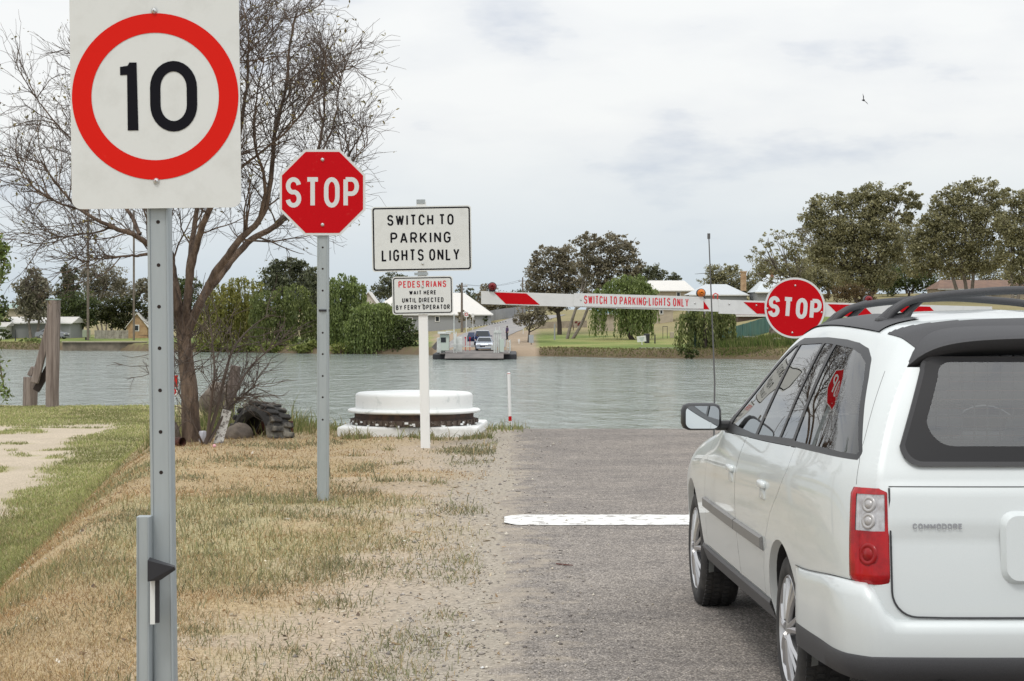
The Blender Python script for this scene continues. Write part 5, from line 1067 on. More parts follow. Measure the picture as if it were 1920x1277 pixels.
# cabin: floor, dash, seats, cargo barrier, far trim
MB().box((0, .55, .36), (1.5, 3.2, .06)).build('cabin_floor', DARK, car)
MB().box((0, 1.75, .90), (1.46, .42, .26), bev=.06).build('dashboard', DARK, car)
for sx_ in (-.37, .37):
    MB().box((sx_, .62, .66), (.50, .50, .16), bev=.05).box((sx_, .33, .92), (.46, .13, .56), rx=R(14), bev=.05).box((sx_, .245, 1.29), (.22, .08, .15), rx=R(10), bev=.035).build('front_seat', SEATM, car, smooth=True)
MB().box((0, -.22, .66), (1.34, .48, .16), bev=.05).box((0, -.50, .90), (1.34, .13, .50), rx=R(14), bev=.05).box((-.38,-.58,1.21), (.22,.08,.11), bev=.03).box((.38,-.58,1.21), (.22,.08,.11), bev=.03).build('rear_seat', SEATM, car, smooth=True)
mb = MB()
for i in range(25): mb.box((-.60+.05*i, -.68, 1.33), (.0065, .0065, .42))
for i in range(9): mb.box((0, -.68, 1.14+.05*i), (1.22, .0065, .0065))
mb.box((0, -.68, 1.13), (1.24, .016, .016)).box((0, -.68, 1.545), (1.06, .016, .016)).build('cargo_barrier', mat('barrier wire', (.05,.05,.05), .5), car)
MB().box((0, -.9, .62), (1.30, .5, .04)).build('cargo_floor', CAB, car); 
MB().tube([(.37+.18*math.cos(a), 1.42+.06*math.sin(a), 1.0+.17*math.sin(a)) for a in np.linspace(0, 2*math.pi, 25)], .013, 6).build('steering_wheel', TRIM, car)
# ---------------------------------------------------------------- far bank: trees
LEAF = mat('far foliage', (.06,.07,.03), .48, attr=True, spec=.5)
def _trans(m, f=.45):                # thin leaves let part of the light through
    t = m.node_tree; b = t.nodes['Principled BSDF']; tr = t.nodes.new('ShaderNodeBsdfTranslucent'); ms = t.nodes.new('ShaderNodeMixShader'); ms.inputs[0].default_value = f
    t.links.new(b.inputs['Base Color'].links[0].from_socket, tr.inputs[0]); t.links.new(b.outputs[0], ms.inputs[1]); t.links.new(tr.outputs[0], ms.inputs[2]); t.links.new(ms.outputs[0], t.nodes['Material Output'].inputs[0])
_trans(LEAF); _trans(BM, .3)
PALEB = mat('pale gum bark', (.24,.21,.18), .9, n=1.2, col2=(.13,.11,.09)); DARKB = mat('dark bark', (.06,.047,.04), .95)
OLIVE = ((.19,.185,.098),(.37,.345,.19)); GREYG = ((.16,.152,.105),(.29,.265,.19)); DKGRN = ((.055,.080,.024),(.125,.152,.05)); WILG = ((.135,.185,.06),(.26,.31,.105)); YELG = ((.175,.185,.045),(.32,.295,.08)); BRNG = ((.165,.148,.10),(.32,.28,.195)); PINE = ((.085,.098,.055),(.175,.185,.105))
GROW = 1.10
def pxl(l, d): px, py, rx, ry = l[0], l[1], l[2]*GROW, l[3]*GROW; dz = l[4] if len(l) > 4 else 0; p = P(px, py, d); return (p.x, d+dz, p.z, rx*d/F, .8*(rx+ry)/2*d/F, ry*d/F)
def far_tree(name, label, d, base_px, lobes, cols, n, size=.42, bark=PALEB, tr=.22, stems=1, cat='tree', group='trees along the far bank', shell=.62, sub=.36, asp=.6, twigs=0):
    b = farP(base_px, d); o = thing(name, b, label, cat, group); L0 = [pxl(l, d) for l in lobes]; L = list(L0)
    for l in L0:                     # smaller clumps push out of every lobe so that the outline is ragged
        for _ in range(3):
            u = rng.normal(size=3); u /= np.linalg.norm(u); u[2] = u[2]*.8+.15; s_ = rng.uniform(.26, .5); L.append((l[0]+u[0]*l[3]*.98, l[1]+u[1]*l[4]*.9, l[2]+u[2]*l[5]*.98, l[3]*s_, l[4]*s_, l[5]*s_))
    ts = Tubes(); b_ = np.array(b); top = np.array([l[:3] for l in L]); cen = top.mean(0)
    for s in range(stems):
        off = np.array(((s-(stems-1)/2)*tr*2.4, 0, 0)); fork = b_+off + (cen-b_)*np.array((.35, .35, .42)) + np.array(((s-(stems-1)/2)*.9, 0, 0)); st0 = b_+off; st0[2] -= .4
        ts.add(resample([st0, (st0+fork)/2+rng.normal(0, .12, 3), fork], 8), np.linspace(tr, tr*.7, 8), 7)
        for i, l in enumerate(L0):
            if i % stems == s: e = np.array(l[:3])+np.array((0, 0, l[5]*.35)); m = (fork+e)/2 + np.array((rng.normal(0, .4), rng.normal(0, .4), -abs(e[2]-fork[2])*.12)); pts = resample([fork-(fork-st0)*.1, m, e], 10); ts.add(pts, np.linspace(tr*.55, .03, 10), 5)
            else: continue
            for _ in range(4):
                q = rng.integers(3, 9); e2 = np.array(l[:3]) + rng.normal(0, .5, 3)*np.array(l[3:6]); ts.add(resample([pts[q], (pts[q]+e2)/2+rng.normal(0, .15, 3), e2], 6), np.linspace(.07, .02, 6), 4)
    ts.build('trunk', bark, o)
    c, k = crown_points(L, int(n*1.9), sub*1.35, shell*.95); v, f = leaf_quads(c, size*.80, asp); np_mesh('crown', v, f, LEAF, o, col=leaf_colors(c, k, *cols)); return o
def willow(name, label, d, base_px, domes, cols, n_str, bottom, n_top, lean=0, size=.34, gaps=None, group='willows along the far bank'):
    b = farP(base_px, d); o = thing(name, b, label, 'tree', group); L = [pxl(l, d) for l in domes]; C = []; K = []; ts = Tubes(); b_ = np.array(b)
    fork = np.array(L[0][:3])*.45 + b_*.55; st0 = b_.copy(); st0[2] -= .4; ts.add(resample([st0, (st0+fork)/2+np.array((lean, 0, 0)), fork], 8), np.linspace(.32, .2, 8), 7)
    for l in L: ts.add(resample([fork, (fork+np.array(l[:3]))/2+np.array((0, 0, .5)), np.array(l[:3])+np.array((0, 0, l[5]*.5))], 8), np.linspace(.15, .04, 8), 5)
    ts.build('trunk', DARKB, o)
    w = np.array([l[3]*l[5] for l in L]); w = w/w.sum()
    for l, wi in zip(L, w):
        m = int(n_str*wi); ncl = max(9, m//4); ca = rng.uniform(0, 2*np.pi, ncl); cr = rng.uniform(.45, 1.0, ncl); cb = rng.uniform(0, 1, ncl)
        for _ in range(m):
            q = rng.integers(0, ncl); a = ca[q]+rng.normal(0, .16); r_ = min(cr[q]+rng.normal(0, .05), 1.04); x = l[0]+l[3]*r_*math.cos(a); y = l[1]+l[4]*r_*math.sin(a); z0 = l[2]+l[5]*math.sqrt(max(0, 1-r_*r_))*.9
            zb = P(0, bottom, d).z; zb = zb + (l[2]-zb)*(.85*cb[q]**1.5*rng.uniform(.5, 1.1)) + rng.normal(0, .2); px_ = CX+x*F/y
            if gaps and any(g0 < px_ < g1 for g0, g1, gb in gaps): zb = max(zb, P(0, [gb for g0, g1, gb in gaps if g0 < px_ < g1][0], d).z+rng.normal(0, .25))
            if zb > z0-.3: continue
            k = int((z0-zb)/.21)+2; zz = np.linspace(z0, zb, k); dr = np.linspace(0, 1, k); C.append(np.stack([x+.25*dr*math.cos(a)+rng.normal(0, .07, k), y+rng.normal(0, .07, k), zz+rng.normal(0, .05, k)], 1)); K.append(np.full(k, rng.normal(0, .5)+(cb[q]-.5)*1.6))
    C = np.concatenate(C); K = np.concatenate(K); v, f = leaf_quads(C, size, .42, hang=True); col = leaf_colors(C, K, *cols)
    c2, k2 = crown_points(L, n_top, .3, .7); v2, f2 = leaf_quads(c2, size, .5); np_mesh('crown', np.concatenate([v, v2]), np.concatenate([f, f2+len(v)]), LEAF, o, col=np.concatenate([col, leaf_colors(c2, k2, *cols)])); return o
def bush(name, label, d, lobes, cols, n, size=.28, base=None, group='bushes on the far bank'):
    L = [pxl(l, d) for l in lobes]; b = farP(base if base else lobes[0][0], d); o = thing(name, b, label, 'bush', group)
    c, k = crown_points(L, n, .4, .5); c[:, 2] = np.maximum(c[:, 2], fz(c[:, 0], c[:, 1])); v, f = leaf_quads(c, size, .65); np_mesh('foliage', v, f, LEAF, o, col=leaf_colors(c, k, *cols))
    s = np.array(b); e = np.array(L[0][:3]); MB().tube([s-np.array((0,0,.2)), (s+e)/2, e], [.06,.05,.02], 5).build('stems', DARKB, o, world=True); return o
GUM = 'gum_tree'
# left bank
far_tree(GUM, 'grey green gum tree just left of the tall wharf pile', 285, 62, [(62,537,26,22),(48,552,20,20),(78,548,20,22),(61,516,15,13),(50,580,22,20),(78,583,20,18),(62,565,28,20)], GREYG, 3400, .48, stems=2)
far_tree('cypress_tree', 'dark narrow pointed tree left of the round grey gum', 315, 122, [(123,506,7,9),(122,522,10,14),(136,512,8,12),(138,530,11,16),(118,545,14,16),(136,552,16,16)], PINE, 2600, .42, DARKB, sub=.3)
far_tree(GUM, 'broad grey gum tree with fine pale branches, left of the 10 sign post', 325, 196, [(190,512,32,18),(212,525,28,22),(172,525,22,22),(228,545,18,20),(200,545,36,22),(180,555,25,18)], GREYG, 4200, .40, stems=4, tr=.16, shell=.7, sub=.3)
far_tree('bushy_tree', 'dark green dome shaped tree behind the tall wharf pile', 296, 140, [(128,572,20,20),(152,566,24,18),(172,578,16,18),(140,592,26,18),(160,600,22,14),(120,592,14,18)], DKGRN, 3600, .42, DARKB, stems=3, tr=.12)
far_tree('bushy_tree', 'spreading dark olive tree behind the stone cottage', 293, 222, [(206,575,20,16),(236,570,24,16),(258,585,22,18),(215,596,24,16),(240,604,26,14),(195,590,14,14)], ((.035,.042,.014),(.080,.085,.026)), 3600, .42, DARKB, stems=3, tr=.12)
far_tree('bushy_tree', 'dark tree cut by the left edge of the picture', 288, 2, [(4,575,9,18),(6,595,11,20),(-12,585,14,25)], DKGRN, 1200, .42, DARKB)
far_tree('bushy_tree', 'grey brown tree showing right behind the 10 sign post', 318, 262, [(258,545,12,16),(272,538,14,16),(285,555,14,20)], GREYG, 1500, .42)
far_tree('pine_tree', 'dark tree behind the fork of the bare tree', 292, 332, [(330,540,24,16),(352,536,22,15),(318,560,22,22),(350,565,26,24),(338,590,30,24)], DKGRN, 3200, .45, DARKB)
bush('bush', 'low round green bush at the left edge before the grey shed', 282, [(7,622,9,9),(14,628,8,7)], DKGRN, 420)
bush('bush', 'low pale green bank bush left of the short wharf pile', 262, [(60,642,14,7),(78,645,12,8),(45,640,9,5)], WILG, 700); bush('bush', 'small bank bush at the right foot of the tall wharf pile', 258, [(122,650,8,8)], OLIVE, 320)
# middle thicket
far_tree('pine_tree', 'tall dark pine rising out of the thicket left of the octagonal stop sign', 272, 540, [(520,499,16,11),(550,494,18,12),(536,512,26,16),(568,508,18,16),(515,520,24,16),(582,528,18,18),(548,535,36,18),(505,545,24,22),(560,560,34,24)], PINE, 5200, .45, DARKB, stems=2)
far_tree('pine_tree', 'dark tree filling the gap behind the stop sign post', 268, 596, [(590,520,14,16),(598,545,18,22),(606,570,18,24),(585,580,22,22)], PINE, 2400, .45, DARKB)
willow('willow_tree', 'yellowing willow seen through the shrub right of the bare tree', 244.5, 425, [(430,575,50,30),(395,600,32,26),(470,590,40,28),(410,550,28,18),(455,540,35,20)], YELG, 520, 660, 2600)
willow('willow_tree', 'mid green willow left of the octagonal stop sign post', 240.5, 535, [(520,585,38,26),(560,590,34,28),(545,555,34,20),(495,565,26,20),(585,610,22,20)], ((.11,.14,.045),(.22,.25,.08)), 480, 661, 2400)
bush('flowering_bush', 'pink flowering bush among the willows left of the stop sign post', 243, [(532,575,12,6),(520,577,6,6),(548,574,6,5),(560,580,7,5)], ((.25,.10,.09),(.36,.18,.16)), 420, .22, group='flowering bushes')
willow('willow_tree', 'tall bright green willow right of the octagonal stop sign post', 240, 642, [(645,535,26,20),(665,555,22,26),(630,560,24,22),(648,590,34,26),(622,605,24,24)], WILG, 620, 662, 3000)
willow('willow_tree', 'broad drooping willow below the white roof', 233, 705, [(705,590,42,22),(680,612,32,18),(730,610,24,20),(722,582,22,14)], ((.14,.19,.06),(.26,.31,.10)), 900, 664, 2800)
far_tree('bushy_tree', 'dark dense bush at the water left of the white post', 232, 762, [(760,620,22,20),(745,638,20,18),(775,640,14,20),(757,608,12,10),(768,652,18,10)], DKGRN, 2600, .32, DARKB)
for px_, w_, lb in ((645,30,'low yellow green scrub right of the stop sign post'),(395,26,'leftmost patch of low yellow green scrub at the waterline'),(450,30,'low yellow green scrub below the yellowing willow'),(510,32,'low yellow green scrub below the mid green willow'),(570,26,'low yellow green scrub just left of the stop sign post')):
    bush('bank_scrub', lb, float(shore((px_-CX)*238/F))+.1, [(px_,652,w_,7),(px_+w_*.6,648,w_*.6,8)], ((.15,.19,.045),(.28,.30,.085)), 1300, .26, group='scrub at the waterline')
far_tree('pine_tree', 'dark tree behind the left end of the large white roof', 345, 735, [(735,525,20,12),(720,540,18,14),(750,540,20,14),(700,556,14,12),(738,556,26,14)], PINE, 2400, .45, DARKB)
for i_, (px_, py_, rx_, lb) in enumerate(((868,552,14,'dark tree behind the white roof beside the utility pole'),(915,546,13,'dark tree with a pointed top behind the left end of the boom'),(895,560,16,'dark tree showing below the left lamp of the boom'),(945,562,20,'brown green tree under the left red stripe of the boom'),(972,556,16,'dark tree left of the large brown gum'))):
    far_tree('bushy_tree', lb, 350+i_*6, px_, [(px_,py_,rx_,12),(px_-rx_*.6,py_+14,rx_*.9,12),(px_+rx_*.7,py_+16,rx_*.9,14),(px_,py_+28,rx_*1.2,14)], PINE if i_ % 2 == 0 else BRNG, 1500, .45, DARKB)
bush('bush', 'shrub in front of the grey house beside the utility pole', 305, [(870,592,10,10),(862,598,8,8),(880,600,8,8)], BRNG, 520); bush('bush', 'small round bush before the grey fence', 318, [(908,599,6,6)], DKGRN, 220, .24)
# park gums
far_tree(GUM, 'large brown green gum with a dark trunk, left of the pair above the boom', 268, 1049, [(1032,482,28,16),(1008,505,22,20),(1050,505,28,20),(1018,535,32,22),(1065,475,24,14),(1070,520,28,22),(1040,560,40,20),(1000,560,18,18),(1085,548,26,20)], BRNG, 7200, .40, DARKB, stems=1, tr=.34, sub=.30, shell=.66)
far_tree(GUM, 'large gum with a pale forked trunk rising behind the boom text', 250, 1066, [(1108,452,28,13),(1145,458,30,16),(1172,475,22,18),(1125,480,34,18),(1185,500,20,18),(1155,505,30,18),(1100,500,24,16),(1195,515,12,14),(1120,525,24,16)], BRNG, 6000, .38, PALEB, stems=2, tr=.22, sub=.28, shell=.68)
far_tree('drooping_tree', 'thin grey drooping tree at the landing left of the lawn', 240, 990, [(992,585,22,14),(1010,578,18,12),(978,600,14,14),(1000,602,22,14),(1016,598,12,12)], BRNG, 1900, .26, DARKB, tr=.12, sub=.3)
willow('willow_tree', 'leaning willow with hanging curtains behind the boom text', 243, 1190, [(1175,548,44,28),(1135,560,26,20),(1212,560,26,22),(1185,530,28,14)], WILG, 620, 630, 3400, lean=-.6, gaps=[(1138,1152,585),(1088,1108,598),(1222,1262,604)])
willow('willow_tree', 'drooping willow at the water in front of the green fence', 213, 1322, [(1320,592,38,14),(1295,602,24,14),(1345,600,24,16),(1368,594,16,12)], ((.13,.165,.055),(.27,.285,.10)), 330, 664, 900)
bush('bush', 'round green bush at the foot of the willow beside the stone jetty', 209, [(1288,659,14,12),(1300,664,10,9)], ((.06,.08,.02),(.11,.13,.035)), 700, .24)
far_tree('pine_tree', 'dark round tree behind the willow and the white roofed house', 345, 1222, [(1222,505,16,9),(1212,515,14,10),(1236,516,14,10),(1222,525,22,12)], PINE, 1500, .42, DARKB)
far_tree('bushy_tree', 'small dark tree right of the round tree behind the white roofed house', 350, 1262, [(1262,520,9,7),(1272,526,7,8)], PINE, 400, .42, DARKB)
far_tree('bushy_tree', 'wide dark olive tree behind the amber lamp', 318, 1360, [(1345,510,24,12),(1330,522,18,12),(1370,520,24,16),(1392,535,20,16),(1355,538,30,16),(1405,552,14,14),(1375,556,30,14),(1338,552,20,12)], OLIVE, 4600, .40, DARKB, stems=2, tr=.2)
# the tall gums on the right
far_tree(GUM, 'airy small gum with bare pale limbs above the round stop disc', 282, 1508, [(1440,450,16,12),(1460,440,14,10),(1425,478,20,16),(1475,470,20,16),(1452,495,26,14),(1490,448,16,14),(1500,480,22,18),(1480,510,24,14),(1455,525,28,16),(1505,505,26,20),(1430,515,20,14),(1500,540,28,18)], OLIVE, 2900, .36, PALEB, stems=3, tr=.16, sub=.26, shell=.7)
far_tree(GUM, 'tallest gum of the right hand group, its crown above the roof bars', 290, 1618, [(1548,384,28,18),(1525,410,24,20),(1590,378,26,16),(1560,430,36,26),(1640,358,26,16),(1620,385,32,22),(1660,378,22,20),(1605,425,44,30),(1648,425,34,32),(1575,475,38,28),(1630,480,44,30),(1690,365,22,16),(1712,382,16,18),(1698,405,16,14),(1672,465,24,26),(1540,475,24,26),(1600,520,40,22),(1650,520,30,24)], OLIVE, 23000, .42, DARKB, stems=3, tr=.34, sub=.27, shell=.62)
far_tree(GUM, 'broad dark gum at the right behind the brown tiled roof', 288, 1812, [(1772,378,26,16),(1800,362,28,16),(1840,348,28,14),(1765,408,28,24),(1815,400,40,26),(1862,372,26,18),(1760,445,32,24),(1810,445,44,28),(1858,420,34,30),(1735,455,26,24),(1738,425,20,18),(1740,480,34,22),(1790,490,44,24),(1850,480,36,28),(1720,505,28,16)], OLIVE, 19000, .42, PALEB, stems=3, tr=.3, sub=.27, shell=.62)
far_tree(GUM, 'gum cut by the right edge of the picture', 280, 1902, [(1905,372,26,18),(1925,395,24,24),(1898,420,28,28),(1930,450,30,30),(1895,475,28,26),(1915,510,28,22)], OLIVE, 7600, .42, PALEB, stems=2, tr=.26, sub=.28)
far_tree('bushy_tree', 'dark understorey tree between the two big right hand gums', 312, 1705, [(1700,518,34,20),(1730,528,26,18),(1670,532,28,18),(1752,540,20,14)], DKGRN, 3000, .42, DARKB)
far_tree('bushy_tree', 'dark background tree between the chimney house and the tallest gum', 322, 1535, [(1510,515,24,18),(1540,520,26,20),(1565,528,26,18),(1500,535,24,16)], OLIVE, 3200, .42, DARKB)
far_tree('bushy_tree', 'dark background tree under the tallest gum', 326, 1640, [(1610,518,28,22),(1640,530,28,18),(1665,515,24,20),(1600,540,26,14)], PINE, 3200, .42, DARKB)
far_tree('bushy_tree', 'dark background tree right of the brown tiled roof ridge', 330, 1860, [(1830,510,32,22),(1870,515,30,20),(1910,512,28,22),(1790,520,28,18)], OLIVE, 3800, .42, DARKB)
bush('hedge', 'brown leaved hedge right of the round stop disc', 272, [(1570,552,22,14),(1600,550,26,15),(1622,556,18,13)], ((.09,.065,.03),(.16,.11,.05)), 2200, .28)
bush('flowering_bush', 'small red leaved bush on the lawn behind the boom', 285, [(1075,607,7,5),(1084,608,6,4)], ((.16,.022,.015),(.26,.045,.03)), 260, .22, group='flowering bushes')
for px_, d_, c_, l_, lb in ((1705,330,OLIVE,[(1690,430,26,26),(1720,445,24,28),(1705,475,34,28),(1680,500,28,20),(1735,500,28,22)],'grey green gum filling the gap between the two tallest gums'),(1455,318,OLIVE,[(1440,505,26,18),(1475,520,28,18),(1420,525,20,14),(1500,500,22,18),(1455,540,34,14)],'low olive tree behind the airy gum with bare limbs'),(1560,335,GREYG,[(1520,450,22,20),(1550,470,26,22),(1530,500,28,22),(1570,510,28,22)],'greyish tree behind the left side of the tallest gum')):
    far_tree('gum_tree', lb, d_, px_, l_, c_, 3400, .42, DARKB, stems=2)
# trees standing just outside the picture
for px_, d_, c_, lb in ((-70,292,OLIVE,'olive tree just outside the left edge of the picture'),(-190,300,DKGRN,'dark tree farther outside the left edge of the picture'),(-320,310,GREYG,'grey tree farthest outside the left edge of the picture'),(2010,288,OLIVE,'olive gum just outside the right edge of the picture'),(2130,295,BRNG,'brown gum farther outside the right edge of the picture'),(2260,300,OLIVE,'olive gum farthest outside the right edge of the picture')):
    far_tree('gum_tree', lb, d_, px_, [(px_-25,500,34,30),(px_+28,480,34,30),(px_,450,40,28),(px_-5,530,55,30),(px_+40,530,30,24)], c_, 3200, .45, DARKB, stems=2)
# reeds at the right (ground cover)
n = 5200; px_ = rng.uniform(1345, 1560, n); dd = 211+rng.uniform(0, 4.5, n)-(px_-1345)*.028; x = (px_-CX)*dd/F; dd = np.maximum(dd, shore(x)-.3); z = fz(x, dd); h = rng.uniform(.4, 1.15, n); w = .07
V = np.stack([np.stack([x-w, dd, z], 1), np.stack([x+w, dd, z], 1), np.stack([x+rng.normal(0, .2, n), dd, z+h], 1)], 1); col = np.repeat(mixc(n, (.10,.14,.035), (.14,.175,.05), (.07,.10,.03), (.19,.19,.08)), 3, 0)
tag(np_mesh('reeds', V.reshape(-1, 3), np.arange(3*n).reshape(-1, 3), BM, col=col), kind='stuff')
n = 9000; px_ = rng.uniform(-60, 1990, n); x = (px_-CX)*235/F; dd = shore(x)+.3+np.abs(rng.normal(0, .9, n)); z = fz(x, dd); x = x*dd/235; ok_ = (px_ < 100) | ((px_ > 290) & (px_ < 380)) | (px_ > 1012); x, dd, z, n = x[ok_], dd[ok_], z[ok_], int(ok_.sum()); h = rng.uniform(.04, .2, n)*np.where(px_[ok_] > 1012, 1.0, 1.6); w = .05
V = np.stack([np.stack([x-w, dd, z-.05], 1), np.stack([x+w, dd, z-.05], 1), np.stack([x+rng.normal(0, .12, n), dd, z+h], 1)], 1)
tag(np_mesh('bank_grass', V.reshape(-1, 3), np.arange(3*n).reshape(-1, 3), BM, col=np.repeat(mixc(n, (.12,.14,.045), (.20,.17,.08), (.16,.13,.07)), 3, 0)), kind='stuff')
# ---------------------------------------------------------------- far bank: buildings and furniture
WROOF = mat('white iron roof', (.62,.605,.575), .5, n=.8, col2=(.64,.62,.58)); GREYW = mat('grey wall', (.30,.31,.32), .8); CREAM = mat('cream wall', (.46,.40,.31), .85, n=1.5, col2=(.38,.33,.26)); STONE = mat('sandstone', (.44,.30,.17), .9, n=1.6, col2=(.32,.20,.11), bump=(3,.5,.05)); BRICK = mat('brick', (.30,.14,.08), .9, n=2, col2=(.22,.10,.06)); TILE = mat('brown roof tiles', (.22,.135,.095), .8, n=1, col2=(.16,.10,.075)); GREENR = mat('pale green roof', (.30,.40,.36), .6); BLUER = mat('blue roof', (.12,.24,.30), .6); GLASSD = mat('dark window', (.02,.025,.03), .15); WFR = mat('white frame', (.7,.7,.68), .6); WOODP = mat('pole timber', (.20,.165,.135), .9, n=.8, col2=(.13,.105,.09)); CLB = mat('grey sheet fence', (.34,.35,.36), .7, n=.5, col2=(.29,.30,.31)); GRNF = mat('green sheet fence', (.09,.19,.175), .6, n=.6, col2=(.07,.15,.14)); DKS = mat('dark steel', (.03,.03,.035), .6)
def house(name, label, d, px0, px1, eave, ridge, roof, wall, depth=8, hip=0.0, gable_front=False, wins=(), base=None, over=.35, cat='house', chim=None, dome=False):
    """gabled or hipped house whose front spans px0..px1 at distance d, eaves and ridge at the given rows"""
    cx = (px0+px1)/2; b = farP(cx, d); o = thing(name, b, label, cat); w = (px1-px0)*d/F; ez = P(0, eave, d).z-b.z; rz = P(0, ridge, d+depth/2).z-b.z
    hw_ = w/2
    if gable_front:
        MB().prism([(-hw_, -1.0), (hw_, -1.0), (hw_, ez), (0, rz), (-hw_, ez)], 0, depth).build('wall', wall, o)
        t = .14; sl = (rz-ez)/hw_; mb = MB()
        for s in (-1, 1): mb.add([(0,-over,rz+t),(s*(hw_+over),-over,ez-sl*over+t),(s*(hw_+over),depth+over,ez-sl*over+t),(0,depth+over,rz+t),(0,-over,rz+.02),(s*(hw_+over),-over,ez-sl*over+.02),(s*(hw_+over),depth+over,ez-sl*over+.02),(0,depth+over,rz+.02)], [(0,1,2,3),(4,7,6,5),(0,4,5,1),(1,5,6,2),(2,6,7,3)])
        rf_ = mb.build('roof', roof, o)
    else:
        MB().box((0, depth/2, ez/2-.5), (w, depth, ez+1.0)).build('wall', wall, o); a = hw_+over; f, bk = -over, depth+over; hp = hip*w; V_ = [(-a,f,ez+.02),(a,f,ez+.02),(a,bk,ez+.02),(-a,bk,ez+.02),(-a+hp,depth/2,rz),(a-hp,depth/2,rz)]
        rf_ = MB().add(V_, [(0,1,5,4),(2,3,4,5),(1,2,5),(3,0,4),(3,2,1,0)]).build('roof', roof, o); MB().box((0, f-.03, ez-.03), (2*a, .06, .16)).build('gutter', WFR, rf_)
        if hip == 0: MB().prism([(-hw_, 0), (hw_, 0), (hw_, .01), (-hw_, .01)], 0, .01) 
    for (wx, wy, ww, wh) in wins:
        x = ((wx-cx)*d/F); z = P(0, wy, d).z-b.z; W_ = ww*d/F; H_ = wh*d/F; fr = MB().box((x, -.04, z), (W_+.25, .06, H_+.25)).build('window', WFR, o); MB().box((x, -.085, z), (W_, .03, H_)).build('pane', GLASSD, fr)
    if chim:
        x = (chim[0]-cx)*d/F; z1 = P(0, chim[1], d).z-b.z; z0 = P(0, chim[2], d).z-b.z; wc = chim[3]*d/F; MB().box((x, depth*.4, (z0+z1)/2), (wc, wc, z1-z0)).box((x, depth*.4, z1-.08), (wc*1.25, wc*1.25, .2)).build('chimney', chim[4] if len(chim) > 4 else BRICK, rf_)
    return o
house('large_house', 'long grey house with a large white iron roof beyond the ferry landing', 318, 690, 920, 590, 549, WROOF, GREYW, 12, hip=.24, wins=((770,600,5,7),(820,598,6,8),(885,596,5,5)))
house('gabled_wing', 'white gable end with brown barge boards at the left of the large white roof', 312, 675, 706, 570, 549, WROOF, mat('pale gable', (.55,.50,.46), .8), 8, gable_front=True, cat='house')
house('stone_cottage', 'small sandstone cottage with a pale gabled roof left of the 10 sign post', 290, 238, 276, 612, 588, WROOF, STONE, 9, gable_front=True, wins=((256,615,7,9),), over=.25)
house('long_shed', 'long low grey shed with a white roof at the far left', 288, 10, 132, 606, 594, WROOF, GREYW, 9, cat='shed')
house('small_shed', 'low white roofed shed at the left edge beside the long grey shed', 284, -30, 9, 612, 604, WROOF, WFR, 6, cat='shed')
house('green_roofed_house', 'house with a pale green roof behind the gum at the far left', 318, 12, 88, 578, 562, GREENR, CREAM, 9, hip=.2)
house('verandah_house', 'small house with a verandah right of the tall wharf pile', 292, 112, 134, 613, 605, WROOF, mat('tan wall', (.40,.29,.15), .8), 6, hip=.1, wins=((125,619,4,5),))
house('park_shed', 'cream park shed with a blue roof behind the hanging willow', 278, 1122, 1152, 588, 577, BLUER, CREAM, 5, hip=.1, cat='shed')
house('white_roofed_house', 'brick house with a white roof left of the amber lamp', 328, 1208, 1300, 545, 526, WROOF, CREAM, 9, hip=.18, wins=((1272,552,5,7),))
house('grey_roofed_house', 'house with a pale grey iron roof behind the amber lamp', 305, 1296, 1400, 553, 533, mat('pale grey iron', (.50,.53,.55), .5), GREYW, 9, hip=.35, chim=(1399,508,545,10,STONE))
house('chimney_house', 'white roofed house with a tall red chimney beside the round stop disc', 300, 1420, 1510, 548, 515, mat('pale blue iron', (.55,.60,.63), .5), GREYW, 10, hip=.34, chim=(1454,505,532,6))
house('open_carport', 'low open carport on brick walls above the green fence', 268, 1384, 1470, 592, 586, mat('rusty grey roof', (.22,.19,.17), .8), mat('brown wall', (.14,.10,.08), .9), 6, cat='carport')
house('tiled_house', 'low house with a brown tiled roof behind the car roof bars', 298, 1762, 1930, 542, 525, TILE, CREAM, 9, hip=.1, wins=((1780,550,12,9),(1838,548,12,8),(1866,548,10,8),(1905,549,12,8)))
house('park_house', 'brown house wall seen behind the hanging willow', 300, 1225, 1262, 575, 566, TILE, CREAM, 6, hip=.1, wins=((1240,585,4,6),))
def stick(name, label, cat, px, d, ptop, w, m, group=None, pbot=None):
    b = farP(px, d); o = thing(name, b, label, cat, group); h = P(0, ptop, d).z-b.z; r_ = w*d/F/2; MB().tube([(0,0,-.3),(0,0,h*.5),(0,0,h)], [r_, r_*.92, r_*.8], 8).build('shaft', m, o); return o, h
for px_, top, w_, lb in ((165,360,5.0,'tall thin timber mast behind the wharf piles'),(251,395,4.4,'tall thin timber mast beside the stone cottage')): stick('mast', lb, 'mast', px_, 274, top, w_, WOODP)
up, h_ = stick('utility_pole', 'timber utility pole in front of the large white roof', 'pole', 866, 296, 530, 4.6, WOODP); MB().box((0, 0, h_-.5), (1.6, .1, .12)).build('crossarm', WOODP, up)
for s_ in (-.7, 0, .7): MB().lathe([(.06,0),(.08,.08),(.05,.2)], 8, (s_, 0, h_-.44)).build('insulator', WFR, up)
u2, h2 = stick('utility_pole', 'distant thin pole at the left edge of the big gum', 'pole', 980, 335, 520, 3.0, WOODP); MB().box((0, 0, h2-.6), (1.4, .1, .1)).build('crossarm', WOODP, u2)
wo = thing('power_line', (up.location.x, up.location.y, up.location.z+h_), 'thin electric wires strung between the two timber poles', 'wire'); a = Vector(up.location)+Vector((0,0,h_-.2)); b = Vector(u2.location)+Vector((0,0,h2-.4))
for s_ in (-.7, .7): MB().tube([p + Vector((s_*.6,0,0)) for p in bez(a, b, (0,0,-1.2), 9)], .018, 4, cap=False).build('wire', DKS, wo, world=True)
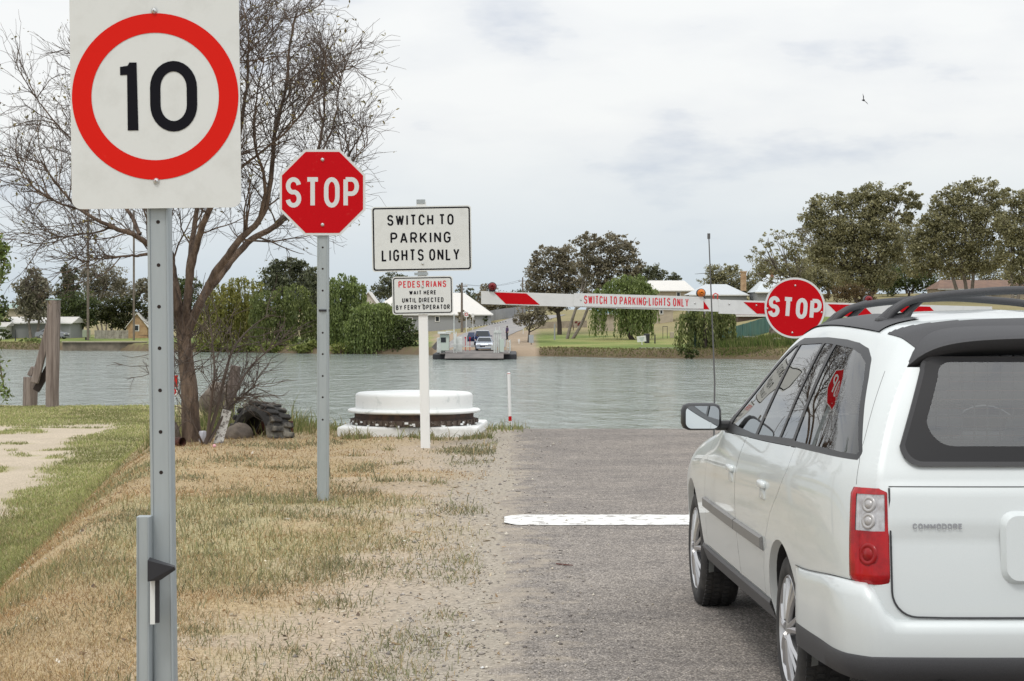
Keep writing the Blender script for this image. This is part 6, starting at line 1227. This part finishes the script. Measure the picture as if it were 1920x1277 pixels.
def fence(name, label, pts, h, m, npost, cat='fence'):
    V = [farP(px, d) for px, d in pts]; o = thing(name, V[0], label, cat); mb = MB(); L0 = Vector(V[0]); 
    for p, q in zip(V, V[1:]):
        p, q = p-L0, q-L0; n_ = max(2, int((q-p).length/.28))
        for i in range(n_):
            a, b = p+(q-p)*i/n_, p+(q-p)*(i+1)/n_; y = .04*(i % 2); mb.add([a+Vector((0,y,-.2)), b+Vector((0,y,-.2)), b+Vector((0,y,h)), a+Vector((0,y,h))], [(0,1,2,3)]); c = b+Vector((0,.04-y,-.2)); mb.add([b+Vector((0,y,-.2)), c, c+Vector((0,0,h+.2)), b+Vector((0,y,h))], [(0,1,2,3)])
    o_ = mb.build('panel', m, o); 
    for i in range(npost):
        t = i/(npost-1)*(len(V)-1); k = min(int(t), len(V)-2); p = V[k]+(V[k+1]-V[k])*(t-k)-L0; MB().box(p+Vector((0,-.05,h/2)), (.09,.09,h+.1)).build('fence_post', m, o)
    return o
fence('green_fence', 'green sheet metal fence climbing from the water behind the drooping willow', [(1302,213.5),(1340,214.5),(1370,217),(1400,221),(1430,226),(1475,233),(1540,245)], 1.75, GRNF, 14)
fence('grey_fence', 'grey sheet metal fence below the right end of the large white roof', [(900,330),(935,334),(985,340)], 1.7, CLB, 6)
fence('low_wall', 'low pale stone wall behind the trunks of the park gums', [(1003,292),(1050,294),(1100,296)], .95, mat('pale stone wall', (.38,.33,.26), .9, n=1, col2=(.27,.23,.18)), 3, 'wall')
fence('paddock_fence', 'pale low paling fence left of the stone cottage', [(178,286),(205,287),(240,288)], 1.15, mat('old palings', (.40,.37,.32), .9, n=2, col2=(.25,.22,.19)), 6)
def signp(name, label, px, d, ptop, pbot, panel, m, round_=False, post=WFR, tilt=0):
    b = farP(px, d); o = thing(name, b, label, 'sign', rot=(0, R(tilt), 0)); k = d/F; zt = P(0, ptop, d).z-b.z; w, h = panel; MB().box((0, .04, zt/2-.2), (.09, .07, zt+.3)).build('post', post, o)
    if round_:
        p = MB().box((0, 0, zt-h*k*.5), (w*k, .02, h*k*1.25)).build('panel', WFR, o); disc(MB(), w*k*.26, w*k*.42, -.012, 0, zt-h*k*.45, 24).build('red_ring', RED, p)
    else: MB().box((0, 0, zt-h*k/2), (w*k, .03, h*k), bev=.01).build('panel', m, o)
    return o
signp('speed_sign', 'small far speed sign with a red ring beside the utility pole', 874.5, 288, 586, 610, (7.5,7.5), WFR, True)
signp('round_sign', 'small round pale sign on a post at the bend of the far road', 981, 272, 587, 612, (6,7), mat('pale sign back', (.55,.57,.58), .5)); signp('marker_post', 'short white marker post on the gravel right of the ferry', 973, 236, 636, 654, (3.6,5), WFR)
signp('grey_sign', 'grey rectangular sign on a dark post at the left corner of the lawn', 996, 230, 628, 660, (9,15), mat('grey sign', (.36,.39,.41), .5), post=DKS); signp('small_sign', 'small white notice on the wall of the grey house', 886.5, 300, 588, 600, (5,7), WFR)
ls = signp('lawn_sign', 'tilted white notice board on a thin stake near the stone jetty', 1204, 226, 630, 655, (17,11), WFR, tilt=-6); 
for i in range(3): MB().box((.03, -.018, float(P(0,633.5+i*2.2,226).z-ls.location.z)), (.55-.12*i, .006, .05)).build('print_line', mat('faded green print', (.22,.36,.30), .6), ls)
b = farP(1213, 231); o = thing('rubbish_bin', b, 'dark rubbish bin behind the tilted lawn notice', 'bin'); MB().lathe([(.28,0),(.33,.95)], 14).build('body', DKS, o); MB().lathe([(.35,.95),(.3,1.05)], 14).build('lid', DKS, o)
stick('dark_post', 'short dark post on the lawn right of the lawn notice', 'post', 1228, 230, 627, 2.6, DKS); stick('grey_post', 'slim grey post on the lawn left of the gum trunks', 'post', 1040, 246, 607, 3.2, CLB)
b = farP(1247, 246); o = thing('steel_uprights', b, 'thin steel frame of two uprights on the park lawn', 'frame')
for s_ in (-.26, .26): MB().tube([(s_,0,0),(s_,0,1.45)], .03, 6).build('upright', DKS, o)
MB().tube([(-.26,0,1.43),(.26,0,1.43)], .03, 6).build('crossbar', DKS, o)
b = farP(1260, 246); o = thing('stone_marker', b, 'small upright stone block on the lawn right of the thin steel frame', 'stone'); MB().box((0,0,.35), (.5,.25,.75), bev=.05).build('block', CREAM, o)
b = farP(1407, 216); o = thing('stone_table', b, 'low stone bench slab on the slope below the green fence', 'bench'); MB().box((0,0,.55), (1.7,.8,.10)).build('top', mat('slab', (.36,.35,.34), .8), o)
for s_ in (-.55, .55): MB().box((s_,0,.22), (.45,.6,.56), bev=.04).build('leg', mat('block', (.24,.19,.16), .9), o)
b = farP(1449, 219); o = thing('tree_stump', b, 'split grey dead tree stump on the slope below the stop disc', 'stump')
for (dx, dz, r_) in ((-.25,1.3,.2),(.15,1.7,.22),(.35,1.1,.16)): rough_tube([(dx*.4,0,-.2),(dx*.7,0,dz*.5),(dx+.1,0,dz)], [r_*1.2,r_,r_*.5], 8, .3).build('broken_stem', mat('dead wood', (.22,.18,.15), .95, n=3, col2=(.09,.07,.06)), o)
b = farP(1462, 210); ob = MB().box((0,0,.2), (1.1,.9,.9), rz=.4, bev=.12).build('pale_boulder', mat('pale boulder', (.48,.43,.35), .9, n=1.5, col2=(.38,.33,.27))); ob.location = b; tag(ob, 'pale square boulder at the water right of the reeds', 'rock')
jm = mat('old jetty timber', (.17,.14,.125), .95, n=.9, col2=(.07,.06,.055)); b = farP(1232, 215.5); b.z = WATER; o = thing('stone_jetty', b, 'low broken jetty wall at the water below the lawn notice', 'jetty'); MB().box((0,.5,.35), (4.0,1.6,1.1), bev=.06).build('wall', jm, o); MB().box((.1,.4,.95), (3.9,1.5,.12)).build('deck', mat('jetty capping', (.30,.27,.25), .9, n=1.5, col2=(.16,.14,.13)), o)
for i in range(6): MB().box((-1.8+.72*i,-.36,.45), (.16,.16,1.2)).build('pile', jm, o)
b = farP(195, 251.3); b.z = WATER; o = thing('river_wall', b, 'low timber retaining wall along the left far bank', 'wall'); MB().box((0,.6,.45), (10.2,.5,1.15)).build('wall', mat('retaining boards', (.24,.20,.155), .9, n=.8, col2=(.14,.12,.09)), o); MB().box((0,.5,1.06), (10.3,.8,.10)).build('capping', CREAM, o)
b = farP(162, 276); o = thing('power_box', b, 'pale green electrical cabinet at the foot of the left mast', 'cabinet'); MB().box((0,0,.85), (.95,.7,1.0), bev=.03).build('cabinet', mat('cabinet green', (.30,.33,.25), .6), o); MB().box((0,0,.2), (.3,.3,.5)).build('stand', DKS, o)
stick('fence_post', 'lone thin fence post on the lawn at the far left', 'post', 29, 268, 618, 2.2, DKS)
# white dashes of the guard rail by the far road
b = farP(880, 300); o = thing('guard_rail', b, 'low guard rail of white dashes along the far road', 'guard rail'); A_ = farP(877, 300); B_ = farP(950, 316)
for i in range(15): p = A_+(B_-A_)*i/14; MB().box(p+Vector((0,0,.45))-Vector(b), (.24,.08,.16)).build('white_block', WFR, o)
MB().tube([A_+Vector((0,.06,.45))-Vector(b), B_+Vector((0,.06,.45))-Vector(b)], .05, 6).build('rail', DKS, o)
# -------------------- small cars
def small_car(name, label, loc, rz, m, L=4.6, Wd=1.78, H=1.45, door=False):
    o = thing(name, loc, label, 'car', rot=(0,0,rz)); w = Wd/2
    prof = [(0,.35),(.0,.62),(.10,.80),(.55,.90),(1.15,.95),(1.75,H-.06),(2.4,H),(3.2,H-.04),(3.9,1.02),(4.45,.96),(4.6,.80),(4.6,.35)]; prof = [(a*L/4.6, b) for a, b in prof]
    V = []; 
    for a, b in prof:
        k = w if b < .97 else w*(1-.26*(b-.97)/(H-.97)); V += [(-k, a, b), (k, a, b)]
    n = len(prof); mb = MB(); mb.add(V, [(2*i, 2*i+1, 2*i+3, 2*i+2) for i in range(n-1)] + [tuple(2*i for i in range(n-1, -1, -1)), tuple(2*i+1 for i in range(n))]); mb.build('body', m, o, angle=25)
    def at(i0, i1, t0, t1, s=.88):
        (a0, b0), (a1, b1) = prof[i0], prof[i1]; k = lambda b: (w if b < .97 else w*(1-.26*(b-.97)/(H-.97)))*s; f = lambda t: (a0+(a1-a0)*t, b0+(b1-b0)*t)
        p, q = f(t0), f(t1); nn = Vector((0, -(b1-b0), (a1-a0))).normalized()*.012; return [Vector((-k(p[1]),*p))+nn, Vector((k(p[1]),*p))+nn, Vector((k(q[1]),*q))+nn, Vector((-k(q[1]),*q))+nn]
    MB().add(at(4, 5, .06, .94), [(0,1,2,3)]).build('windscreen', GLASSD, o); MB().add(at(7, 8, .08, .9), [(0,1,2,3)]).build('rear_window', GLASSD, o)
    for s in (-1, 1):
        kk = lambda b: s*(w*(1-.26*(b-.97)/(H-.97))+.012); MB().add([(kk(1.0), 1.45*L/4.6, 1.0), (kk(1.36), 1.95*L/4.6, 1.36), (kk(1.37), 3.0*L/4.6, 1.37), (kk(1.02), 3.6*L/4.6, 1.02)], [(0,1,2,3)]).build('side_window', GLASSD, o)
        MB().box((s*(w-.28), .02, .68), (.38, .10, .15), bev=.03).build('headlight', mat('lamp glass', (.75,.75,.75), .2), o); MB().box((s*(w-.2), L-.02, .75), (.3, .08, .16), bev=.03).build('taillight', RED, o)
        MB().box((s*(w+.1), 1.35, 1.0), (.18, .1, .12), bev=.03).build('mirror', m, o)
        for yy in (.85*L/4.6, 3.6*L/4.6):
            wh = MB().lathe([(.2,s*.0),(.3,s*.01),(.31,-s*.03),(.31,-s*.18)], 20, (s*(w+.01), yy, .31), axis='X').build('wheel', TYRE, o); MB().lathe([(.001,s*.015),(.2,s*.012)], 16, (s*(w+.01), yy, .31), axis='X', cap=False).build('rim', ALLOY, wh)
    MB().box((0, -.015, .50), (.9, .06, .16), bev=.03).build('grille', DKS, o); MB().box((0, -.03, .36), (.4, .03, .11)).build('number_plate', WFR, o); MB().box((0,.0,.30), (Wd*.96,.14,.18), bev=.04).build('bumper', m, o)
    if door: MB().add([(-x_, y_, z_) for x_, y_, z_ in ((w, 1.25, .4), (w+.75, .75, .4), (w+.75, .75, .95), (w+.62, 1.0, 1.4), (w-.05, 1.45, 1.4), (w, 1.25, .95))], [(0,1,2,3,4,5)]).build('open_door', m, o)
    return o
# -------------------- ferry
DECKZ = WATER+.62; fx0 = (890-CX)*208/F; fe = thing('cable_ferry', (fx0, 208, WATER), 'low white cable ferry with an open car deck docked at the far landing', 'ferry'); k = 208/F
FW = mat('ferry white paint', (.66,.68,.66), .5, n=1.2, col2=(.50,.52,.50)); FG = mat('ferry pale green', (.50,.57,.51), .5); FD = mat('ferry deck', (.13,.12,.115), .9, n=.9, col2=(.19,.17,.16))
MB().box((0, 8, .18), (8.4, 16, .7), bev=.08).build('hull', DKS, fe); MB().box((0, 8.0, .57), (7.0, 17.6, .09)).build('deck', FD, fe)
MB().add([(-2.9,-.8,.60),(2.9,-.8,.60),(2.9,-3.0,.22),(-2.9,-3.0,.22),(-2.9,-.8,.50),(2.9,-.8,.50),(2.9,-3.0,.12),(-2.9,-3.0,.12)], [(0,3,2,1),(4,5,6,7),(2,3,7,6)]).build('loading_flap', FD, fe); MB().add([(-2.9,16.8,.60),(2.9,16.8,.60),(2.9,19.0,.35),(-2.9,19,.35)], [(0,1,2,3)]).build('loading_flap', FD, fe)
def FX(px): return (px-890)*k
def FZ_(py): return P(0, py, 208).z-WATER
cb = MB().box((FX(833), 1.2, (FZ_(627)+FZ_(658))/2), (17.5*k, 1.4, FZ_(627)-FZ_(658)), bev=.05).build('cabin', FG, fe); MB().box((FX(833), 1.2, FZ_(625.5)), (23*k, 1.9, .10)).build('cabin_roof', FW, cb); MB().box((FX(831), .48, FZ_(637.5)), (9.5*k, .04, 9*k)).build('cabin_window', GLASSD, cb); MB().box((FX(841.6), 1.2, FZ_(637)), (.04, 1.0, .5)).build('cabin_window', GLASSD, cb)
MB().box((FX(829), 1.0, FZ_(624)), (18*k, .5, .22)).build('roof_box', FW, cb); MB().box((FX(842), 1.0, FZ_(622)), (13*k, .6, .16)).build('roof_box', FW, cb)
MB().box((FX(838), 1.0, .2), (4.5*k, .8, .55)).build('engine_box', DKS, fe)
for px_, top in ((851,588),(855,622)): MB().tube([(FX(px_),.6,.5),(FX(px_),.6,FZ_(top))], [.075,.05], 8).build('mast', FW, fe)
MB().box((FX(853), .6, FZ_(640)), (5*k, .3, 30*k*.9)).build('gate_cabinet', FW, fe)
for px_ in (927,930.5,935,938.5): MB().tube([(FX(px_),.8,.5),(FX(px_),.8,FZ_(622))], .075, 8).build('gantry_post', FW, fe)
MB().box((FX(933), .8, FZ_(622)), (15*k, .25, .25)).build('gantry_beam', FW, fe); MB().box((FX(941), .6, FZ_(648)), (8*k, .8, 24*k)).build('machinery_cabinet', FG, fe)
for px_, top in ((929,614),(936,612.5),(944,616)): MB().tube([(FX(px_),.8,FZ_(625)),(FX(px_),.8,FZ_(top))], .035, 6).build('aerial', FW, fe)
for s_, xs_ in ((-1, -3.45), (1, 3.45)):
    rl = MB()
    for i in range(9): rl.tube([(xs_, .5+1.9*i, .6), (xs_, .5+1.9*i, 1.65)], .04, 6)
    for z_ in (1.1, 1.65): rl.tube([(xs_, .5, z_), (xs_, 15.7, z_)], .035, 6)
    rl.build('side_railing', FW, fe)
MB().box((FX(951), 1.0, FZ_(648)), (.06, .9, 22*k)).box((FX(954), .5, FZ_(640)), (6*k, .06, .07)).box((FX(954), .5, FZ_(652)), (6*k, .06, .07)).box((FX(957), .5, FZ_(648)), (.07, .07, 22*k)).build('end_railing', FW, fe)
MB().box((FX(868), 2.0, FZ_(650)), (28*k, .10, .10)).box((FX(862), 2.0, FZ_(648)), (11*k, .12, .32)).build('deck_boom', FW, fe); MB().box((FX(918), 2.4, FZ_(651)), (18*k, .1, .1)).box((FX(925), 2.0, FZ_(652)), (9*k, .6, .5)).build('deck_boom', FW, fe)
for px_ in (867.5, 876.5): MB().lathe([(.09,-.02),(.09,.02)], 14, (FX(px_), 12, FZ_(636.5)), 'Y').tube([(FX(px_), 12.03, .6), (FX(px_), 12.03, FZ_(636.5))], .03, 6).build('red_marker', RED, fe)
MB().box((FX(858), .9, FZ_(646)), (.9, .5, 1.5), bev=.03).build('control_box', FW, fe); MB().box((FX(826), 2.2, FZ_(648)), (.8, 2.6, 1.5), bev=.04).build('engine_house', FW, fe)
for z_ in (1.0, 1.5): MB().tube([(FX(846), .3, z_), (FX(864), .3, z_)], .035, 6).build('front_railing', FW, fe)
MB().box((FX(814), 6.5, FZ_(650)), (10*k, .3, .9), ry=R(40)).build('side_ramp', FD, fe); MB().box((FX(851), -.3, FZ_(664)), (20*k, .2, .12)).build('deck_edge', FW, fe); MB().box((FX(935), -.3, FZ_(666)), (16*k, .2, .12)).build('deck_edge', FW, fe)
small_car('silver_sedan', 'silver sedan facing us on the ferry deck', ((908-CX)*219/F, 219, DECKZ), R(0), mat('silver paint', (.33,.37,.43), .3, .5, coat=.6), Wd=1.74)
small_car('blue_wagon', 'dark blue car with an open door behind the silver sedan', ((904-CX)*226/F, 226.5, float(fz((904-CX)*226/F, 228))+.15), R(0), mat('blue paint', (.03,.045,.11), .25, .3, coat=1), door=True, H=1.62)
# person builder: one skinned figure
def person(label, loc, h, rz, pose, shirt, legs, skin=(.45,.30,.22)):
    o = thing('person', loc, label, 'person', rot=(0,0,rz)); s = h/1.75
    J = dict(pel=(0,0,.95), chest=(0,pose.get('lean',0)*.6,1.30), neck=(0,pose.get('lean',0),1.48), head=(0,pose.get('lean',0)*1.15,1.62), top=(0,pose.get('lean',0)*1.15,1.73))
    for sd_, nm in ((-1,'l'),(1,'r')):
        J['hip'+nm] = (sd_*.09,0,.92); J['kn'+nm] = (sd_*.10,-.03,.50); J['an'+nm] = (sd_*.11,.02,.09); J['toe'+nm] = (sd_*.12,-.16,.04); J['sh'+nm] = (sd_*.19,pose.get('lean',0)*.9,1.42); e = pose.get('arm'+nm, (sd_*.26,.0,1.12)); J['el'+nm] = e; J['ha'+nm] = pose.get('hand'+nm, (sd_*.27,-.08,.86))
    def skin_mesh(name, chain, rad, m):
        mb = MB()
        for ch in chain: mb.tube(resample([np.array(J[c_])*s for c_ in ch], 4*len(ch)), np.interp(np.linspace(0, 1, 4*len(ch)), np.linspace(0, 1, len(ch)), [rad[c_]*s for c_ in ch]), 10)
        return mb.build(name, m, o, smooth=True)
    rd = dict(pel=.15,chest=.17,neck=.06,head=.095,top=.05,hipl=.095,hipr=.095,knl=.07,knr=.07,anl=.05,anr=.05,toel=.045,toer=.045,shl=.07,shr=.07,ell=.05,elr=.05,hal=.04,har=.04)
    b = skin_mesh('body', [('neck','head','top'),('ell','hal'),('elr','har'),('pel','chest','neck')], rd, mat('skin', skin, .6)); rd.update(pel=.165, chest=.185, ell=.06, elr=.06)
    skin_mesh('shirt', [('pel','chest','neck'),('neck','shl','ell'),('neck','shr','elr')], {**rd, 'neck': .075}, mat('shirt %g %g' % shirt[:2], shirt, .9)); skin_mesh('trousers', [('pel','hipl','knl','anl'),('pel','hipr','knr','anr')], {**rd, 'pel': .16, 'anl': .065, 'anr': .065}, mat('cloth %g %g' % legs[:2], legs, .9)); skin_mesh('shoes', [('anl','toel'),('anr','toer')], {**rd, 'anl': .06, 'anr': .06}, DKS)
    ha = MB().lathe([(.001,.115),(.06,.10),(.10,.05),(.105,0),(.09,-.04)], 14, tuple(np.array(J['head'])*s), cap=False).build('hair', mat('dark hair', (.03,.02,.015), .8), o, smooth=True); return o
person('person in dark blue clothes leaning at the open blue car on the ferry', ((894-CX)*221.5/F, 221.5, DECKZ), 1.75, R(20), dict(lean=-.12, arml=(-.28,-.15,1.18), handl=(-.2,-.36,1.05)), (.02,.03,.10), (.02,.025,.05))
person('person in a dark purple top standing beside the far road', ((951-CX)*246/F, 246, float(fz((951-CX)*246/F, 246))), 1.7, R(-60), dict(), (.07,.045,.10), (.03,.03,.035))
small_car('parked_car', 'grey car parked in the yard right of the tall wharf pile', tuple(farP(125, 283)), R(75), mat('dull grey paint', (.22,.23,.25), .4, .3), L=4.3)
# bird high in the sky
bd = P(1619, 188, 120); o = thing('bird', bd, 'small dark bird flying high in the sky', 'bird', rot=(R(15), R(60), R(20))); BK = mat('dark feathers', (.02,.02,.022), .8)
MB().tube([(0,-.20,0),(0,-.14,.01),(0,0,0),(0,.14,0),(0,.26,0)], [.015,.045,.06,.035,.03], 8).build('body', BK, o, smooth=True)
for s_ in (-1, 1): MB().add([(s_*.04,-.08,.02),(s_*.2,-.10,.10),(s_*.38,.02,.14),(s_*.2,.06,.09),(s_*.04,.08,.02),(s_*.2,-.02,.115)], [(0,1,5,4),(1,2,5),(2,3,5),(3,4,5)]).build('wing', BK, o)
# twig lying on the asphalt
tz = F*EYE/(1063-HY); pts = [P(px, py, tz) for px, py in ((1043,1058),(1050,1062),(1060,1065),(1074,1066))]; pts = [Vector((p.x, tz-(i-1.5)*.03, float(gz(p.x, tz))+.016)) for i, p in enumerate(pts)]
o = MB().tube([p-pts[0] for p in pts], [.004,.005,.005,.003], 6).build('twig', mat('red brown twig', (.12,.05,.04), .8)); o.location = pts[0]; tag(o, 'short curved red brown twig lying on the asphalt', 'twig')
bpy.context.view_layer.update()
